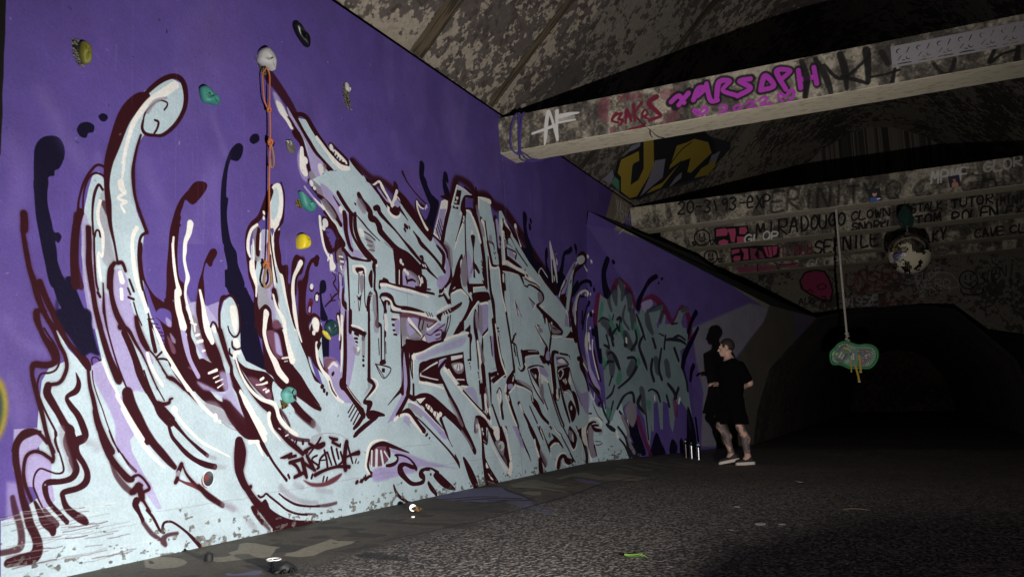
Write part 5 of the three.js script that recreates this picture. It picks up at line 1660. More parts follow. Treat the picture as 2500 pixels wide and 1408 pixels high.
const BEAM3 = [
'kW|518,78,24 507,44,24 480,21,24 444,15,24 410,28,23 386,57,23 378,94,24 390,129,25 417,152,25 453,158,24 487,144,23 511,115,23 518,78,23',
'kW|430,125,22 424,93,22',
'kW|468,124,22 466,88,22',
'kW|419,68,22 446,51,23 476,69,23',
'kW|356,54,24 376,25,25 391,50,24 356,54,25',
'kW|521,53,24 527,9,24 555,50,24 521,53,25',
'kP|558,164 706,159 856,150 866,49 820,-23 578,-6 558,32',
'pP|578,148 659,150 683,123 668,81 574,83',
'pP|597,40 640,51 677,32 676,6 629,-2 587,15',
'pP|676,141 747,137 748,89 731,12 702,20 693,86',
'pP|781,142 839,139 849,103 827,75 777,81',
'pP|755,62 817,55 818,3 755,1',
'kW0.0@0.9|920,30,34 937,151,35 959,80,39 992,153,31 989,33,35',
'kW0.0@0.9|1045,37,30 1057,159,31',
'kW0.0@0.9|1111,31,29 1126,171,37 1173,172,30 1186,138,36 1166,103,31 1118,101,34 1178,34,30',
'kW0.0@0.9|1199,46,36 1248,175,32 1265,48,35',
'kW0.0@0.9|1218,97,39 1258,99,32',
'kW0.0@0.95|1302,52,32 1308,172,35 1340,172,35 1358,125,29 1351,83,36 1328,53,32 1302,52,38',
'kW0.0@0.95|1417,170,36 1393,146,37 1383,111,30 1383,75,30 1400,52,32 1425,76,33 1435,112,31 1435,147,31 1417,170,32',
'kW0.0@0.95|1454,164,31 1447,85,35 1460,52,30 1481,52,35 1499,86,33 1506,164,30',
'kW0.0@0.95|1583,158,35 1564,174,33 1538,152,37 1526,120,33 1529,82,32 1550,66,36 1573,88,32 1577,115,33 1556,115,32',
'kW0.0@0.95|1630,167,37 1607,145,35 1599,114,31 1601,82,30 1619,61,33 1641,83,36 1650,114,28 1648,146,34 1630,167,35',
'kW0.0@0.9|1751,151,29 1735,161,31 1713,147,25 1703,126,23 1706,101,25 1724,91,28 1744,102,28',
'kW0.0@0.9|1771,168,27 1759,94,27 1803,94,30',
'kW0.0@0.9|1848,163,26 1829,149,29 1823,130,25 1825,110,24 1841,97,26 1860,110,28 1866,130,26 1864,150,22 1848,163,24',
'kW0.0@0.9|1888,161,24 1893,91,28 1908,140,29 1914,92,23 1931,161,22',
'kW0.0@0.9|1943,95,23 1949,162,25 1986,96,29 1992,162,25',
'kW0.0@0.9|2025,127,26 2029,127,27',
'kW0.0@0.9|2055,98,24 2061,171,23 2085,171,23 2087,153,23 2079,138,23 2058,134,25',
'kW0.0@0.9|2079,138,26 2090,120,24 2083,99,27 2055,98,24',
'kW0.0@0.9|2115,94,26 2120,156,26',
'kW0.0@0.9|2189,159,24 2176,169,26 2158,158,23 2155,140,25 2181,126,25 2179,107,24 2163,96,29 2148,107,23',
'kW0.0@0.9|2204,165,27 2238,165,25',
'kW0.0@0.9|2221,165,26 2214,103,23',
'kW0.0@0.9|2243,102,21 2270,163,26 2277,103,23',
'kW0.0@0.9|2254,126,26 2274,127,23',
'kW0.0@0.9|2301,171,23 2289,99,25 2323,99,29',
'kW0.0@0.9|2336,97,20 2343,165,25',
'kW0.0@0.9|2373,166,27 2341,128,23 2370,98,25',
'kW0.0@0.9|2404,134,24 2407,134,24',
'kW0.0@0.9|2444,165,31 2488,165,28',
'kW0.0@0.9|2466,165,27 2459,99,26',
'kW0.0@0.9|2505,172,28 2501,126,27 2512,106,25 2529,106,30 2544,127,22 2548,173,22',
'kW0.0@0.9|2567,172,29 2610,173,26',
'kW0.0@0.9|2588,173,23 2576,103,22',
'kW0.0@0.9|2643,178,26 2624,163,23 2618,141,25 2620,120,25 2635,106,26 2654,120,26 2660,142,23 2658,164,24 2643,178,24',
'kW0.0@0.9|2678,104,22 2688,182,27 2717,183,30 2726,164,27 2713,144,25 2683,143,26 2721,105,29',
'kW0.0@0.9|2740,-2,23 2753,125,22',
'kW0.0@0.7|2772,83,20 2781,148,24 2789,109,28 2805,148,20 2801,84,19',
'kW0.0@0.7|2824,85,21 2830,153,21',
'kW0.0@0.7|2853,83,20 2861,141,24 2882,84,27 2890,141,22',
'kW0.0@0.7|2905,88,18 2917,155,23',
'kW0.0@0.9|1744,55,30 1730,65,27 1708,56,31 1706,40,27 1735,27,31 1733,12,26 1715,2,29 1697,12,31',
'kW0.0@0.9|1751,1,30 1760,66,30 1791,1,28 1800,65,26',
'kW0.0@0.9|1831,61,26 1815,48,32 1809,29,29 1812,9,26 1827,-4,29 1843,9,31 1848,28,28 1846,47,26 1831,61,28',
'kW0.0@0.9|1864,-5,25 1873,62,30 1900,62,26 1908,45,26 1896,28,30 1869,29,25 1903,-6,31',
'kW0.0@0.9|1917,-4,27 1921,53,25',
'kW0.0@0.9|1956,52,29 1921,21,29 1956,-5,31',
'kW0.0@0.9|1974,57,26 1967,-3,27 2006,-4,32',
'kW0.0@0.95|2178,64,34 2226,66,32',
'kW0.0@0.95|2202,65,32 2196,-7,31',
'kW0.0@0.95|2271,73,27 2250,56,31 2243,33,28 2244,10,31 2261,-5,35 2282,12,33 2290,35,30 2288,58,32 2271,73,29',
'kW0.0@0.95|2304,-4,29 2316,75,30 2330,28,35 2353,76,29 2351,-2,26',
'kW0.0@0.9|2432,-16,25 2442,60,33 2476,61,32 2485,42,26 2470,23,34 2437,22,25 2480,-14,29',
'kW0.0@0.9|2533,71,31 2513,54,30 2506,29,25 2509,4,27 2526,-11,33 2547,6,29 2553,31,25 2551,55,28 2533,71,34',
'kW0.0@0.9|2573,70,27 2564,-4,29 2611,-2,34',
'kW0.0@0.9|2693,81,30 2646,79,31 2633,-3,28 2679,-1,30',
'kW0.0@0.9|2640,38,29 2677,39,34',
'kW0.0@0.9|2695,-6,26 2702,73,32 2742,-4,33 2748,75,24',
'kW0.0@0.7|2856,65,24 2815,63,23 2804,-5,23 2845,-3,28',
'kW0.0@0.7|2809,29,25 2842,30,28',
'kW0.0@0.7|2862,-5,25 2913,57,22',
'kW0.0@0.7|2872,56,23 2903,-4,20',
'xW|879,56,32 858,66,34 832,51,33 822,29,33 829,4,31 853,-6,35 876,9,32 877,27,34 855,27,32',
'xW|908,60,30 897,-7,27 952,-5,33',
'xW|1014,80,32 990,64,29 981,40,27 983,17,28 1002,2,33 1026,18,35 1035,42,26 1033,65,32 1014,80,33',
'xW|1047,-2,31 1056,63,30 1093,65,30 1104,49,26 1088,32,36 1051,31,35'
];
const BEAM4 = [
'kW|369,75,27 359,42,27 333,19,27 299,14,27 266,26,27 243,53,27 236,88,27 247,122,28 273,144,28 307,150,27 340,137,27 363,110,26 369,75,26',
'kW|285,118,25 280,87,25',
'kW|322,117,25 320,83,25',
'kW|275,64,25 301,48,26 329,65,26',
'kW|376,57,23 388,16,24 410,53,23 376,52,24',
'kP|508,152 594,163 791,146 975,131 977,25 938,-10 734,-9 508,-1',
'pP|516,132 593,135 595,99 513,82',
'pP|541,65 598,64 599,14 547,8 520,32',
'pP|607,137 678,129 680,16 623,17 637,79',
'uP|697,132 771,119 739,59 773,7 699,14',
'uP|779,104 815,80 838,10 783,15',
'pP|827,128 965,123 951,47 894,14 858,27',
'kW|865,134,15 877,35,15',
'kW|910,129,15 912,22,15',
'BW0.0@0.7|965,104,26 1007,106,29',
'BW0.0@0.7|986,105,25 970,0,26',
'BW0.0@0.7|1007,-3,25 1020,111,25 1045,112,23 1057,67,27 1048,27,29 1028,-2,26 1007,-3,28',
'BW0.0@0.7|1117,2,26 1136,108,28 1146,46,25 1173,110,26 1163,5,28',
'BW0.0@0.7|1203,92,25 1184,74,29 1178,47,26 1180,21,26 1197,5,26 1217,23,25 1223,50,26 1221,76,27 1203,92,24',
'BW0.0@0.7|1240,14,25 1249,120,27 1280,122,24 1283,96,26 1272,74,30 1244,67,26',
'BW0.0@0.7|1272,74,26 1286,49,23 1276,16,27 1240,14,31',
'kW0.0@0.95|1380,111,41 1357,128,39 1324,109,38 1320,78,40 1367,55,33 1363,25,42 1336,5,39 1307,22,37',
'kW0.0@0.95|1464,129,41 1403,127,33 1393,8,36 1454,11,36',
'kW0.0@0.95|1398,68,40 1447,70,35',
'kW0.0@0.95|1478,22,37 1520,146,41 1539,25,31',
'kW0.0@0.95|1495,72,41 1531,73,42',
'kW0.0@0.95|1562,18,33 1578,153,37 1621,21,40 1637,155,36',
'kW0.0@0.95|1675,27,37 1687,146,35',
'kW0.0@0.95|1734,158,35 1722,34,33 1781,36,36',
'kW0.0@0.95|1876,160,38 1817,158,35 1808,35,34 1866,37,36',
'kW0.0@0.95|1812,96,41 1859,98,35',
'kW0.0@0.9|2266,115,27 2257,11,30 2302,15,37',
'kW0.0@0.9|2321,15,29 2335,108,28',
'kW0.0@0.9|2375,112,32 2329,57,29 2366,19,29',
'kW0.0@0.9|2398,129,31 2414,79,30 2442,133,29',
'kW0.0@0.9|2414,79,32 2407,28,27',
'kW0.0@0.9|2708,79,25 2692,90,27 2670,74,28 2661,51,24 2665,24,28 2683,13,27 2702,26,30',
'kW0.0@0.9|2717,14,22 2746,84,26 2761,16,26',
'kW0.0@0.9|2729,42,29 2755,43,31',
'kW0.0@0.9|2788,92,22 2796,14,31 2831,94,25',
'kW0.0@0.9|2884,90,32 2840,88,27 2832,18,23 2876,20,30',
'kW0.0@0.9|2836,53,25 2871,55,32',
'kW0.0@0.9|2982,81,28 2964,91,28 2941,77,28 2932,57,23 2937,34,25 2958,25,26 2978,35,27',
'kW0.0@0.9|3006,99,26 2998,22,25 3046,24,26',
'kW0.0@0.9|3064,30,23 3094,98,28 3111,31,27',
'kW0.0@0.9|3076,57,31 3104,58,27'
];
const BEAM5 = [
'uP0.0@0.8|395,75 643,72 638,4 452,-6',
'uP0.0@0.8|648,72 843,53 829,1 648,-3',
'uP0.0@0.8|864,67 1061,63 1057,1 900,16',
'kW|643,83,16 643,-2,16',
'kW|843,53,20 859,-12,20',
'kW|825,76,13 922,45,13 1061,58,13',
'xW0.0@0.6|1222,66,30 1200,77,34 1172,60,27 1161,36,27 1167,8,31 1193,-3,27 1218,14,26 1220,34,27 1196,33,32',
'xW0.0@0.6|1252,74,30 1240,-6,28 1299,-4,33',
'xW0.0@0.6|1360,77,27 1335,61,26 1327,38,31 1330,15,27 1352,1,30 1377,17,32 1385,40,26 1382,63,27 1360,77,29',
'xW0.0@0.6|1402,-1,24 1410,79,27 1451,81,31 1463,61,29 1447,41,30 1406,39,28',
'xW0.0@0.5|1437,41,25 1528,50,25 1549,23,23',
'kW0.0@0.6|1879,101,33 1886,39,34 1901,84,33 1910,41,31 1927,104,30',
'kW0.0@0.6|1940,45,30 1968,108,35 1988,48,29',
'kW0.0@0.6|1951,70,37 1980,72,33'
];
const ENDW = [
'kP0.0@0.8|984,1686 1048,1789 1164,1812 1274,1788 1322,1683 1349,1547 1315,1424 1205,1446 1080,1523 997,1597',
'UP|1005,1684 1062,1771 1162,1792 1260,1766 1301,1678 1328,1549 1298,1448 1213,1468 1094,1542 1025,1604',
'kW|1174,1616,21 1238,1637,21 1272,1594,20 1208,1572,21 1179,1602,21',
'kW|1057,1558,21 1097,1582,21 1131,1539,21',
'kW0.0@0.8|963,1419,27 993,1485,30 1009,1421,24',
'kW0.0@0.8|975,1445,30 1003,1446,28',
'kW0.0@0.8|1038,1489,26 1030,1439,25 1040,1418,30 1058,1419,24 1074,1441,23 1082,1491,26',
'kW0.0@0.8|1138,1472,25 1120,1480,25 1100,1467,24 1092,1448,23 1097,1427,26 1117,1419,25 1135,1432,28 1136,1447,26 1118,1446,25',
'kW0.0@0.8|1217,1480,28 1235,1494,29 1256,1482,28 1246,1459,28 1214,1429,26 1258,1431,26',
'BW0.0@0.55|1494,1723,47 1482,1619,45 1503,1578,50 1539,1580,56 1571,1626,46 1583,1729,44',
'BW0.0@0.55|1602,1590,49 1619,1733,61 1689,1597,58 1707,1739,44',
'BW0.0@0.55|1823,1713,56 1792,1730,51 1745,1708,56 1741,1676,53 1807,1657,48 1802,1626,52 1765,1604,56 1724,1620,56',
'BW0.0@0.55|1953,1758,47 1867,1751,49 1852,1618,45 1938,1625,48',
'BW0.0@0.55|1860,1685,58 1928,1690,47',
'BW0.0@0.55|2059,1768,57 1974,1761,46 1959,1624,45 2043,1631,53',
'BW0.0@0.55|1966,1693,48 2034,1698,55',
'BW0.0@0.5|1573,1592,32 1569,1530,36 1589,1503,38 1618,1503,36 1642,1530,34 1646,1592,31',
'BW0.0@0.5|1659,1497,37 1668,1586,29 1718,1586,38 1734,1564,33 1714,1542,31 1663,1542,35 1731,1498,37',
'BW0.0@0.5|1765,1504,31 1777,1588,37 1827,1589,35 1831,1567,30 1815,1551,39 1771,1546,34',
'BW0.0@0.5|1815,1551,34 1836,1530,34 1822,1504,38 1765,1504,34',
'BW0.0@0.5|1939,1587,33 1868,1587,36 1856,1504,36 1927,1505,39',
'BW0.0@0.5|1862,1546,38 1919,1546,37',
'BW0.0@0.5|1960,1507,36 2041,1584,35',
'BW0.0@0.5|1971,1584,30 2030,1508,32',
'xW0.0@0.35|1462,1449,40 1473,1363,44 1504,1449,38',
'xW0.0@0.35|1526,1358,33 1532,1441,39',
'xW0.0@0.35|1616,1444,36 1600,1459,41 1578,1444,38 1576,1419,35 1608,1400,42 1606,1375,38 1588,1360,41 1569,1375,38',
'xW0.0@0.35|1678,1444,41 1636,1444,38 1625,1357,33 1666,1357,38',
'xW0.0@0.35|1630,1400,45 1664,1400,45',
'xW0.0@0.35|1691,1440,43 1732,1440,34 1684,1357,34 1725,1357,37',
'xW0.0@0.35|1789,1459,35 1748,1459,40 1741,1362,33 1782,1362,42',
'xW0.0@0.35|1744,1411,41 1777,1411,37',
'BW0.0@0.6|1826,1408,27 1854,1420,28 1885,1409,30 1869,1389,27 1818,1363,33 1884,1364,30',
'BW0.0@0.6|1951,1424,28 1922,1411,28 1913,1392,28 1916,1373,31 1941,1361,32 1969,1375,28 1979,1394,27 1975,1412,32 1951,1424,34',
'BW0.0@0.6|2011,1415,33 2038,1427,31 2069,1416,30 2053,1396,26 2003,1369,31 2068,1370,32',
'BW0.0@0.6|2103,1419,31 2137,1426,31 2161,1415,25 2133,1400,28 2159,1386,25 2134,1368,32 2096,1373,27',
'xW0.0@0.4|2234,1649,20 2217,1657,23 2193,1638,18 2183,1613,20 2185,1587,20 2205,1579,20 2226,1598,21 2229,1618,21 2210,1614,21',
'xW0.0@0.4|2254,1674,22 2245,1586,19 2292,1595,25',
'xW0.0@0.4|2340,1674,20 2319,1655,19 2311,1633,21 2313,1612,18 2329,1600,23 2350,1619,20 2358,1641,18 2357,1662,23 2340,1674,21',
'xW0.0@0.4|2373,1615,18 2381,1700,22 2414,1706,22 2423,1687,20 2410,1663,21 2377,1657,24',
'xW0.0@0.35|2194,1496,19 2199,1568,23 2254,1501,21 2260,1572,18',
'xW0.0@0.35|2342,1576,20 2281,1572,19 2274,1502,19 2334,1507,20',
'xW0.0@0.35|2278,1537,21 2326,1540,18',
'xW0.0@0.35|2360,1506,18 2368,1582,21 2410,1585,22 2423,1567,19 2406,1547,21 2364,1544,19 2419,1510,19',
'xW0.0@0.35|2441,1509,19 2450,1573,16 2486,1576,22 2506,1552,18 2497,1529,19 2471,1511,18 2441,1509,22',
'xW0.0@0.35|2212,1459,20 2238,1473,23 2266,1464,17 2252,1441,20 2206,1410,19 2266,1415,22',
'xW0.0@0.35|2336,1489,18 2310,1474,19 2301,1454,20 2304,1434,21 2326,1423,23 2351,1438,19 2360,1458,16 2357,1478,21 2336,1489,19',
'xW0.0@0.35|2402,1471,17 2415,1484,17 2407,1424,16',
'xW0.0@0.35|2486,1485,21 2500,1499,17 2492,1436,19',
'xW0.0@0.35|2377,1652,20 2508,1639,19 2584,1507,17 2494,1477,20 2388,1524,20',
'kW0.0@0.8|2761,1545,24 2745,1498,25 2712,1466,27 2670,1457,28 2630,1473,27 2603,1511,25 2596,1560,24 2611,1607,25 2645,1639,27 2687,1648,28 2727,1631,27 2754,1594,25 2761,1545,24',
'kW0.0@0.8|2658,1603,23 2650,1560,23',
'kW0.0@0.8|2704,1603,23 2700,1555,23',
'kW0.0@0.8|2643,1527,25 2674,1505,26 2710,1530,25',
'kW0.0@0.8|2602,1468,26 2608,1418,29 2702,1391,30 2788,1403,28 2804,1463,25',
'kW0.0@0.45|2815,1620,32 2834,1521,31 2869,1632,33',
'kW0.0@0.45|2962,1659,31 2908,1647,33 2888,1532,28 2942,1544,30',
'kW0.0@0.45|2898,1589,37 2941,1599,30',
'kW0.0@0.45|2961,1551,30 2977,1657,35 3015,1564,30 3031,1669,30',
'kW0.0@0.45|3065,1565,27 3086,1685,32'
];
const CEIL = [
'dP2.4|2817,9 2765,39 2782,82 2761,132 2734,244 2956,352 3074,369 3555,477 3759,393 3470,211 3260,120 3221,80 3143,31 3009,11',
'sP|2730,12 2738,63 2790,47 2811,15',
'sP|2741,142 2809,190 2779,204 2738,173',
'eP|2801,21 2800,62 2857,54 2932,12',
'kP|2785,49 2725,100 2734,115 2798,190 2769,298 3072,412 3398,422 3626,361 3496,249 3254,123 3137,33 3062,8 2931,7 2854,45',
'YP|2744,111 2820,177 2881,152 2858,131 2861,120 2969,58 2997,93 2964,140 2734,244 2801,269 3019,179 3059,129 3096,36 3050,14 2933,16 2846,60 2795,65',
'YP|3180,204 3080,293 3144,333 3179,363 3331,399 3450,382 3410,257 3369,249 3291,300 3231,262 3247,126 3195,92 3160,68 3169,103 3223,147 3233,272 3202,234',
'sP|3003,192 3076,225 3184,163 3156,109 3126,44 3106,75 3071,124',
'sP|3319,233 3359,212 3332,165 3313,150 3303,200',
'YP|3478,303 3556,383 3643,325 3489,252',
'sP|3519,336 3472,375 3523,417 3556,383',
'sP|3613,341 3716,400 3769,396 3645,330',
'kW|3156,219,20 3148,293,19 3182,346,16'
];
const FLOOR = [
'CP|128,877 130,888 149,888 175,880 206,875 208,864 222,846 244,814 230,802 218,784 210,771 203,766 190,768 174,786 184,797 184,807 166,819 162,840',
'CP|98,742 92,754 100,764 113,768 126,769 146,763 165,752 176,737 179,722 163,707 141,709',
'NP0.4@0.7|106,742 111,743 131,731 128,726',
'LP|267,715 267,722 279,717 284,724 287,743 295,746 306,735 306,724 291,715 280,709',
'CP|255,828 245,843 249,855 241,883 236,930 230,953 251,943 278,948 285,929 285,901 283,878 293,841 281,827',
'NP0.9@0.7|341,865 346,885 382,879 417,871 437,851 410,848 379,851 357,850',
'LP|88,1463 97,1490 100,1555 103,1624 141,1647 170,1640 238,1551 327,1437 300,1441 264,1410 248,1374 196,1401 139,1408',
'mW|125,1404,31 161,1436,35 187,1472,32 227,1482,31',
'mW|178,1407,26 212,1439,44 250,1466,36 286,1470,29',
'mW|166,1639,16 207,1582,20 272,1512,16 326,1448,9',
'mW|214,1396,23 249,1385,40 271,1411,37 272,1444,17',
'mW|245,1420,25 275,1445,30 322,1449,28',
'mW3.0@0.8|96,1622,56 105,1667,87 150,1663,49',
'LP2.0@0.8|287,1405 302,1431 330,1438 344,1401 378,1362 374,1337 338,1360',
'LP2.5@0.5|376,1333 389,1365 433,1314 439,1266',
'CP0.0@0.6|149,1692 142,1784 153,1836 251,1731 297,1699 293,1670 211,1692 186,1658',
'CP0.0@0.8|244,1565 249,1592 281,1587 304,1532 286,1527 261,1545',
'CP0.0@0.7|156,1665 218,1694 270,1651 337,1602 335,1589 256,1647',
'CP0.0@0.6|195,1862 186,1949 191,2027 202,2048 269,1966 295,1936 328,1925 410,1876 412,1860 318,1856 255,1910 209,1936 218,1850',
'LP|240,1872 263,1868 314,1823 348,1784 346,1754 301,1788',
'CP0.0@0.5|278,1968 309,2031 338,1999 404,1941 416,1910 385,1854 325,1907',
'CP0.0@0.45|218,2276 232,2302 269,2261 325,2181 330,2139 258,2236 247,2234',
'CP0.0@0.4|246,2354 286,2335 350,2251 403,2195 376,2190 306,2267',
'CP0.0@0.4|327,2139 335,2172 357,2187 364,2125 343,2111',
'CP0.0@0.4|252,2432 276,2436 333,2343 395,2259 362,2276 298,2362',
'CP0.0@0.4|249,2124 255,2157 237,2198 275,2172 302,2134 326,2088 280,2140',
'CP0.0@0.35|310,2389 362,2348 445,2246 404,2261',
'CP0.0@0.35|322,2443 343,2446 418,2357 471,2273 405,2330',
'CP0.0@0.4|1026,1035 1056,1064 1084,1068 1098,1061 1096,1037 1057,1035 1036,1005',
'CP0.0@0.5|1037,984 1066,1015 1094,1026 1091,997 1053,979',
'kW0.0@0.8|358,1273,10 360,1388,16 363,1565,17 352,1781,14 377,1938,19',
'kW0.0@0.6|317,965,10 334,1069,11 354,1191,11 358,1273,11'
];
// ---------------------------------------------------------------- materials
const concreteMap = dataTex(1024, 1024, (u, v) => { // about 4 m of old form concrete: pale lime skin flaking off a dark soot layer
  const big = fbm(u * 5, v * 5, 5, 4, 0), mid = fbm(u * 44, v * 44, 44, 4, 1), fine = fbm(u * 128, v * 128, 128, 2, 2);
  const m = sstep(0.47, 0.53, 0.42 * big + 0.42 * mid + 0.16 * fine + 0.0), d = sstep(0.58, 0.66, fbm(u * 40, v * 40, 40, 3, 3));
  let c = mix([88, 81, 77], [160, 151, 135], m); c = mix(c, [116, 109, 100], 0.35 * big); c = mix(c, [66, 58, 56], 0.6 * d * (1 - m));
  const k = 0.9 + 0.2 * fine; return c.map((x) => Math.min(255, x * k));
});
const grainBump = dataTex(512, 512, (u, v) => { const f = 255 * (0.5 * fbm(u * 60, v * 60, 60, 3, 0) + 0.5 * fbm(u * 12, v * 12, 12, 3, 2)); return [f, f, f]; }, false);
const withRepeat = (t, x, y) => { const c = t.clone(); c.repeat.set(x, y); c.needsUpdate = true; return c; };
const M = {
  concrete: new THREE.MeshPhysicalMaterial({ map: withRepeat(concreteMap, 0.25, 0.25), bumpMap: withRepeat(grainBump, 0.9, 0.9), bumpScale: 0.006, roughness: 0.95, specularIntensity: 0.4 }),
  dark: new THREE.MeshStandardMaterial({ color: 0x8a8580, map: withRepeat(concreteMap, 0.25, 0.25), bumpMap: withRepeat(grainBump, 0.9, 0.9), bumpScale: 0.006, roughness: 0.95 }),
  slotShade: new THREE.MeshStandardMaterial({ color: 0x0c0b0a, roughness: 1 }),  // near black: shade of the slot and ledges put into the colour
  soffit: new THREE.MeshStandardMaterial({ roughness: 0.9, bumpMap: withRepeat(grainBump, 0.9, 0.9), bumpScale: 0.004, map: dataTex(1024, 256, (u, v) => {
    const a = fbm(u * 10, v * 40, 10, 4, 1), b = fbm(u * 60, v * 60, 60, 3, 2), c = sstep(0.62, 0.68, fbm(u * 24, v * 24, 24, 4, 3)); return mix(mix([206, 196, 168], [222, 214, 192], a), [160, 148, 124], 0.5 * c + 0.25 * b); }) }),
  metal: new THREE.MeshStandardMaterial({ color: 0xa9a9ac, metalness: 0.85, roughness: 0.35 }),
  chrome: new THREE.MeshStandardMaterial({ color: 0xd8d8dc, metalness: 1, roughness: 0.16 }),
  black: new THREE.MeshStandardMaterial({ color: 0x111113, roughness: 0.7 }),
};

// ---------------------------------------------------------------- the painted wall
// wall face leans back 5 cm per metre; s runs along it (s = -z), y up. Past the crease it splays in towards the tunnel.
const wallX = (y) => -4.52 - 0.05 * y;
const CREASE = (y) => { const t = y / 3.94; return [-4.52 - 0.197 * t, y, -11.8 - 0.8 * t]; };
const devS = (x, y, z) => { const c = CREASE(y); return -c[2] + Math.hypot(x - c[0], z - c[2]); };
const S0 = 2.45, S1 = 9.42, S2 = 19.6, HT = 4.92;
function wallCanvas(sa, sb, W) {
  const ppm = W / (sb - sa), H = Math.round(HT * ppm), cv = canvas(W, H), g = cv.getContext('2d');
  g.fillStyle = INK.p; g.fillRect(0, 0, W, H);
  const r = rng(5 + W + Math.round(sa * 10));
  // roller laps: patches of slightly other purple with edges of their own
  for (let i = 0; i < 90; i++) { const x = r() * W, y = r() * H, w = (0.15 + r() * 0.5) * ppm, h = (0.3 + r() * 1.1) * ppm; const bl = 3 + r() * 14, al = 0.06 + r() * 0.1, col = r() < 0.5 ? '#8573b3' : '#54427f', tu = (r() - 0.5) * 0.7, q = Math.max(w, h) / 2; soft(g, x - q, y - q, x + q, y + q, bl, al, (g) => { g.fillStyle = col; g.translate(x, y); g.rotate(tu); g.beginPath(); g.ellipse(0, 0, w / 2, h / 2, 0, 0, 6.3); g.fill(); }); }
  g.filter = 'none'; g.globalAlpha = 1;
  paint(g, WALL, 0.005, ppm, sa, 0, H);
  // end of the painted face: raw grey edge
  if (sa < 3) { g.fillStyle = '#191716'; g.beginPath(); g.moveTo(0, 0); for (let i = 0; i <= 40; i++) { const y = H * i / 40; g.lineTo((2.705 - sa + 0.012 * r() + (i > 20 ? -0.05 : 0)) * ppm, y); } g.lineTo(0, H); g.fill();
    // ring-shaped blot at the left edge of the face
    const X = (s) => (s - sa) * ppm, Y = (h) => H - h * ppm; const cx = X(2.72), cy = Y(0.98);
    g.filter = 'blur(3px)'; g.fillStyle = '#a8972f'; g.beginPath(); g.ellipse(cx, cy, 0.085 * ppm, 0.19 * ppm, 0, 0, 7); g.fill(); g.fillStyle = '#34434a'; g.beginPath(); g.ellipse(cx, cy + 0.0 * ppm, 0.06 * ppm, 0.145 * ppm, 0, 0, 7); g.fill(); g.filter = 'none'; }
  // white sphere emblem with a red flare, sprayed
  if (sa < 4) { const X = (s) => (s - sa) * ppm, Y = (h) => H - h * ppm, cx = X(4.253), cy = Y(0.462), a = 0.046 * ppm, b = 0.052 * ppm; g.fillStyle = '#dfe6e8'; g.beginPath(); g.ellipse(cx, cy, a + 2.5, b + 2.5, 0.2, 0, 7); g.fill(); g.fillStyle = '#333a40'; g.beginPath(); g.ellipse(cx, cy, a, b, 0.2, 0, 7); g.fill(); g.save(); g.clip(); g.filter = 'blur(4px)'; g.fillStyle = '#9a3f3f'; g.beginPath(); g.ellipse(cx - a * 0.4, cy - b * 0.2, a * 0.55, b * 0.5, 0.3, 0, 7); g.fill(); g.fillStyle = '#6f8087'; g.beginPath(); g.ellipse(cx + a * 0.45, cy - b * 0.7, a * 0.5, b * 0.35, 0.5, 0, 7); g.fill(); g.restore(); g.filter = 'none'; }
  // hairlines, chips, drips
  for (let i = 0; i < 260; i++) { const x = r() * W, y = r() * H, s = (0.004 + 0.012 * r() * r()) * ppm; g.globalAlpha = 0.25 + 0.5 * r(); g.fillStyle = r() < 0.6 ? '#a9a0b8' : '#1c1818'; g.beginPath(); g.ellipse(x, y, s * 0.5, s * (0.5 + r()), r() * 3, 0, 7); g.fill(); }
  for (let i = 0; i < 46; i++) { const x = r() * W, y = r() * H * 0.6, l = (0.2 + r() * 0.9) * ppm; g.globalAlpha = 0.05 + 0.1 * r(); g.strokeStyle = r() < 0.6 ? '#9a8fb8' : '#3a3050'; g.lineWidth = 1 + r() * 3; g.beginPath(); g.moveTo(x, y); g.lineTo(x + (r() - 0.5) * 6, y + l); g.stroke(); }
  g.globalAlpha = 0.5; g.strokeStyle = '#5d5a58'; g.lineWidth = 1.2;
  const crack = (x0, y0, x1) => { g.beginPath(); g.moveTo(x0, y0); for (let x = x0; x < x1; x += 7) g.lineTo(x, (y0 += (r() - 0.5) * 2.2)); g.stroke(); };
  if (sa < 3) { for (let i = 0; i < 80; i++) { const s = 2.75 + r() * 0.75, h = 0.06 + r() * 0.34; g.globalAlpha = 0.2 + 0.45 * r(); g.lineWidth = 0.7 + r() * 1.6; g.strokeStyle = r() < 0.45 ? '#cfd9da' : r() < 0.5 ? '#6a5a60' : '#4a2a30'; crack((s - sa) * ppm, H - h * ppm, (s + 0.05 + r() * 0.3 - sa) * ppm); } }
  g.globalAlpha = 0.25; for (let i = 0; i < 5; i++) crack(r() * W, H - (0.12 + r() * 0.5) * ppm, r() * W + 0.6 * ppm);
  g.globalAlpha = 1;
  if (sa > 9) { g.fillStyle = '#9d97a4'; for (let y = 0; y < H; y += 3) { if (r() < 0.45) continue; g.globalAlpha = 0.15 + 0.35 * r(); g.fillRect(0.02 * ppm + r() * 3, y, 1 + r() * 2.5, 2 + r() * 5); } g.globalAlpha = 1; }
  // grain, and paint flaked off above the floor down to grey render
  const im = g.getImageData(0, 0, W, H), d = im.data;
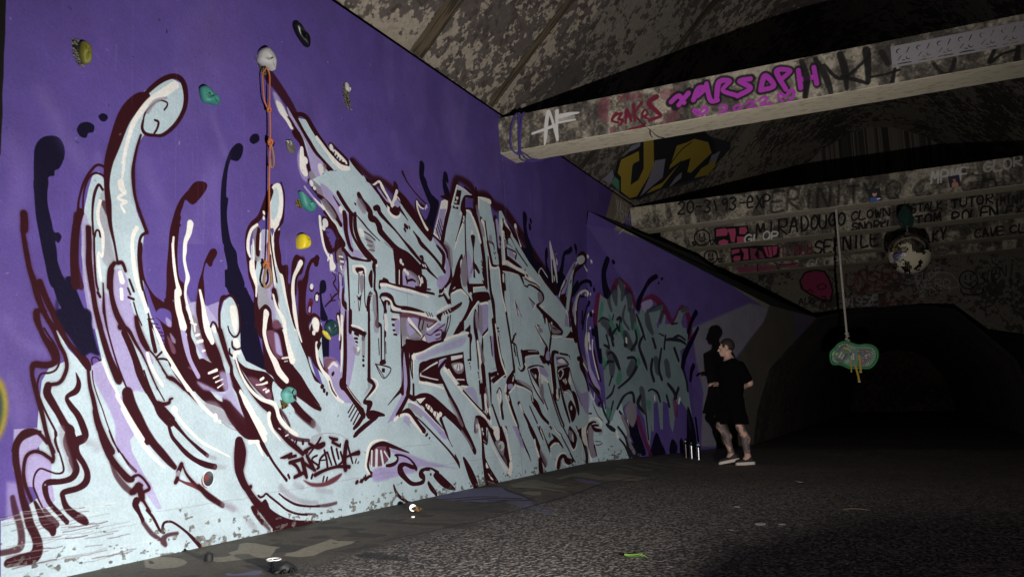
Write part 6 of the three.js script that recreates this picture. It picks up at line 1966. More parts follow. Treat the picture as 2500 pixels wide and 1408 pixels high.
  for (let y = 0; y < H; y++) { const h = (H - y) / ppm; for (let x = 0; x < W; x++) { const o = (y * W + x) * 4, s = sa + x / ppm;
    const n = vnoise(x * 0.35, y * 0.35, 256, 1), n2 = fbm(x * 0.018, y * 0.018, 256, 3, 2), k = 0.93 + 0.07 * n + 0.12 * (n2 - 0.5);
    d[o] *= k; d[o + 1] *= k; d[o + 2] *= k;
    if (h < 0.42 && s < 13.2) { const e = fbm(x * 0.07, y * 0.11, 256, 4, 0), big = vnoise(s * 1.7, h * 4, 256, 3), th = 0.63 + h * 0.9 - 0.2 * big + 0.07 * sstep(3.6, 4.6, s);
      if (e > th) { const q = Math.min(1, (e - th) * 22), c = 58 + 70 * vnoise(x * 0.2, y * 0.2, 256, 2); d[o] += (c - d[o]) * q * 0.8; d[o + 1] += (c * 0.98 - d[o + 1]) * q * 0.8; d[o + 2] += (c * 0.94 - d[o + 2]) * q * 0.8; } }
  } }
  g.putImageData(im, 0, 0);
  const t = canvasTex(cv); t.repeat.set(1 / (sb - sa), 1 / HT); t.offset.set(-sa / (sb - sa), 0); return t;
}
const wallBump = withRepeat(grainBump, 1.3, 1.3);
const paintMat = (t) => new THREE.MeshPhysicalMaterial({ map: t, bumpMap: wallBump, bumpScale: 0.0035, roughness: 0.7, specularIntensity: 0.3 });
const nearPaint = paintMat(wallCanvas(S0, S1, 2048)), farPaint = paintMat(wallCanvas(S1, S2, 2048));
const wall = thing('painted_wall', 'long leaning concrete wall painted purple with pale blue wildstyle graffiti', 'wall');
{
  const face = (s0, s1, y0, y1) => quad([[wallX(y0), y0, -s0], [wallX(y0), y0, -s1], [wallX(y1), y1, -s1], [wallX(y1), y1, -s0]], [[s0, y0], [s1, y0], [s1, y1], [s0, y1]]);
  mesh('wall_panel', face(S0, 9.4, 0, 4.91), nearPaint, wall);
  // second panel up to the crease, and above the splay up to the second beam
  const c0 = CREASE(0), c1 = CREASE(3.94), T0 = [-4.704, 4.208, -12.687];
  const poly = [[9.404, 0], [11.8, 0], [12.6, 3.94], [12.687, 4.208], [15.27, 4.208], [15.9, 4.91], [9.404, 4.91]];
  const shape = new THREE.ShapeGeometry(new THREE.Shape(poly.map((p) => new THREE.Vector2(...p))));
  { const p = shape.attributes.position, uv = shape.attributes.uv; for (let i = 0; i < p.count; i++) { const s = p.getX(i), y = p.getY(i); uv.setXY(i, s, y); p.setXYZ(i, wallX(y), y, -s); } shape.computeVertexNormals(); }
  mesh('wall_panel', shape, farPaint, wall);
  const sp = (pts) => quad(pts, pts.map((p) => [devS(...p), p[1]]));
  const K1 = [-4.264, 2.803, -13.6], K3 = [-3.157, 0, -16.03];
  mesh('splay_panel', sp([c0, K3, K1, c1]), farPaint, wall);
  const rim = [[-1.802, 2.799, -20.259], [-2.2, 2.2, -19.1], [-2.612, 1.541, -17.82], [-2.809, 0.687, -17.118], [-2.88, 0, -16.789]];
  const P2 = [c1, K1, K3, rim[4], rim[3], rim[2], rim[1], rim[0], [-2.574, 2.949, -18.2], [-3.566, 3.763, -15.679], T0];
  // fan with a hub so that the facet stays flat
  { const hub = [-3.3, 2.3, -16.4]; const n = V3(...K1).sub(V3(...c1)).cross(V3(-2.574, 2.949, -18.2).sub(V3(...c1))).normalize(); const off = V3(...hub).sub(V3(...c1)).dot(n); hub[0] -= n.x * off; hub[1] -= n.y * off; hub[2] -= n.z * off;
    const all = [hub, ...P2, P2[0]], g = new THREE.BufferGeometry(); g.setAttribute('position', new THREE.Float32BufferAttribute(all.flat(), 3)); g.setAttribute('uv', new THREE.Float32BufferAttribute(all.map((p) => [devS(...p), p[1]]).flat(), 2)); const ix = []; for (let i = 1; i < all.length - 1; i++) ix.push(0, i, i + 1); g.setIndex(ix); g.computeVertexNormals();
    mesh('splay_panel', g, farPaint, wall); }
  // top of the wall and its body behind, coloured black for the shade in the slot under the vault
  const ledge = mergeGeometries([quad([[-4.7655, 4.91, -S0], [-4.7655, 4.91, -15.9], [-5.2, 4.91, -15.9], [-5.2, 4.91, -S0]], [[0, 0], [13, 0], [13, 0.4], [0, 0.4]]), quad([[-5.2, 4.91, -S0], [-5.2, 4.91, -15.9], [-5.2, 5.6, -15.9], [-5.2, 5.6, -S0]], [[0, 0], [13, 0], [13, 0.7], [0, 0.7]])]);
  mesh('wall_ledge', ledge, M.slotShade, wall);
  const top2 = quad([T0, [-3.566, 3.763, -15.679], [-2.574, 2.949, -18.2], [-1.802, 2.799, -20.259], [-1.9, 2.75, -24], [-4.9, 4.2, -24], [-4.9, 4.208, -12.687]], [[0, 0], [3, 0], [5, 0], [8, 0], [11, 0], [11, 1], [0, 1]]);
  mesh('splay_ledge', top2, M.slotShade, wall);  // ledge top coloured near black to stand for its shade
  // raw return at the near end of the painted face
  mesh('wall_end', quad([[-4.52, 0, -S0], [wallX(4.91), 4.91, -S0], [-5.3, 4.91, -S0], [-5.3, 0, -S0]], [[0, 0], [0, 5], [0.6, 5], [0.6, 0]]), M.dark, wall);
}
// unpainted chamber walls that close the place
{
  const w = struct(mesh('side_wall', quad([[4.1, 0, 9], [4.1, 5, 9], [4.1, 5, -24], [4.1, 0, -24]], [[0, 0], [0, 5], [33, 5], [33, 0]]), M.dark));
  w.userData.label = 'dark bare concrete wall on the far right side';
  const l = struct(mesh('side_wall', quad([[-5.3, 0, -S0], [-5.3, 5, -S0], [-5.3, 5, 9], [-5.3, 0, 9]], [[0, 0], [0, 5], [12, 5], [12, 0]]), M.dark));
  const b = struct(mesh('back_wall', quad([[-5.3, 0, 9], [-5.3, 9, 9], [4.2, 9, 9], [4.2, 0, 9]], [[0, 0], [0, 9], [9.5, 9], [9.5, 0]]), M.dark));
}

// ---------------------------------------------------------------- vaulted ceiling
{
  const prof = [[-4.80, 4.97], [-2.4, 7.37], [-1.7, 7.96], [-0.95, 8.33], [-0.35, 8.45], [0.25, 8.33], [1.0, 7.96], [1.7, 7.37], [4.1, 4.97]];
  let acc = 0; const arc = prof.map((p, i) => (acc += i ? Math.hypot(p[0] - prof[i - 1][0], p[1] - prof[i - 1][1]) : 0));
  const strip = (z0, z1, lift = 0) => { const g = [], uv = [], ix = []; prof.forEach((p, i) => { const nx = -0.35 - p[0], ny = 3 - p[1], l = Math.hypot(nx, ny); for (const z of [z0, z1]) { g.push(p[0] + nx / l * lift, p[1] + ny / l * lift, z); uv.push(-z, arc[i]); } if (i) ix.push(2 * i - 2, 2 * i, 2 * i - 1, 2 * i - 1, 2 * i, 2 * i + 1); });
    const b = new THREE.BufferGeometry(); b.setAttribute('position', new THREE.Float32BufferAttribute(g, 3)); b.setAttribute('uv', new THREE.Float32BufferAttribute(uv, 2)); b.setIndex(ix); return b.toNonIndexed().computeVertexNormals() ?? b; };
  const flat = (b) => { const n = b.index ? b.toNonIndexed() : b; n.computeVertexNormals(); return n; };
  const mk = (z0, z1, lift) => { const g = [], uv = []; for (let i = 1; i < prof.length; i++) { const P = (q, z) => { const nx = -0.35 - q[0], ny = 3 - q[1], l = Math.hypot(nx, ny); return [q[0] + nx / l * lift, q[1] + ny / l * lift, z]; }; const a = P(prof[i - 1], z0), b = P(prof[i], z0), c = P(prof[i], z1), d = P(prof[i - 1], z1); g.push(...a, ...b, ...c, ...a, ...c, ...d); uv.push(-z0, arc[i - 1], -z0, arc[i], -z1, arc[i], -z0, arc[i - 1], -z1, arc[i], -z1, arc[i - 1]); }
    const b = new THREE.BufferGeometry(); b.setAttribute('position', new THREE.Float32BufferAttribute(g, 3)); b.setAttribute('uv', new THREE.Float32BufferAttribute(uv, 2)); b.computeVertexNormals(); return b; };
  const ceil = new THREE.Group(); ceil.name = 'ceiling'; struct(ceil); scene.add(ceil);
  mesh('vault', mk(9, -9.94, 0), M.concrete, ceil);
  mesh('vault', mk(-18, -24, 0), M.concrete, ceil);
  // middle bay: the same concrete with a yellow piece sprayed on its haunch
  const W = 2048, ppm = W / 8.06, H = Math.round(3.394 * ppm), cv = canvas(W, H), g = cv.getContext('2d'), im = g.createImageData(W, H), src = concreteMap.image.data;
  for (let y = 0; y < H; y++) for (let x = 0; x < W; x++) { const o = (y * W + x) * 4, su = (((x / ppm + 9.94) * 0.25) % 1) * 1024 | 0, sv = (((H - y) / ppm * 0.25) % 1) * 1024 | 0, p = (sv * 1024 + su) * 4; im.data[o] = src[p] * 0.8; im.data[o + 1] = src[p + 1] * 0.8; im.data[o + 2] = src[p + 2] * 0.8; im.data[o + 3] = 255; }
  g.putImageData(im, 0, 0); paint(g, CEIL, 0.005, ppm, 9.94, 0, H);
  const t = canvasTex(cv); t.repeat.set(1 / 8.06, 1 / 3.394); t.offset.set(-9.94 / 8.06, 0);
  const whole = mk(-9.94, -18, 0), n = 6; // first facet is the haunch
  const part = (a, b) => { const q = new THREE.BufferGeometry(); for (const k of ['position', 'uv', 'normal']) { const s = whole.attributes[k]; q.setAttribute(k, new THREE.Float32BufferAttribute(s.array.slice(a * s.itemSize, b * s.itemSize), s.itemSize)); } return q; };
  mesh('painted_haunch', part(0, n), new THREE.MeshStandardMaterial({ map: t, bumpMap: M.concrete.bumpMap, bumpScale: 0.006, roughness: 0.95 }), ceil);
  mesh('vault', part(n, whole.attributes.position.count), M.concrete, ceil);
  // smooth pour joints that run up the vault
  const ribMat = new THREE.MeshStandardMaterial({ color: 0x9a917c, roughness: 0.95, map: withRepeat(concreteMap, 0.8, 0.05), bumpMap: M.concrete.bumpMap, bumpScale: 0.004 });
  for (const [z, w] of [[-3.1, 0.1], [-5.25, 0.09], [-7.38, 0.13], [-9.22, 0.08], [-12.6, 0.1]]) mesh('joint_rib', mk(z + w, z - w, 0.012), ribMat, ceil);
}

// ---------------------------------------------------------------- beams
const BEAMS = [
  [-9.4, 0.5, BEAM1, 'nearest concrete beam, tagged with white, dark red and magenta letters', 4.84, 2048],
  [-15.27, 0.42, BEAM2, 'second concrete beam from the viewer, with a black date and two small photographs', 4.82, 2048],
  [-17.77, 0.5, BEAM3, 'third concrete beam from the viewer, with a smiley and a white GLOP tag', 4.82, 2048],
  [-20.31, 0.5, BEAM4, 'fourth concrete beam from the viewer, lettered SEANILE in black', 4.82, 1024],
  [-22.23, 0.5, BEAM5, 'last concrete beam before the tunnel wall, half covered in pink paint', 4.82, 1024]];
BEAMS.forEach(([z, dep, marks, label, top, W], i) => {
  const b = thing('ceiling_beam', label, 'beam', [0, 0, 0], null), y0 = 4.33, x0 = -4.83, x1 = 4.4, hh = top - y0;
  const ppm = W / (x1 - x0), H = Math.max(32, Math.round(hh * ppm)), cv = canvas(W, H), g = cv.getContext('2d'), im = g.createImageData(W, H);
  for (let y = 0; y < H; y++) for (let x = 0; x < W; x++) { const u = x / ppm, v = y / ppm, o = (y * W + x) * 4, big = fbm(u * 1.1 + i * 7, v * 1.6, 256, 4, i), mid = fbm(u * 9, v * 7 + i * 13, 256, 4, 1), f = fbm(u * 38, v * 38, 256, 3, 2), st = fbm(u * 7 + 3, v * 0.9, 256, 3, 3);
    let c = mix([76, 71, 64], [168, 160, 142], sstep(0.36, 0.66, 0.4 * big + 0.42 * mid + 0.22 * f)); c = mix(c, [50, 46, 42], 0.5 * sstep(0.55, 0.72, st)); c = mix(c, [176, 168, 146], 0.5 * sstep(0.66, 0.74, mid));
    const k = 0.85 + 0.3 * f; im.data[o] = c[0] * k; im.data[o + 1] = c[1] * k; im.data[o + 2] = c[2] * k; im.data[o + 3] = 255; }
  g.putImageData(im, 0, 0);
  paint(g, marks, 0.0025, ppm, x0 + 5, 0, H, { ...INK, p: '#c24f78', u: '#8a3f58', k: '#100e0e', x: '#d8d6d0' });
  const t = canvasTex(cv), face = new THREE.MeshStandardMaterial({ map: t, bumpMap: withRepeat(grainBump, 8, 0.5), bumpScale: 0.006, roughness: 0.92 });
  const r = 0.012, F = (pts, uv) => quad(pts, uv);
  mesh('beam_face', F([[x0, y0 + r, z], [x1, y0 + r, z], [x1, top, z], [x0, top, z]], [[0, r / hh], [1, r / hh], [1, 1], [0, 1]]), face, b);
  // soffit with a slightly uneven, chipped arris
  const R = rng(91 + i), n = 140, pos = [], uv = [], ix = [];
  for (let k = 0; k <= n; k++) { const x = x0 + (x1 - x0) * k / n, e = R() * R() * 0.012; const ring = [[y0 + r + 0.0, z], [y0 + e * 0.6 + 0.002, z - r - e], [y0, z - dep / 2], [y0 + 0.004 * R(), z - dep]]; ring.forEach(([y, zz], j) => { pos.push(x, y, zz); uv.push(x * 0.4, [0, 0.02, 0.4, 0.8][j]); }); if (k) for (let j = 0; j < 3; j++) { const a = (k - 1) * 4 + j, c = k * 4 + j; ix.push(a, a + 1, c, c, a + 1, c + 1); } }
  const sg = new THREE.BufferGeometry(); sg.setAttribute('position', new THREE.Float32BufferAttribute(pos, 3)); sg.setAttribute('uv', new THREE.Float32BufferAttribute(uv, 2)); sg.setIndex(ix); sg.computeVertexNormals();
  mesh('beam_soffit', sg, M.soffit, b);
  mesh('beam_top', mergeGeometries([F([[x0, top, z], [x1, top, z], [x1, top, z - dep], [x0, top, z - dep]], [[0, 0], [9, 0], [9, 0.5], [0, 0.5]]), F([[x1, y0, z - dep], [x0, y0, z - dep], [x0, top, z - dep], [x1, top, z - dep]], [[0, 0], [9, 0], [9, 0.5], [0, 0.5]])]), M.dark, b);
});

// ---------------------------------------------------------------- tunnel wall, arch and tunnel
{
  const rim = [[-2.88, -0.02, -16.789], [-2.809, 0.687, -17.118], [-2.612, 1.541, -17.82], [-2.2, 2.2, -19.1], [-1.802, 2.799, -20.259], [-1.2, 3.15, -22.5], [-0.35, 3.3, -23.9]];
  const full = [...rim, ...rim.slice(0, -1).reverse().map(([x, y, z]) => [-0.7 - x, y, z])];
  const pos = [], uv = [], ix = []; full.forEach(([x, y, z], i) => { pos.push(x, y, z, x, y, -48); uv.push(i * 0.8, 0, i * 0.8, 26); if (i) ix.push(2 * i - 2, 2 * i, 2 * i - 1, 2 * i - 1, 2 * i, 2 * i + 1); });
  const g = new THREE.BufferGeometry(); g.setAttribute('position', new THREE.Float32BufferAttribute(pos, 3)); g.setAttribute('uv', new THREE.Float32BufferAttribute(uv, 2)); g.setIndex(ix); g.computeVertexNormals();
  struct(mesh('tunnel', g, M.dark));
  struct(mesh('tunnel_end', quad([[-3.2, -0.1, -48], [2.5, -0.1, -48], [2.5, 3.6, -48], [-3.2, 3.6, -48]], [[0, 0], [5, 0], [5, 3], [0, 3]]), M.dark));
  const cv = canvas(2048, 1024), c = cv.getContext('2d'), ppm = 2048 / 9.5, im = c.createImageData(2048, 1024), src = concreteMap.image.data;
  for (let y = 0; y < 1024; y++) for (let x = 0; x < 2048; x++) { const o = (y * 2048 + x) * 4, p = ((((y / ppm * 0.25) % 1) * 1024 | 0) * 1024 + ((((x / ppm) * 0.25) % 1) * 1024 | 0)) * 4; for (let k = 0; k < 3; k++) im.data[o + k] = src[p + k] * 0.72; im.data[o + 3] = 255; }
  c.putImageData(im, 0, 0); paint(c, ENDW, 0.0025, ppm, 0, 2, 1024, { ...INK, B: '#5a1c22', U: '#8a2d50' });
  const t = canvasTex(cv), sh = new THREE.Shape(); sh.moveTo(-5, 2); sh.lineTo(-1.9, 2.75); sh.lineTo(-1.2, 3.17); sh.lineTo(-0.35, 3.32); sh.lineTo(0.5, 3.17); sh.lineTo(1.2, 2.75); sh.lineTo(4.5, 2); sh.lineTo(4.5, 8.6); sh.lineTo(-5, 8.6);
  const eg = new THREE.ShapeGeometry(sh), u2 = eg.attributes.uv, p2 = eg.attributes.position; for (let i = 0; i < u2.count; i++) u2.setXY(i, (p2.getX(i) + 5) / 9.5, (p2.getY(i) - 2) / (1024 / ppm)); eg.translate(0, 0, -24);
  tag(mesh('tunnel_wall', eg, new THREE.MeshStandardMaterial({ map: t, roughness: 0.95, bumpMap: M.concrete.bumpMap, bumpScale: 0.005 })), 'scrawled concrete wall over the mouth of the dark round tunnel', 'wall');
}

// ---------------------------------------------------------------- floor
{
  const X0 = -4.7, X1 = 2.3, Z0 = 2.6, Z1 = 15.4, W = 1104, ppm = W / (X1 - X0), H = Math.round((Z1 - Z0) * ppm); // texture rows run along z
  const cv = canvas(W, Math.min(2048, H)), sy = cv.height / (Z1 - Z0), g = cv.getContext('2d'), im = g.createImageData(W, cv.height), hgt = new Uint8Array(W * cv.height * 4);
  const paintCv = canvas(W, cv.height), pg = paintCv.getContext('2d');
  pg.scale(1, sy / ppm); paint(pg, FLOOR, 0.005, ppm, X0 + 5, Z0, H, { ...INK, m: '#33202c', L: '#77749c', N: '#1a1816', C: '#b0a690', k: '#141210' });
  const pd = pg.getImageData(0, 0, W, cv.height).data;
  for (let y = 0; y < cv.height; y++) for (let x = 0; x < W; x++) {
    const wx = X0 + x / ppm, s = Z0 + (cv.height - y) / sy, o = (y * W + x) * 4;
    const st = vnoise(wx * 62, s * 62, 256, 0), st2 = vnoise(wx * 105 + 40, s * 105, 256, 1), big = fbm(wx * 0.9, s * 0.9, 256, 4, 2), mid = fbm(wx * 5, s * 5, 256, 3, 3);
    // trowelled band beside the wall, exposed pebbles farther out
    const edge = -3.35 + (s - 5) * 0.03 + 0.4 * (big - 0.5) + 0.25 * (mid - 0.5), rough = sstep(edge - 0.12, edge + 0.25, wx) * (1 - 0.55 * sstep(7.5, 10.5, s));
    let c = mix([74, 66, 57], [104, 94, 80], sstep(0.35, 0.65, 0.6 * big + 0.4 * mid)); c = mix(c, [44, 40, 35], 0.6 * sstep(0.58, 0.7, mid));
    const peb = sstep(0.52, 0.74, st), peb2 = sstep(0.6, 0.8, st2); let q = mix([50, 46, 44], [142, 133, 124], peb); q = mix(q, [188, 180, 172], 0.8 * peb2);
    c = mix(c, q, rough); const f = 0.85 + 0.3 * vnoise(x * 0.7, y * 0.7, 256, 2);
    const a = pd[o + 3] / 255 * sstep(0.2, 0.42, vnoise(wx * 40, s * 40, 256, 2) * 0.6 + 0.4 * mid + 0.12); const un = pd[o + 3] ? 1 : 0;
    const pc = un ? [pd[o], pd[o + 1], pd[o + 2]] : c; c = mix(c.map((v) => v * f), pc.map((v) => v * (0.9 + 0.15 * st)), a * 0.92);
    im.data[o] = c[0]; im.data[o + 1] = c[1]; im.data[o + 2] = c[2]; im.data[o + 3] = 255;
    const hv = 128 + 110 * rough * (0.65 * (peb - 0.3) + 0.35 * (peb2 - 0.2)) + 26 * (mid - 0.5) + 12 * (st - 0.5); hgt[o] = hgt[o + 1] = hgt[o + 2] = Math.max(0, Math.min(255, hv)); hgt[o + 3] = 255;
  }
  g.putImageData(im, 0, 0);
  const t = canvasTex(cv), hc = canvas(W, cv.height), hg = hc.getContext('2d'), hi = hg.createImageData(W, cv.height); hi.data.set(hgt); hg.putImageData(hi, 0, 0);
  const bt = canvasTex(hc, false); for (const q of [t, bt]) { q.repeat.set(1 / (X1 - X0), 1 / (Z1 - Z0)); q.offset.set(-X0 / (X1 - X0), -Z0 / (Z1 - Z0)); }
  const near = new THREE.MeshStandardMaterial({ map: t, bumpMap: bt, bumpScale: 0.016, roughness: 0.75 });
  const far = new THREE.MeshStandardMaterial({ color: 0x7a7068, map: withRepeat(concreteMap, 0.25, 0.25), bumpMap: withRepeat(grainBump, 1.5, 1.5), bumpScale: 0.006, roughness: 0.9 });
  const xs = [-6, X0, X1, 6], zs = [-49, -Z1, -Z0, 10], pos = [], uv = [], inner = [], outer = [];
  for (let j = 0; j < 4; j++) for (let i = 0; i < 4; i++) { pos.push(xs[i], 0, zs[j]); uv.push(xs[i], -zs[j]); }
  for (let j = 0; j < 3; j++) for (let i = 0; i < 3; i++) { const a = j * 4 + i; (i === 1 && j === 1 ? inner : outer).push(a, a + 4, a + 1, a + 1, a + 4, a + 5); }
  const fg = new THREE.BufferGeometry(); fg.setAttribute('position', new THREE.Float32BufferAttribute(pos, 3)); fg.setAttribute('uv', new THREE.Float32BufferAttribute(uv, 2)); fg.setIndex([...inner, ...outer]); fg.addGroup(0, inner.length, 0); fg.addGroup(inner.length, outer.length, 1); fg.computeVertexNormals();
  struct(mesh('floor', fg, [near, far]));
}
// ---------------------------------------------------------------- climbing holds bolted to the wall
const HOLDN = (() => { const n = V3(1, 0.05, 0).normalize(); return n; })();
const holdBasis = new THREE.Matrix4().makeBasis(V3(0, 0, -1), V3(-0.05, 1, 0).normalize(), HOLDN); // u along the wall, v up, w out of the wall
function holdGeo(outline, depth, seed, lump = 0.25) { // a lumpy resin grip whose plan follows the outline (u, v in metres)
  const r = rng(seed), n = 44, rings = 9, pos = [], ix = [], ph = [r() * 6, r() * 6, r() * 6];
  const pts = smooth(outline, true), P = []; for (let i = 0; i < n; i++) P.push(pts[Math.floor(i / n * pts.length)]);
  const cx = P.reduce((s, p) => s + p[0], 0) / n, cy = P.reduce((s, p) => s + p[1], 0) / n;
  for (let k = 0; k <= rings; k++) { const t = k / rings, sc = k === 0 ? 0.86 : Math.cos(Math.pow(t, 1.6) * 1.5), h = k === 0 ? 0 : depth * Math.pow(Math.sin(Math.min(1, t * 1.05) * 1.5708), 0.7);
    for (let i = 0; i < n; i++) { const a = i / n * 6.283, w = 1 + lump * t * (0.5 * Math.sin(2 * a + ph[0]) + 0.35 * Math.sin(3 * a + ph[1])); pos.push(cx + (P[i][0] - cx) * sc, cy + (P[i][1] - cy) * sc, h * w); } }
  for (let k = 0; k < rings; k++) for (let i = 0; i < n; i++) { const a = k * n + i, b = k * n + (i + 1) % n, c = a + n, d = b + n; ix.push(a, b, c, b, d, c); }
  const g = new THREE.BufferGeometry(); g.setAttribute('position', new THREE.Float32BufferAttribute(pos, 3)); g.setIndex(ix); g.computeVertexNormals(); return g;
}
const resin = (c, rough = 0.55) => new THREE.MeshStandardMaterial({ color: c, roughness: rough, bumpMap: withRepeat(grainBump, 1, 1) });
function boltGeo() { const a = new THREE.CylinderGeometry(0.0085, 0.0085, 0.012, 6), b = new THREE.CylinderGeometry(0.014, 0.015, 0.004, 18); b.translate(0, -0.005, 0); const g = mergeGeometries([a, b]); g.rotateX(Math.PI / 2); return g; }
const bolt = boltGeo(), boltMat = new THREE.MeshStandardMaterial({ color: 0x9c968a, metalness: 0.9, roughness: 0.3 });
function hold(s, y, outline, depth, mat, label, bolts, seed, extra, lump) {
  const t = thing('climbing_hold', label, 'climbing hold', [wallX(y), y, -s]); t.quaternion.setFromRotationMatrix(holdBasis);
  mesh('grip', holdGeo(outline, depth, seed, lump), mat, t);
  for (const [u, v, w] of bolts) mesh('bolt', bolt, boltMat, t).position.set(u, v, w ?? depth * 0.92);
  if (extra) extra(t); return t;
}
const paintChip = (pts, mat, t) => { const sh = new THREE.Shape(pts.map((p) => new THREE.Vector2(...p))); const g = new THREE.ExtrudeGeometry(sh, { depth: 0.003, bevelEnabled: false }); mesh('old_paint_patch', g, mat, t); };
const teal = resin(0x357a70), greyR = resin(0xa8a8a6, 0.7), oldPaint = resin(0x7d7264, 0.9), ochre = resin(0x9a7f35, 0.8);
hold(4.24, 3.345, [[-0.075, 0.04], [-0.045, 0.07], [0, 0.062], [0.05, 0.03], [0.09, 0.015], [0.105, -0.015], [0.085, -0.045], [0.03, -0.055], [-0.03, -0.06], [-0.06, -0.03]], 0.075, teal, 'teal climbing hold right of the tall curled tentacle tip', [[-0.02, 0.006], [0.058, -0.018, 0.05]], 3);
hold(5.36, 2.745, [[-0.1, 0.075], [-0.07, 0.05], [-0.03, 0.045], [0, 0.025], [0.05, 0.03], [0.095, 0.0], [0.09, -0.05], [0.05, -0.078], [0.0, -0.07], [-0.06, -0.03]], 0.07, teal, 'teal climbing hold just above the small yellow hold', [[-0.03, 0.006], [0.05, -0.02, 0.055]], 8, (t) => paintChip([[-0.12, 0.0], [-0.09, 0.02], [-0.05, -0.02], [-0.02, -0.05], [-0.07, -0.06], [-0.12, -0.05]], ochre, t));
hold(5.067, 1.047, [[-0.075, 0.01], [-0.05, 0.05], [0, 0.075], [0.06, 0.055], [0.075, 0.02], [0.065, -0.04], [0.02, -0.06], [-0.04, -0.055]], 0.065, resin(0x5d9a92), 'teal climbing hold with maroon overspray low on the pale tentacles', [[-0.015, 0.0]], 12, (t) => { paintChip([[-0.07, -0.03], [-0.01, -0.05], [0.03, -0.08], [-0.01, -0.1], [-0.05, -0.11]], ochre, t); const sm = new THREE.Shape([[0.005, 0.03], [0.03, 0.05], [0.05, 0.0], [0.06, -0.04], [0.02, -0.02]].map((p) => new THREE.Vector2(...p))); mesh('maroon_smear', new THREE.ExtrudeGeometry(sm, { depth: 0.004, bevelSize: 0.002, bevelThickness: 0.002, bevelSegments: 1 }), resin(0x4a1a20), t).position.z = 0.058; });
hold(5.64, 1.641, [[-0.08, 0.01], [-0.05, 0.06], [0.01, 0.075], [0.06, 0.045], [0.085, 0.0], [0.06, -0.05], [0, -0.07], [-0.05, -0.05]], 0.075, resin(0x1d3c40, 0.4), 'dark green climbing hold with a yellow lower lip on navy paint', [[-0.02, 0.015], [0.035, -0.008]], 17, (t) => mesh('yellow_lip', holdGeo([[-0.1, -0.02], [-0.06, -0.03], [-0.01, -0.075], [0.0, -0.1], [-0.04, -0.09], [-0.09, -0.05]], 0.03, 5), resin(0xc2b544), t));
hold(5.28, 2.372, [[-0.045, 0.055], [0.03, 0.058], [0.055, 0.0], [0.05, -0.04], [0.0, -0.065], [-0.05, -0.06]], 0.1, resin(0xcdb920, 0.45), 'small bright yellow square climbing hold', [[0.012, 0.012, 0.092]], 21, null, 0.05);
hold(4.87, 3.9, [[-0.08, -0.03], [-0.07, 0.05], [-0.01, 0.1], [0.05, 0.07], [0.09, 0.0], [0.085, -0.075], [0.03, -0.07], [-0.04, -0.06]], 0.1, greyR, 'pale grey climbing hold with the orange cord tied beneath it', [[-0.02, 0.02, 0.085], [0.04, -0.005, 0.08]], 25, (t) => paintChip([[-0.1, 0.0], [-0.06, -0.05], [-0.03, -0.13], [-0.0, -0.14], [0.04, -0.12], [0.05, -0.06], [-0.02, -0.03]], oldPaint, t));
hold(5.338, 4.335, [[-0.1, 0.06], [-0.05, 0.09], [0.02, 0.05], [0.07, 0.02], [0.1, -0.04], [0.085, -0.1], [0.02, -0.07], [-0.05, -0.02]], 0.075, resin(0x0b0b0c, 0.35), 'black climbing hold, topmost of all on the purple wall', [[0.03, -0.02]], 29);
hold(3.205, 3.288, [[-0.02, 0.07], [0.03, 0.065], [0.045, 0.0], [0.035, -0.065], [-0.005, -0.07], [-0.03, 0.0]], 0.06, resin(0x6d6a22, 0.6), 'olive yellow climbing hold with grey flaked rim at far left', [], 33, (t) => paintChip([[-0.075, 0.07], [-0.03, 0.09], [0.0, 0.05], [-0.01, -0.04], [0.03, -0.09], [-0.02, -0.095], [-0.06, -0.04]], resin(0x8c8a86, 0.9), t));
hold(6.017, 4.06, [[-0.025, 0.05], [0.02, 0.03], [0.04, 0.0], [0.03, -0.03], [-0.02, -0.02]], 0.035, resin(0xb5b0a8, 0.8), 'broken grey hold stub above a long bare grey scar', [[0.012, 0.012, 0.03]], 37, (t) => { paintChip([[-0.05, 0.04], [0.03, 0.02], [0.055, -0.06], [0.05, -0.15], [0.08, -0.21], [0.0, -0.2], [-0.045, -0.17], [-0.06, -0.06]], resin(0x85807a, 0.9), t); });
hold(5.176, 3.201, [[-0.05, 0.04], [0.0, 0.06], [0.05, 0.02], [0.06, -0.02], [0.02, -0.05], [-0.03, -0.03]], 0.03, resin(0x5a5750, 0.85), 'small flaked grey hold stub beside the navy paint dots', [[0.015, -0.01, 0.026]], 41, (t) => { const wp = new THREE.Shape([[-0.05, 0.05], [0.0, 0.065], [0.02, 0.03], [-0.03, 0.02]].map((p) => new THREE.Vector2(...p))); mesh('white_paint_flake', new THREE.ExtrudeGeometry(wp, { depth: 0.03, bevelSize: 0.002, bevelThickness: 0.002, bevelSegments: 1 }), resin(0xd8d6d2, 0.8), t); });

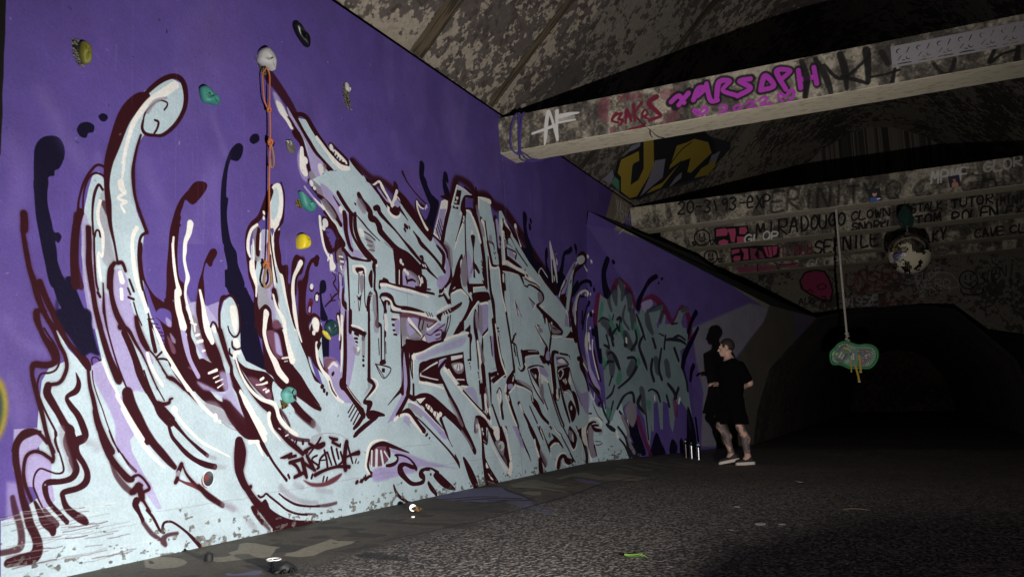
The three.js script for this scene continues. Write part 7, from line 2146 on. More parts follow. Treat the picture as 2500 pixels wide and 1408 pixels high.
// ---------------------------------------------------------------- orange cord hanging from the pale hold
{
  const t = thing('orange_cord', 'thin orange cord with knots and loops hanging down the purple wall', 'cord', [-4.62, 3.76, -4.84]);
  const at = (x, y, z) => [x + 4.62, y - 3.76, z + 4.84];
  const cm = new THREE.MeshStandardMaterial({ color: 0xb86a3a, roughness: 0.9, bumpMap: withRepeat(grainBump, 40, 2), bumpScale: 0.003 }), worn = new THREE.MeshStandardMaterial({ color: 0x8c6a4e, roughness: 0.95 });
  mesh('upper_loop', mergeGeometries([tube([at(-4.63, 3.8, -4.83), at(-4.63, 3.74, -4.79), at(-4.62, 3.6, -4.785), at(-4.615, 3.49, -4.80), at(-4.61, 3.43, -4.835)], 0.0065, 40), tube([at(-4.63, 3.8, -4.83), at(-4.63, 3.76, -4.862), at(-4.62, 3.62, -4.86), at(-4.612, 3.5, -4.852), at(-4.61, 3.42, -4.838)], 0.0065, 40)]), cm, t);
  mesh('long_strand', tube([at(-4.61, 3.5, -4.85), at(-4.6, 3.3, -4.853), at(-4.59, 3.14, -4.847), at(-4.585, 2.8, -4.84), at(-4.56, 2.45, -4.826), at(-4.54, 2.1, -4.80)], 0.0075, 90), cm, t);
  const knot = (c, s) => mergeGeometries([0, 1, 2].map((k) => { const g = new THREE.TorusGeometry(0.016 * s, 0.0075 * s, 7, 14); g.rotateX(k * 1.1); g.rotateY(k * 0.9 + 0.3); g.translate(c[0], c[1] + (k - 1) * 0.012 * s, c[2]); return g; }));
  mesh('knot', knot(at(-4.6, 3.43, -4.838), 0.9), cm, t); mesh('knot', knot(at(-4.585, 3.15, -4.845), 1.1), cm, t); mesh('knot', knot(at(-4.55, 2.1, -4.79), 1.25), cm, t);
  mesh('side_loop', tube([at(-4.585, 3.13, -4.85), at(-4.58, 3.07, -4.87), at(-4.58, 2.99, -4.885), at(-4.58, 2.94, -4.875), at(-4.58, 2.93, -4.853), at(-4.585, 3.0, -4.845)], 0.008, 50), worn, t);
  mesh('end_loop', tube([at(-4.54, 2.09, -4.785), at(-4.53, 2.02, -4.757), at(-4.53, 1.94, -4.745), at(-4.53, 1.905, -4.775), at(-4.53, 1.95, -4.825), at(-4.535, 2.05, -4.82), at(-4.54, 2.09, -4.795)], 0.0105, 70), worn, t);
}
// ---------------------------------------------------------------- things fixed to the beams
{
  const t = thing('purple_rope', 'purple braided rope tied round the wall end of the nearest beam', 'rope', [-4.48, 4.33, -9.4]);
  const at = (x, y, z) => [x + 4.48, y - 4.33, z + 9.4], pm = new THREE.MeshStandardMaterial({ color: 0x4a3d86, roughness: 0.9, bumpMap: withRepeat(grainBump, 30, 2), bumpScale: 0.003 });
  mesh('outer_strand', tube([at(-4.43, 4.855, -9.6), at(-4.47, 4.85, -9.39), at(-4.53, 4.72, -9.37), at(-4.56, 4.5, -9.365), at(-4.545, 4.36, -9.37), at(-4.5, 4.3, -9.43), at(-4.47, 4.31, -9.5)], 0.0125, 70), pm, t);
  const braid = []; for (const ph of [0, 2.1, 4.2]) { const P = []; for (let i = 0; i <= 46; i++) { const y = 4.85 - i * 0.0125; P.push(at(-4.425 - 0.012 * (4.85 - y) + 0.014 * Math.cos(i * 0.8 + ph), y, -9.372 + 0.012 * Math.sin(i * 0.8 + ph))); } braid.push(tube(P, 0.0085, 140, 6)); }
  mesh('braid', mergeGeometries(braid), pm, t);
  mesh('inner_strand', tube([at(-4.36, 4.855, -9.5), at(-4.37, 4.84, -9.385), at(-4.405, 4.6, -9.375), at(-4.43, 4.36, -9.38)], 0.011, 40), pm, t);
  mesh('under_strands', mergeGeometries([0, 1, 2].map((k) => tube([at(-4.44, 4.32, -9.4), at(-4.5 + 0.05 * k, 4.295, -9.52), at(-4.56 + 0.07 * k, 4.3, -9.72), at(-4.46 + 0.06 * k, 4.315, -9.93)], 0.0095, 40))), pm, t);
  { const g = new THREE.TorusGeometry(0.026, 0.011, 7, 16); g.rotateX(1); g.translate(...at(-4.445, 4.305, -9.42)); mesh('knot', g, pm, t); }
}
{
  const t = thing('bent_wire', 'short rusty wire hook under the nearest beam below the dark red tag', 'wire', [-2.66, 4.33, -9.6]);
  mesh('wire_hook', mergeGeometries([tube([[-0.12, 0.14, 0.215], [-0.03, 0.03, 0.21], [0.02, -0.012, 0.15], [0.06, -0.05, -0.05], [0.1, -0.02, -0.25]], 0.004, 40, 5), tube([[0.02, -0.012, 0.15], [0.015, -0.07, 0.1], [0.03, -0.1, 0.08]], 0.006, 16, 5)]), new THREE.MeshStandardMaterial({ color: 0x3a2a20, roughness: 0.8, metalness: 0.5 }), t);
}
{ // pressed metal strip with scroll cut-outs
  const t = thing('metal_grille', 'grey pressed metal strip with scroll cut-outs screwed to the nearest beam', 'grille', [0.15, 4.515, -9.388]);
  const sh = new THREE.Shape(); sh.moveTo(0, 0); sh.lineTo(2.6, 0.0); sh.lineTo(2.6, 0.242); sh.lineTo(0, 0.245); sh.closePath();
  const hole = (pts) => { const p = new THREE.Path(); pts.forEach((q, i) => (i ? p.lineTo(...q) : p.moveTo(...q))); p.closePath(); sh.holes.push(p); };
  const curl = (cx, cy, r, w, a0, a1, flip = 1) => { const A = [], B = []; for (let i = 0; i <= 10; i++) { const a = a0 + (a1 - a0) * i / 10, q = w * (0.25 + 0.75 * Math.sin(i / 10 * Math.PI)); A.push([cx + flip * Math.cos(a) * (r + q / 2), cy + Math.sin(a) * (r + q / 2)]); B.unshift([cx + flip * Math.cos(a) * (r - q / 2), cy + Math.sin(a) * (r - q / 2)]); } hole([...A, ...B]); };
  for (let i = 0; i < 13; i++) { const x = 0.045 + i * 0.2;
    curl(x + 0.035, 0.175, 0.024, 0.014, 0.6, 4.4); hole([[x + 0.1, 0.14], [x + 0.115, 0.145], [x + 0.145, 0.205], [x + 0.132, 0.205]]);
    hole([[x + 0.01, 0.075], [x + 0.022, 0.075], [x + 0.06, 0.12], [x + 0.05, 0.122]]); curl(x + 0.12, 0.088, 0.02, 0.013, 2.2, 6.0); hole([[x + 0.055, 0.062], [x + 0.085, 0.055], [x + 0.088, 0.066], [x + 0.06, 0.074]]);
    hole([[x + 0.005, 0.024], [x + 0.15, 0.022], [x + 0.15, 0.034], [x + 0.06, 0.04], [x + 0.005, 0.034]]); }
  mesh('plate', new THREE.ExtrudeGeometry(sh, { depth: 0.004, bevelEnabled: false }), new THREE.MeshStandardMaterial({ color: 0x9a969a, roughness: 0.7, metalness: 0.0, bumpMap: withRepeat(grainBump, 4, 4), bumpScale: 0.003 }), t);
  for (const [x, y] of [[0.02, 0.225], [0.02, 0.02], [1.3, 0.23]]) { const g = new THREE.CylinderGeometry(0.007, 0.007, 0.006, 10); g.rotateX(Math.PI / 2); mesh('screw', g, M.metal, t).position.set(x, y, 0.006); }
}
function photoPrint(draw, w, h, label, x, y, tilt) {
  const cv = canvas(160, Math.round(160 * h / w)), g = cv.getContext('2d'); draw(g, cv.width, cv.height);
  const t = thing('photo_print', label, 'photograph', [x, y, -15.262]); t.rotation.z = tilt;
  mesh('print', new THREE.PlaneGeometry(w, h, 1, 1), new THREE.MeshStandardMaterial({ map: canvasTex(cv), roughness: 0.5 }), t);
  mesh('backing', new THREE.BoxGeometry(w, h, 0.004), M.black, t).position.z = -0.004;
}
photoPrint((g, w, h) => { g.fillStyle = '#0b0c12'; g.fillRect(0, 0, w, h); g.fillStyle = '#3b5da8'; g.beginPath(); g.moveTo(0, h); g.lineTo(0, h * 0.7); g.quadraticCurveTo(w * 0.4, h * 0.55, w * 0.75, h * 0.8); g.lineTo(w * 0.8, h); g.fill(); g.fillStyle = '#d9a08c'; g.beginPath(); g.ellipse(w * 0.48, h * 0.42, w * 0.19, h * 0.2, 0.2, 0, 7); g.fill(); g.fillStyle = '#2a1c18'; g.beginPath(); g.ellipse(w * 0.5, h * 0.25, w * 0.22, h * 0.13, 0.2, 0, 7); g.fill(); g.fillStyle = '#e8eef0'; g.fillRect(w * 0.6, h * 0.78, w * 0.3, h * 0.1); }, 0.19, 0.24, 'small colour photograph of a person in blue taped to the second beam', -0.226, 4.462, 0.05);
photoPrint((g, w, h) => { g.fillStyle = '#2b1040'; g.fillRect(0, 0, w, h); g.fillStyle = '#b88a7c'; g.beginPath(); g.ellipse(w * 0.5, h * 0.35, w * 0.13, h * 0.17, 0, 0, 7); g.fill(); g.beginPath(); g.ellipse(w * 0.5, h * 0.85, w * 0.3, h * 0.32, 0, 0, 7); g.fill(); g.fillStyle = '#3a1c1c'; g.beginPath(); g.ellipse(w * 0.5, h * 0.22, w * 0.16, h * 0.1, 0, 0, 7); g.fill(); g.fillStyle = '#d98a4c'; g.fillRect(w * 0.22, h * 0.8, w * 0.5, h * 0.16); }, 0.17, 0.2, 'small purple photograph of a person stuck over white letters on the second beam', 1.025, 4.53, 0.06);

// ---------------------------------------------------------------- mirror ball
{
  const t = thing('mirror_ball', 'round mirror ball with many tiles missing, hung by a chain from the second beam', 'mirror ball', [0.235, 3.37, -15.48]);
  const R = 0.355; mesh('core', new THREE.SphereGeometry(R - 0.01, 48, 32), new THREE.MeshStandardMaterial({ color: 0xb9b09a, roughness: 0.85 }), t);
  const r = rng(77), g = [], miss = (a, b) => fbm(a * 1.9 + 20, b * 3.2 + 9, 256, 3, 0) > 0.56 - 0.1 * sstep(1.3, 1.7, b) + 0.3 * sstep(1.25, 0.9, b);
  const rows = 42; for (let j = 1; j < rows; j++) { const th = Math.PI * j / rows, n = Math.max(6, Math.round(2 * Math.PI * Math.sin(th) * R / 0.027)); for (let i = 0; i < n; i++) { const ph = 2 * Math.PI * (i + 0.5 * (j % 2) * 0) / n; if (miss(ph, th)) continue; const b = new THREE.BoxGeometry(0.0245, 0.0245, 0.004); b.rotateX((r() - 0.5) * 0.05 + 0); b.rotateY((r() - 0.5) * 0.05); const d = V3(Math.sin(th) * Math.sin(ph), Math.cos(th), Math.sin(th) * Math.cos(ph)); b.rotateX(-(Math.PI / 2 - th) ); b.rotateY(ph); b.translate(d.x * R, d.y * R, d.z * R); g.push(b); } }
  const tiles = mesh('mirror_tiles', mergeGeometries(g), new THREE.MeshStandardMaterial({ color: 0xe6e4de, metalness: 1, roughness: 0.06 }), t); tiles.userData.kind = 'stuff';
  mesh('cap', place(new THREE.CylinderGeometry(0.035, 0.05, 0.05, 20), 0, R + 0.02, 0), M.chrome, t);
  const links = []; for (let k = 0; k < 16; k++) { const l = new THREE.TorusGeometry(0.014, 0.0035, 6, 12); l.scale(0.7, 1.35, 1); if (k % 2) l.rotateY(Math.PI / 2); l.translate(0.0, R + 0.06 + k * 0.031, 0); links.push(l); }
  mesh('chain', mergeGeometries(links), M.metal, t);
}
{ // dark green netting bundled round the chain
  const t = thing('green_net', 'bundle of dark green netting tied round the mirror ball chain', 'net', [0.23, 4.05, -15.48]);
  const r = rng(5), g = []; for (let k = 0; k < 26; k++) { const a = r() * 6.28, P = []; for (let i = 0; i <= 5; i++) { const q = i / 5, rr = 0.02 + 0.12 * Math.sin(q * 2.4) * (0.5 + 0.6 * r()); P.push([Math.cos(a + q * 1.2) * rr, 0.17 - q * 0.36 + 0.03 * r(), Math.sin(a + q * 1.2) * rr * 0.8]); } g.push(tube(P, 0.007 + 0.006 * r(), 18, 5)); }
  const f = new THREE.SphereGeometry(0.1, 24, 18); { const p = f.attributes.position; for (let i = 0; i < p.count; i++) { const v = V3().fromBufferAttribute(p, i), n = 0.75 + 0.5 * fbm(v.x * 18 + 9, v.y * 18 + v.z * 11, 256, 2, 1); p.setXYZ(i, v.x * n * 0.95, v.y * n * 1.55, v.z * n * 0.8); } f.computeVertexNormals(); }
  const nm = new THREE.MeshStandardMaterial({ color: 0x14352a, roughness: 0.95 }); mesh('net_folds', f, nm, t); mesh('net_strings', mergeGeometries(g), nm, t);
  mesh('hanger', tube([[0, 0.1, 0], [0.002, 0.2, 0.03], [0.005, 0.3, 0.06]], 0.004, 10, 5), M.black, t);
}
// ---------------------------------------------------------------- white rope and the green sled hung on it
{
  const t = thing('white_rope', 'long twisted white rope hanging from the second beam with a knot near its end', 'rope', [-0.9, 4.33, -15.5]);
  const at = (x, y, z = -15.5) => [x + 0.9, y - 4.33, z + 15.5], wm = new THREE.MeshStandardMaterial({ color: 0xb9b2a6, roughness: 0.95 });
  const path = [[-0.9, 4.33], [-0.9, 3.6], [-0.9, 2.9], [-0.895, 2.3], [-0.893, 2.02]];
  const c = new THREE.CatmullRomCurve3(path.map((p) => V3(...at(...p)))), g = []; for (const ph of [0, 2.09, 4.19]) { const P = []; for (let i = 0; i <= 260; i++) { const q = c.getPoint(i / 260), a = i * 0.62 + ph; P.push([q.x + 0.011 * Math.cos(a), q.y, q.z + 0.011 * Math.sin(a)]); } g.push(new THREE.TubeGeometry(new THREE.CatmullRomCurve3(P.map((p) => V3(...p))), 420, 0.0095, 5)); }
  mesh('strands', mergeGeometries(g), wm, t);
  const kn = []; for (let k = 0; k < 6; k++) { const q = new THREE.TorusGeometry(0.026, 0.013, 7, 14); q.rotateX(1.2 + 0.5 * Math.sin(k * 2)); q.rotateY(k); q.translate(...at(-0.893 + 0.012 * Math.sin(k * 2.3), 2.04 - k * 0.042)); kn.push(q); }
  mesh('knot', mergeGeometries(kn), wm, t);
  mesh('lower_strand', tube([at(-0.885, 1.84), at(-0.89, 1.78), at(-0.87, 1.73, -15.46), at(-0.85, 1.7, -15.46)], 0.014, 24), wm, t);
  mesh('side_strand', tube([at(-0.885, 1.85), at(-0.78, 1.83), at(-0.66, 1.75), at(-0.57, 1.7), at(-0.51, 1.68, -15.46), at(-0.49, 1.65, -15.46)], 0.012, 36), wm, t);
}
{
  const t = thing('green_sled', 'green plastic sled with stickers and yellow straps dangling from the white rope', 'sled', [-0.81, 1.65, -15.48]);
  const out = [[250, 600], [268, 515], [330, 450], [370, 415], [420, 355], [490, 310], [600, 285], [720, 325], [840, 375], [930, 385], [1000, 375], [1130, 395], [1220, 455], [1262, 550], [1250, 680], [1190, 800], [1100, 890], [1010, 915], [900, 905], [760, 900], [640, 895], [560, 855], [440, 800], [300, 790], [258, 720]].map(([a, b]) => [(a - 750) / 8.8 / 147.5, -(b - 600) / 8.8 / 147.5 ]);
  const P = smooth(out, true).map((p) => new THREE.Vector2(...p)), sh = new THREE.Shape(P);
  const cv = canvas(1024, 640), g = cv.getContext('2d'); // sticker print on the shell, in shell coordinates
  g.fillStyle = '#1d6f3c'; g.fillRect(0, 0, 1024, 640); const X = (a) => (a - 250) / 1012 * 1024, Y = (b) => (b - 285) / 630 * 640, poly = (c, pts) => { g.fillStyle = c; g.beginPath(); pts.forEach(([a, b], i) => (i ? g.lineTo(X(a), Y(b)) : g.moveTo(X(a), Y(b)))); g.fill(); };
  poly('#10341f', [[290, 640], [360, 440], [600, 330], [800, 420], [840, 480], [640, 400], [420, 480]]); poly('#10181c', [[850, 470], [1140, 480], [1110, 700], [960, 860], [790, 860], [860, 700]]);
  const r = rng(3); for (let i = 0; i < 70; i++) { const a = 830 + r() * 270, b = 490 + r() * 330; if (a + (b - 490) * 0.35 > 1130 || a < 800 + (660 - b) * 0.1) continue; poly(['#8a8280', '#5a5052', '#6d3a3c', '#24242a', '#a8a0a0'][i % 5], [[a, b], [a + 20 + r() * 30, b + r() * 20], [a + 10 + r() * 20, b + 20 + r() * 30], [a - 12, b + 16]]); }
  g.font = 'bold 78px sans-serif'; const word = (tx, a, b, rot, col, sz) => { g.save(); g.translate(X(a), Y(b)); g.rotate(rot); g.font = `bold ${sz}px sans-serif`; g.fillStyle = col; g.fillText(tx, 0, 0); g.restore(); };
  poly('#0e0f10', [[520, 420], [560, 395], [710, 470], [690, 530], [560, 490]]); word('HONC', 535, 440, 0.42, '#e6c21e', 66);
  poly('#0d0d0d', [[430, 655], [520, 540], [640, 560], [620, 620], [535, 720]]); word('NOVO', 450, 660, -1.15 + 0.1, '#e8e8e8', 52); word('IOVO', 500, 690, -1.05, '#e8e8e8', 52);
  poly('#0d0d0d', [[660, 545], [780, 540], [785, 725], [680, 725]]); word('GUNZ', 760, 715, -1.52, '#eeeeee', 58); word('CORP', 712, 720, -1.52, '#e0e0e0', 44);
  poly('#0b0c0d', [[350, 690], [380, 650], [530, 730], [500, 790]]); word('A. SEVEN', 370, 690, 0.45, '#5a4440', 34); poly('#5cb58a', [[272, 560], [300, 480], [365, 455], [330, 600], [285, 600]]); poly('#caa42a', [[360, 560], [375, 525], [415, 540], [400, 595]]); poly('#1d2a3a', [[390, 480], [410, 420], [480, 420], [490, 490], [420, 510]]); poly('#7e8f8a', [[540, 740], [640, 680], [660, 760], [600, 790]]); poly('#6f8d80', [[620, 390], [660, 370], [820, 440], [790, 470]]);
  for (const [a, b] of [[305, 655], [310, 700], [350, 730], [470, 350], [520, 330], [400, 415], [440, 370]]) poly('#c9c6b8', [[a - 14, b - 8], [a + 12, b - 14], [a + 14, b + 8], [a - 12, b + 12]]);
  const shell = new THREE.ExtrudeGeometry(sh, { depth: 0.03, bevelEnabled: true, bevelSize: 0.012, bevelThickness: 0.012, bevelSegments: 2, curveSegments: 4 });
  { const p = shell.attributes.position, uv = shell.attributes.uv; for (let i = 0; i < p.count; i++) uv.setXY(i, (p.getX(i) * 8.8 * 147.5 + 500) / 1012, 1 - (-p.getY(i) * 8.8 * 147.5 + 315) / 630); }
  mesh('shell', shell, new THREE.MeshPhysicalMaterial({ map: canvasTex(cv), roughness: 0.45, clearcoat: 0.3 }), t).position.z = -0.03;
  const rimP = P.filter((_, i) => i % 4 === 0).map((p) => [p.x, p.y, 0.012]); mesh('rim', tube(rimP, 0.024, 160, 9, true), new THREE.MeshPhysicalMaterial({ color: 0x1a7a40, roughness: 0.4, clearcoat: 0.4 }), t);
  const inset = P.filter((_, i) => i % 8 === 0).map((p) => [p.x * 0.86, p.y * 0.84, 0.035]), lace = []; const cc = new THREE.CatmullRomCurve3(inset.map((p) => V3(...p)), true); for (let i = 0; i < 84; i += 2) { if (i > 58 && i < 76) continue; const a = cc.getPoint(i / 84), b = cc.getPoint((i + 1.1) / 84); lace.push(new THREE.TubeGeometry(new THREE.LineCurve3(a, b), 2, 0.0075, 6)); }
  mesh('lacing', mergeGeometries(lace), new THREE.MeshStandardMaterial({ color: 0xb8b6ac, roughness: 0.9 }), t).userData.kind = 'stuff';
  const S = (a, b, z = 0.05) => [(a - 750) / 8.8 / 147.5, -(b - 600) / 8.8 / 147.5, z], ym = new THREE.MeshStandardMaterial({ color: 0xb99a35, roughness: 0.85 });
  const strap = (pts, w) => { const c = new THREE.CatmullRomCurve3(pts.map((p) => V3(...p))), pos = [], ix = []; for (let i = 0; i <= 16; i++) { const p = c.getPoint(i / 16); pos.push(p.x - w / 2, p.y, p.z, p.x + w / 2, p.y, p.z, p.x - w / 2, p.y, p.z - 0.004, p.x + w / 2, p.y, p.z - 0.004); if (i) { const a = (i - 1) * 4, b = i * 4; ix.push(a, a + 1, b, b, a + 1, b + 1, a + 2, b + 2, a + 3, a + 3, b + 2, b + 3, a, b, a + 2, b, b + 2, a + 2, a + 1, a + 3, b + 1, b + 1, a + 3, b + 3); } } const e = c.getPoint(1), q = new RoundedBoxGeometry(w * 1.35, 0.022, 0.02, 2, 0.004); q.translate(e.x, e.y, e.z); const b = new THREE.BufferGeometry(); b.setAttribute('position', new THREE.Float32BufferAttribute(pos, 3)); b.setIndex(ix); b.computeVertexNormals(); mesh('strap', b, ym, t); mesh('strap_end', q.toNonIndexed(), new THREE.MeshStandardMaterial({ color: 0xb8b09a, roughness: 0.8 }), t); };
  strap([S(850, 620), S(875, 720), S(880, 850), S(875, 1000)], 0.034); strap([S(770, 840), S(795, 960), S(815, 1090), S(828, 1220)], 0.034); strap([S(680, 720), S(682, 820), S(678, 980)], 0.018);
}

// ---------------------------------------------------------------- spray cans beside the wall's end
function sprayCan(x, z, label, capMat, body, h) {
  const t = thing('spray_can', label, 'spray can', [x, 0, z], 'spray cans standing by the end of the wall');
  mesh('can_body', new THREE.LatheGeometry([[0, 0.004], [0.028, 0.004], [0.031, 0.001], [0.0335, 0.005], [0.0335, 0.012], [0.0325, 0.015], [0.0325, h - 0.06], [0.0335, h - 0.055], [0.0325, h - 0.05], [0.024, h - 0.032], [0.015, h - 0.024], [0.014, h - 0.02]].map((p) => new THREE.Vector2(...p)), 40), body, t);
  mesh('valve_ring', place(new THREE.TorusGeometry(0.014, 0.003, 8, 24), 0, h - 0.02, 0, Math.PI / 2), M.chrome, t);
  mesh('cap', new THREE.LatheGeometry([[0, h - 0.02], [0.012, h - 0.02], [0.0125, h - 0.004], [0.009, h], [0, h]].map((p) => new THREE.Vector2(...p)), 20), capMat, t);
  mesh('base_rim', place(new THREE.TorusGeometry(0.032, 0.003, 8, 28), 0, 0.004, 0, Math.PI / 2), new THREE.MeshStandardMaterial({ color: 0xb29aa0, metalness: 0.8, roughness: 0.35 }), t);
  return t;
}
const canSilver = new THREE.MeshStandardMaterial({ color: 0x8f8f94, metalness: 1, roughness: 0.22 }), canDark = new THREE.MeshStandardMaterial({ color: 0x3a3538, metalness: 0.9, roughness: 0.25 });
sprayCan(-3.312, -13.046, 'dark spray can with a pale nozzle, leftmost of the three', new THREE.MeshStandardMaterial({ color: 0xc9c9cc, roughness: 0.5 }), canDark, 0.27);
sprayCan(-3.157, -12.794, 'silver spray can with a dark nozzle between the other two cans', new THREE.MeshStandardMaterial({ color: 0x55555e, roughness: 0.5 }), canSilver, 0.26);
{ const t = sprayCan(-2.991, -12.557, 'silver spray can with a mint green cap, rightmost of the three', new THREE.MeshStandardMaterial({ color: 0x86b79f, roughness: 0.5 }), canSilver, 0.245); mesh('cap_skirt', place(new THREE.CylinderGeometry(0.018, 0.027, 0.022, 24), 0, 0.235, 0), new THREE.MeshStandardMaterial({ color: 0x86b79f, roughness: 0.5 }), t); }

// ---------------------------------------------------------------- litter on the floor
function leaf(name, label, x, z, len, wid, turn, curl, color) {
  const pos = [], ix = []; for (let i = 0; i <= 10; i++) { const u = i / 10, w = wid * Math.pow(Math.sin(Math.PI * Math.min(1, u * 0.96 + 0.04)), 0.8); for (let j = -2; j <= 2; j++) pos.push((u - 0.5) * len, 0.006 + curl * (Math.abs(j) / 2 * 0.6 + (u - 0.5) * (u - 0.5) * 1.6) , w * j / 2); if (i) for (let j = 0; j < 4; j++) { const a = (i - 1) * 5 + j, b = i * 5 + j; ix.push(a, a + 1, b, b, a + 1, b + 1); } }
  const g = new THREE.BufferGeometry(); g.setAttribute('position', new THREE.Float32BufferAttribute(pos, 3)); g.setIndex(ix); g.computeVertexNormals();
  const t = thing(name, label, 'leaf', [x, 0, z]); t.rotation.y = turn; mesh('blade', g, new THREE.MeshPhysicalMaterial({ color, roughness: 0.75, side: THREE.DoubleSide }), t); mesh('stalk', tube([[len / 2 - 0.004, 0.008, 0], [len * 0.6, 0.012, 0.004], [len * 0.75, 0.004, 0.01]], 0.0016, 10, 5), new THREE.MeshStandardMaterial({ color, roughness: 0.8 }), t); return t;
}
leaf('green_leaf', 'bright green leaf lying alone on the dark edge of the lit floor', -1.576, -4.804, 0.11, 0.034, 0.5, 0.02, 0x6f9a3a);
leaf('dry_leaf', 'curled dry tan leaf on the floor close to the wall foot', -4.0, -6.14, 0.13, 0.045, 2.4, 0.045, 0x8a6a40);
{ const t = thing('bottle_cap', 'shiny white bottle cap on the floor beside the dry leaf', 'bottle cap', [-3.875, 0, -5.88]); mesh('cap_top', new THREE.LatheGeometry([[0, 0.013], [0.012, 0.013], [0.0155, 0.011], [0.0165, 0], [0.015, 0]].map((p) => new THREE.Vector2(...p)), 24), new THREE.MeshStandardMaterial({ color: 0xf0ece6, roughness: 0.25 }), t); }
{ const t = thing('crumpled_can', 'crushed pale can end lying against the dry leaf by the wall', 'can', [-4.09, 0.03, -6.2]); const g = new THREE.CylinderGeometry(0.033, 0.033, 0.05, 28, 5, true); const p = g.attributes.position; for (let i = 0; i < p.count; i++) { const q = p.getY(i) / 0.05; p.setX(i, p.getX(i) * (0.85 + 0.25 * Math.sin(q * 9 + p.getZ(i) * 60))); } g.rotateX(1.35); g.rotateY(0.7); g.computeVertexNormals(); mesh('can_side', g, new THREE.MeshStandardMaterial({ color: 0x6f6a60, metalness: 0.3, roughness: 0.6, side: THREE.DoubleSide }), t); const e = new THREE.CylinderGeometry(0.031, 0.033, 0.004, 28); e.translate(0, 0.024, 0); e.rotateX(1.35); e.rotateY(0.7); mesh('can_end', e, M.metal, t); }
{ const t = thing('black_nozzle_cap', 'small black spray can cap standing at the edge of a pale paint patch', 'cap', [-4.084, 0, -3.844]); mesh('cap_shell', new THREE.LatheGeometry([[0, 0.045], [0.02, 0.045], [0.026, 0.04], [0.029, 0.0], [0.027, 0]].map((p) => new THREE.Vector2(...p)), 28), M.black, t); mesh('cap_button', place(new THREE.CylinderGeometry(0.009, 0.01, 0.012, 16), 0, 0.05, 0), M.black, t); }
{ const t = thing('clear_tape_roll', 'clear plastic tub standing upright in front of a crumpled black glove', 'tub', [-3.483, 0, -3.78]); mesh('tub_wall', new THREE.LatheGeometry([[0.03, 0.002], [0.036, 0.004], [0.04, 0.05], [0.043, 0.055], [0.041, 0.058], [0.0375, 0.052], [0.034, 0.006]].map((p) => new THREE.Vector2(...p)), 36), new THREE.MeshPhysicalMaterial({ color: 0xd8dcdc, roughness: 0.12, transmission: 0.75, thickness: 0, side: THREE.DoubleSide }), t); mesh('tub_rim', place(new THREE.TorusGeometry(0.042, 0.003, 8, 32), 0, 0.056, 0, Math.PI / 2), new THREE.MeshStandardMaterial({ color: 0xe6e6e2, roughness: 0.25 }), t); }
{ const t = thing('black_glove', 'crumpled black rubber glove lying beside the clear tub', 'glove', [-3.375, 0.0, -3.735]); const g = new THREE.IcosahedronGeometry(0.055, 5), p = g.attributes.position; for (let i = 0; i < p.count; i++) { const v = V3().fromBufferAttribute(p, i), n = 0.7 + 0.7 * fbm(v.x * 32 + 8, v.y * 32 + v.z * 20 + 8, 256, 3, 1); p.setXYZ(i, v.x * n * 1.1, Math.max(0.001, v.y * n * 0.62 + 0.026), v.z * n * 0.95); } const m = mergeVertices(g); m.deleteAttribute('normal'); m.deleteAttribute('uv'); const mm = mergeVertices(m, 1e-5); mm.computeVertexNormals(); mesh('palm', mm, M.black, t);
  for (let k = 0; k < 4; k++) { const a = -0.5 + k * 0.55; mesh('finger', tube([[0.03 * Math.cos(a), 0.02, 0.03 * Math.sin(a)], [0.065 * Math.cos(a), 0.028 - 0.004 * k, 0.065 * Math.sin(a)], [0.09 * Math.cos(a + 0.2), 0.01, 0.085 * Math.sin(a + 0.2)]], 0.0095, 14, 8), M.black, t); } }
[[-1.167, -9.475, 'pale scrap of paper far out on the dark floor', 0.09], [-1.407, -7.215, 'pale paper scrap in the middle of the lit floor', 0.06], [-1.076, -6.308, 'longer white scrap lying on the shadow edge of the floor', 0.08], [-0.918, -6.337, 'small white scrap right of the longer scrap on the shadow edge', 0.05], [-1.22, -5.964, 'small white scrap nearest the viewer on the shadow edge', 0.045]].forEach(([x, z, label, s], i) => {
  const r = rng(60 + i), n = 9, sh = []; for (let k = 0; k < n; k++) { const a = k / n * 6.283, q = s * (0.35 + 0.25 * r()); sh.push(new THREE.Vector2(Math.cos(a) * q * 1.3, Math.sin(a) * q * 0.8)); }
  const g = new THREE.ExtrudeGeometry(new THREE.Shape(sh), { depth: 0.002, bevelEnabled: false }); g.rotateX(-Math.PI / 2 + 0.12); g.rotateY(r() * 3); g.translate(0, 0.01, 0); const m = mesh('paper_scrap', g, new THREE.MeshStandardMaterial({ color: 0xb8b4b0, roughness: 0.8 })); m.position.set(x, 0, z); tag(m, label, 'litter', 'paper scraps on the floor'); });
{ const t = thing('dry_twig', 'thin bent twig lying at the far end of the shadow edge', 'twig', [-0.475, 0, -7.35]); mesh('stem', mergeGeometries([tube([[-0.09, 0.006, 0.03], [-0.02, 0.012, 0], [0.06, 0.008, -0.02], [0.12, 0.005, 0.01]], 0.004, 24, 5), tube([[-0.02, 0.012, 0], [-0.03, 0.03, -0.04], [-0.05, 0.03, -0.08]], 0.003, 12, 5)]), new THREE.MeshStandardMaterial({ color: 0x7a6a58, roughness: 0.9 }), t); }

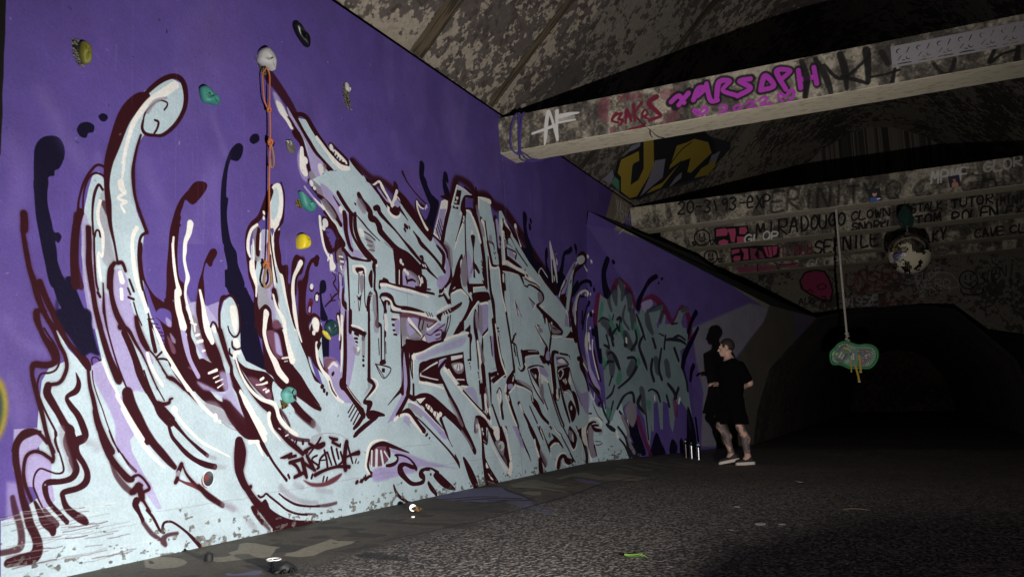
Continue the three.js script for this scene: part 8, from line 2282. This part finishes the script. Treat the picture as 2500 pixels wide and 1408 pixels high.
// ---------------------------------------------------------------- the lamp itself and an added crate and board that shade the floor, just under the frame
{
  const c = thing('added_crate', 'added unseen wooden crate under the work lamp, put in to shade the floor', 'crate', [0.2, 0, -1.75]);  // added out of view to hold the lamp and block its light
  const wood = new THREE.MeshStandardMaterial({ color: 0x6a5238, roughness: 0.85 }), top = LAMP.y - 0.046;
  for (let i = 0; i < 4; i++) mesh('top_board', place(new RoundedBoxGeometry(0.098, 0.02, 0.42, 1, 0.003), -0.15 + i * 0.1, top - 0.025, 0), wood, c);
  for (const x of [-0.19, 0.19]) for (let k = 0; k < 3; k++) mesh('side_board', place(new RoundedBoxGeometry(0.016, 0.1, 0.4, 1, 0.003), x, 0.06 + k * 0.11, 0), wood, c);
  for (const z of [-0.2, 0.2]) mesh('end_board', place(new RoundedBoxGeometry(0.36, 0.33, 0.016, 1, 0.003), 0, 0.17, z), wood, c);
  const b = thing('added_shade_board', 'added unseen plywood piece under the work lamp, shaped to cast the floor shadow', 'board', [LAMP.x, top - 0.012, LAMP.z]);
  const bs = new THREE.Shape([[-0.187, -0.16], [-0.175, -0.46], [-0.065, -0.684], [0.62, -0.8], [0.3, -0.2], [0.1, 0.2], [-0.15, 0.2]].map(([x, z]) => new THREE.Vector2(x, -z))), bg = new THREE.ExtrudeGeometry(bs, { depth: 0.012, bevelEnabled: false }); bg.rotateX(-Math.PI / 2); mesh('sheet', bg, wood, b);  // added sheet, outline drawn to throw the shadow edge on the floor
  const t = thing('work_lamp', 'battery work lamp with a round glowing face aimed at the painted wall', 'lamp', [LAMP.x, LAMP.y, LAMP.z]);
  t.quaternion.setFromUnitVectors(V3(0, 0, 1), lampDir);
  const glow = new THREE.MeshStandardMaterial({ color: 0xffffff, emissive: LAMP.color, emissiveIntensity: 60 });
  mesh('glowing_face', place(new THREE.CircleGeometry(0.03, 32), 0, 0, -0.03), glow, t);
  mesh('housing', place(new THREE.CylinderGeometry(0.035, 0.03, 0.06, 32), 0, 0, -0.065, Math.PI / 2), M.black, t);
  mesh('stand', place(new RoundedBoxGeometry(0.05, 0.1, 0.02, 1, 0.004), 0, -0.03, -0.09), M.black, t);
}
// ---------------------------------------------------------------- the person by the wall's end
function sdfMesh(fn, c, half, res) { // marching cubes over a signed distance (negative inside)
  const mc = new MarchingCubes(res, new THREE.MeshBasicMaterial(), false, false, 400000); mc.isolation = 0; const f = mc.field, h = res / 2;
  for (let k = 0; k < res; k++) for (let j = 0; j < res; j++) for (let i = 0; i < res; i++) { const x = (i - h) / h, y = (j - h) / h, z = (k - h) / h; f[k * res * res + j * res + i] = -fn(c[0] + x * half, c[1] + y * half, c[2] + z * half) / half; }
  mc.update(); const n = mc.count, g = new THREE.BufferGeometry(), p = mc.positionArray.slice(0, n * 3); for (let i = 0; i < n; i++) { p[3 * i] = c[0] + p[3 * i] * half; p[3 * i + 1] = c[1] + p[3 * i + 1] * half; p[3 * i + 2] = c[2] + p[3 * i + 2] * half; }
  g.setAttribute('position', new THREE.BufferAttribute(p, 3)); const m = mergeVertices(g, half / res * 0.05); m.computeVertexNormals(); return m;
}
const smin = (a, b, k) => { const h = Math.max(k - Math.abs(a - b), 0) / k; return Math.min(a, b) - h * h * k * 0.25; };
function cap(a, b, ra, rb) { const d = [b[0] - a[0], b[1] - a[1], b[2] - a[2]], l2 = d[0] * d[0] + d[1] * d[1] + d[2] * d[2] || 1e-9; return (x, y, z) => { const t = Math.min(1, Math.max(0, ((x - a[0]) * d[0] + (y - a[1]) * d[1] + (z - a[2]) * d[2]) / l2)); return Math.hypot(x - a[0] - d[0] * t, y - a[1] - d[1] * t, z - a[2] - d[2] * t) - (ra + (rb - ra) * t); }; }
function ell(c, r) { const m = Math.min(...r); return (x, y, z) => { const k = Math.hypot((x - c[0]) / r[0], (y - c[1]) / r[1], (z - c[2]) / r[2]); return (k - 1) * m; }; }
const uni = (k, ...f) => (x, y, z) => { let d = f[0](x, y, z); for (let i = 1; i < f.length; i++) d = smin(d, f[i](x, y, z), k); return d; };
{
  // local frame: x to the viewer's right, y up, z towards the viewer
  const t = thing('person', 'person in black shirt, black shorts and white-soled shoes, tattooed legs, turned to the wall', 'person', [-2.308, 0, -11.726]);
  t.quaternion.setFromRotationMatrix(new THREE.Matrix4().makeBasis(V3(0.8965, 0, -0.443).normalize(), V3(0, 1, 0), V3(0.443, 0, 0.8965).normalize()));
  const J = { head: [0.0, 1.665, 0], neck: [0.035, 1.49, 0], neck2: [0.012, 1.57, 0.0], chest: [0.045, 1.33, 0], waist: [0.045, 1.08, 0], pelvis: [0.03, 0.93, 0], shL: [-0.075, 1.40, -0.13], shR: [0.155, 1.39, 0.13], elL: [-0.055, 1.125, -0.16], wrL: [-0.165, 1.15, -0.02], elR: [0.275, 1.15, 0.1], wrR: [0.2, 1.06, -0.08],
    hipL: [0.0, 0.9, -0.09], hipR: [0.06, 0.9, 0.09], knL: [-0.12, 0.545, -0.12], anL: [-0.0, 0.15, -0.05], knR: [0.11, 0.53, 0.08], anR: [0.2, 0.105, 0.06], heL: [0.06, 0.085, -0.04], toL: [-0.19, 0.035, -0.06], heR: [0.25, 0.04, 0.06], toR: [0.02, 0.03, 0.06] };
  const leg = (h, k, a) => uni(0.03, cap(h, k, 0.082, 0.06), cap(k, [k[0] * 0.45 + a[0] * 0.55 + 0.028, k[1] * 0.62 + a[1] * 0.38, k[2] * 0.6 + a[2] * 0.4], 0.056, 0.06), cap([k[0] * 0.5 + a[0] * 0.5 + 0.02, (k[1] + a[1]) / 2, (k[2] + a[2]) / 2], a, 0.056, 0.036));
  const body = uni(0.045, ell(J.chest, [0.13, 0.2, 0.17]), ell([0.04, 1.2, 0], [0.125, 0.2, 0.155]), ell(J.pelvis, [0.125, 0.13, 0.155]), cap([0.04, 1.44, -0.1], [0.05, 1.44, 0.1], 0.055, 0.055), cap(J.neck, J.neck2, 0.062, 0.056),
    cap(J.shL, J.elL, 0.058, 0.045), cap(J.elL, J.wrL, 0.044, 0.03), cap(J.shR, J.elR, 0.058, 0.045), cap(J.elR, J.wrR, 0.044, 0.03), leg(J.hipL, J.knL, J.anL), leg(J.hipR, J.knR, J.anR), cap(J.anL, [-0.08, 0.06, -0.055], 0.038, 0.03), cap(J.anR, [0.12, 0.05, 0.06], 0.038, 0.03));
  // head facing the viewer's left and slightly away
  const dir = [-0.93, -0.12, -0.34], H = J.head, on = (f, u, s) => [H[0] + dir[0] * f + 0.34 * s, H[1] + u + dir[1] * f, H[2] + dir[2] * f - 0.93 * s];
  const head = uni(0.022, ell([H[0] + 0.018, H[1] + 0.028, H[2]], [0.1, 0.105, 0.082]), cap(on(0.03, -0.03, 0), on(0.06, -0.085, 0), 0.062, 0.034), cap(on(0.09, 0.005, 0), on(0.112, -0.025, 0), 0.01, 0.015), cap(on(0.088, -0.06, 0.015), on(0.088, -0.06, -0.015), 0.011, 0.011), cap(on(0.085, 0.022, 0.04), on(0.085, 0.022, -0.04), 0.014, 0.014), cap(J.neck2, [0.01, 1.6, 0], 0.056, 0.058), ell(on(-0.012, -0.01, -0.078), [0.016, 0.03, 0.012]), ell(on(-0.012, -0.01, 0.078), [0.016, 0.03, 0.012]));
  const hand = (w, d, up) => { const P = (a, b, c) => [w[0] + d[0] * a + up[0] * b + c * (d[1] * up[2] - d[2] * up[1]), w[1] + d[1] * a + up[1] * b + c * (d[2] * up[0] - d[0] * up[2]), w[2] + d[2] * a + up[2] * b + c * (d[0] * up[1] - d[1] * up[0])]; const F = [cap(P(0, 0, 0), P(0.035, 0, 0), 0.027, 0.026), cap(P(0.03, 0, -0.022), P(0.078, 0, -0.03), 0.019, 0.012), cap(P(0.03, 0, 0.022), P(0.078, 0, 0.03), 0.019, 0.012)]; [-0.03, -0.01, 0.01, 0.03].forEach((c, i) => { const l = [0.062, 0.074, 0.07, 0.052][i]; F.push(cap(P(0.078, 0, c), P(0.078 + l * 0.5, -0.012, c * 1.05), 0.0098, 0.009)); F.push(cap(P(0.078 + l * 0.5, -0.012, c * 1.05), P(0.078 + l * 0.85, -0.036, c), 0.009, 0.0075)); }); F.push(cap(P(0.02, -0.005, -0.03), P(0.055, -0.022, -0.055), 0.013, 0.0105)); F.push(cap(P(0.055, -0.022, -0.055), P(0.085, -0.038, -0.05), 0.0105, 0.0085)); return uni(0.008, ...F); };
  const nrm = (v) => { const l = Math.hypot(...v); return v.map((q) => q / l); };
  const dL = nrm([-0.9, 0.05, 0.35]), dR = nrm([-0.5, -0.55, -0.7]);
  const parts = [sdfMesh(body, [0.04, 0.86, 0], 0.95, 132), sdfMesh(head, [H[0] - 0.01, H[1] - 0.01, 0], 0.17, 88), sdfMesh(hand(J.wrL, dL, [0.05, 0.99, 0]), [J.wrL[0] + dL[0] * 0.07, J.wrL[1], J.wrL[2] + dL[2] * 0.07], 0.14, 84), sdfMesh(hand(J.wrR, dR, nrm([-0.4, 0.8, -0.35])), [J.wrR[0] + dR[0] * 0.07, J.wrR[1] + dR[1] * 0.07, J.wrR[2] + dR[2] * 0.07], 0.14, 84)];
  for (const g of parts) { const p = g.attributes.position, c = new Float32Array(p.count * 3); for (let i = 0; i < p.count; i++) { const x = p.getX(i), y = p.getY(i), z = p.getZ(i); let q = [0.42, 0.25, 0.19];
      const calf = y > 0.16 && y < 0.62, arm = y > 1.0 && y < 1.22 && (x < -0.03 || x > 0.19); if (calf || arm) { const n = fbm(x * 17 + 11 + z * 9, y * 14 + z * 8, 256, 4, 1), m = fbm(x * 50 + 3, y * 45 + z * 40, 256, 2, 2), k = sstep(0.42, 0.56, 0.75 * n + 0.25 * m) * (arm ? 0.6 : 0.88); q = mix(q, [0.055, 0.05, 0.055], k); }
      c.set(q, i * 3); } g.setAttribute('color', new THREE.BufferAttribute(c, 3)); g.deleteAttribute('uv'); }
  mesh('body', mergeGeometries(parts), new THREE.MeshPhysicalMaterial({ vertexColors: true, roughness: 0.6 }), t);
  const cut = (f, g) => (x, y, z) => Math.max(f(x, y, z), -g(x, y, z));
  // hair: a close cap that leaves face, ear and nape free
  const hair = (x, y, z) => { const e = ell([H[0] + 0.022, H[1] + 0.034, H[2]], [0.108, 0.108, 0.09])(x, y, z); const a = (x - H[0]) * dir[0] + (z - H[2]) * dir[2], face = a - 0.045 - Math.max(0, (y - H[1] - 0.045)) * 1.1; return Math.max(e + 0.004 * fbm(x * 60 + 9, y * 60 + z * 30, 256, 2, 0), face, H[1] - 0.055 - (x - H[0]) * 0.15 - y); };
  mesh('hair', sdfMesh(hair, [H[0] + 0.01, H[1] + 0.03, 0], 0.15, 72), new THREE.MeshStandardMaterial({ color: 0x1c120c, roughness: 0.75 }), t);
  const fold = (x, y, z, a) => a * (fbm(x * 9 + 20, y * 5 + z * 8 + 20, 256, 3, 3) - 0.5);
  const shirtCore = uni(0.05, ell([0.045, 1.32, 0], [0.17, 0.22, 0.19]), ell([0.04, 1.11, 0], [0.178, 0.27, 0.19]), cap([0.04, 1.445, -0.1], [0.05, 1.445, 0.1], 0.066, 0.066), cap(J.shL, [-0.062, 1.19, -0.155], 0.074, 0.07), cap(J.shR, [0.25, 1.2, 0.105], 0.074, 0.068));
  const shirt = (x, y, z) => Math.max(shirtCore(x, y, z) + fold(x, y, z, 0.03), 0.93 + 0.02 * Math.sin(z * 22) - y, y - 1.505 + 0.4 * Math.max(0, -(x - 0.035)));
  const cloth = new THREE.MeshPhysicalMaterial({ color: 0x050506, roughness: 1, specularIntensity: 0.15 });
  mesh('shirt', sdfMesh(shirt, [0.05, 1.22, 0], 0.34, 96), cloth, t);
  const shortsCore = uni(0.05, ell([0.035, 0.93, 0], [0.16, 0.14, 0.18]), cap([0.0, 0.88, -0.085], [J.knL[0] + 0.025, 0.6, J.knL[2]], 0.125, 0.118), cap([0.06, 0.88, 0.085], [J.knR[0] + 0.005, 0.58, J.knR[2]], 0.125, 0.115));
  const shorts = (x, y, z) => Math.max(shortsCore(x, y, z) + fold(x, y, z, 0.028), (z < -0.02 ? 0.60 - 0.12 * (x + 0.12) : 0.57) - y);
  mesh('shorts', sdfMesh(shorts, [0.03, 0.78, 0], 0.3, 92), cloth, t);
  const shoe = (he, to, an, nm) => { const up = uni(0.03, cap([he[0], he[1] + 0.025, he[2]], [to[0] + 0.03, to[1] + 0.012, to[2]], 0.042, 0.036), cap([he[0] - 0.02, he[1] + 0.04, he[2]], [an[0] + 0.01, an[1] - 0.01, an[2]], 0.042, 0.046)); const c = [(he[0] + to[0]) / 2, 0.09, he[2]];
    const plane = (x) => he[1] + (to[1] - he[1]) * Math.min(1, Math.max(0, (he[0] - x) / (he[0] - to[0]))); const u = (x, y, z) => Math.max(up(x, y, z), plane(x) - 0.002 - y, y - an[1] - 0.012); mesh('shoe', sdfMesh(u, c, 0.19, 80), new THREE.MeshStandardMaterial({ color: 0x0d0d0f, roughness: 0.7 }), t);
    const so = (x, y, z) => { const f = cap([he[0], 0, he[2]], [to[0] + 0.04, 0, to[2]], 0.046, 0.043)(x, 0, z), b = plane(x); return Math.max(f, y - b - 0.008, b - 0.03 - 0.004 * Math.min(1, Math.max(0, (x - to[0]) * 8)) - y); }; mesh('sole', sdfMesh(so, [c[0], 0.05, c[2]], 0.19, 80), new THREE.MeshStandardMaterial({ color: 0xb9aca2, roughness: 0.6 }), t); };
  shoe(J.heL, J.toL, J.anL); shoe(J.heR, J.toR, J.anR);
}

renderer.render(scene, camera);
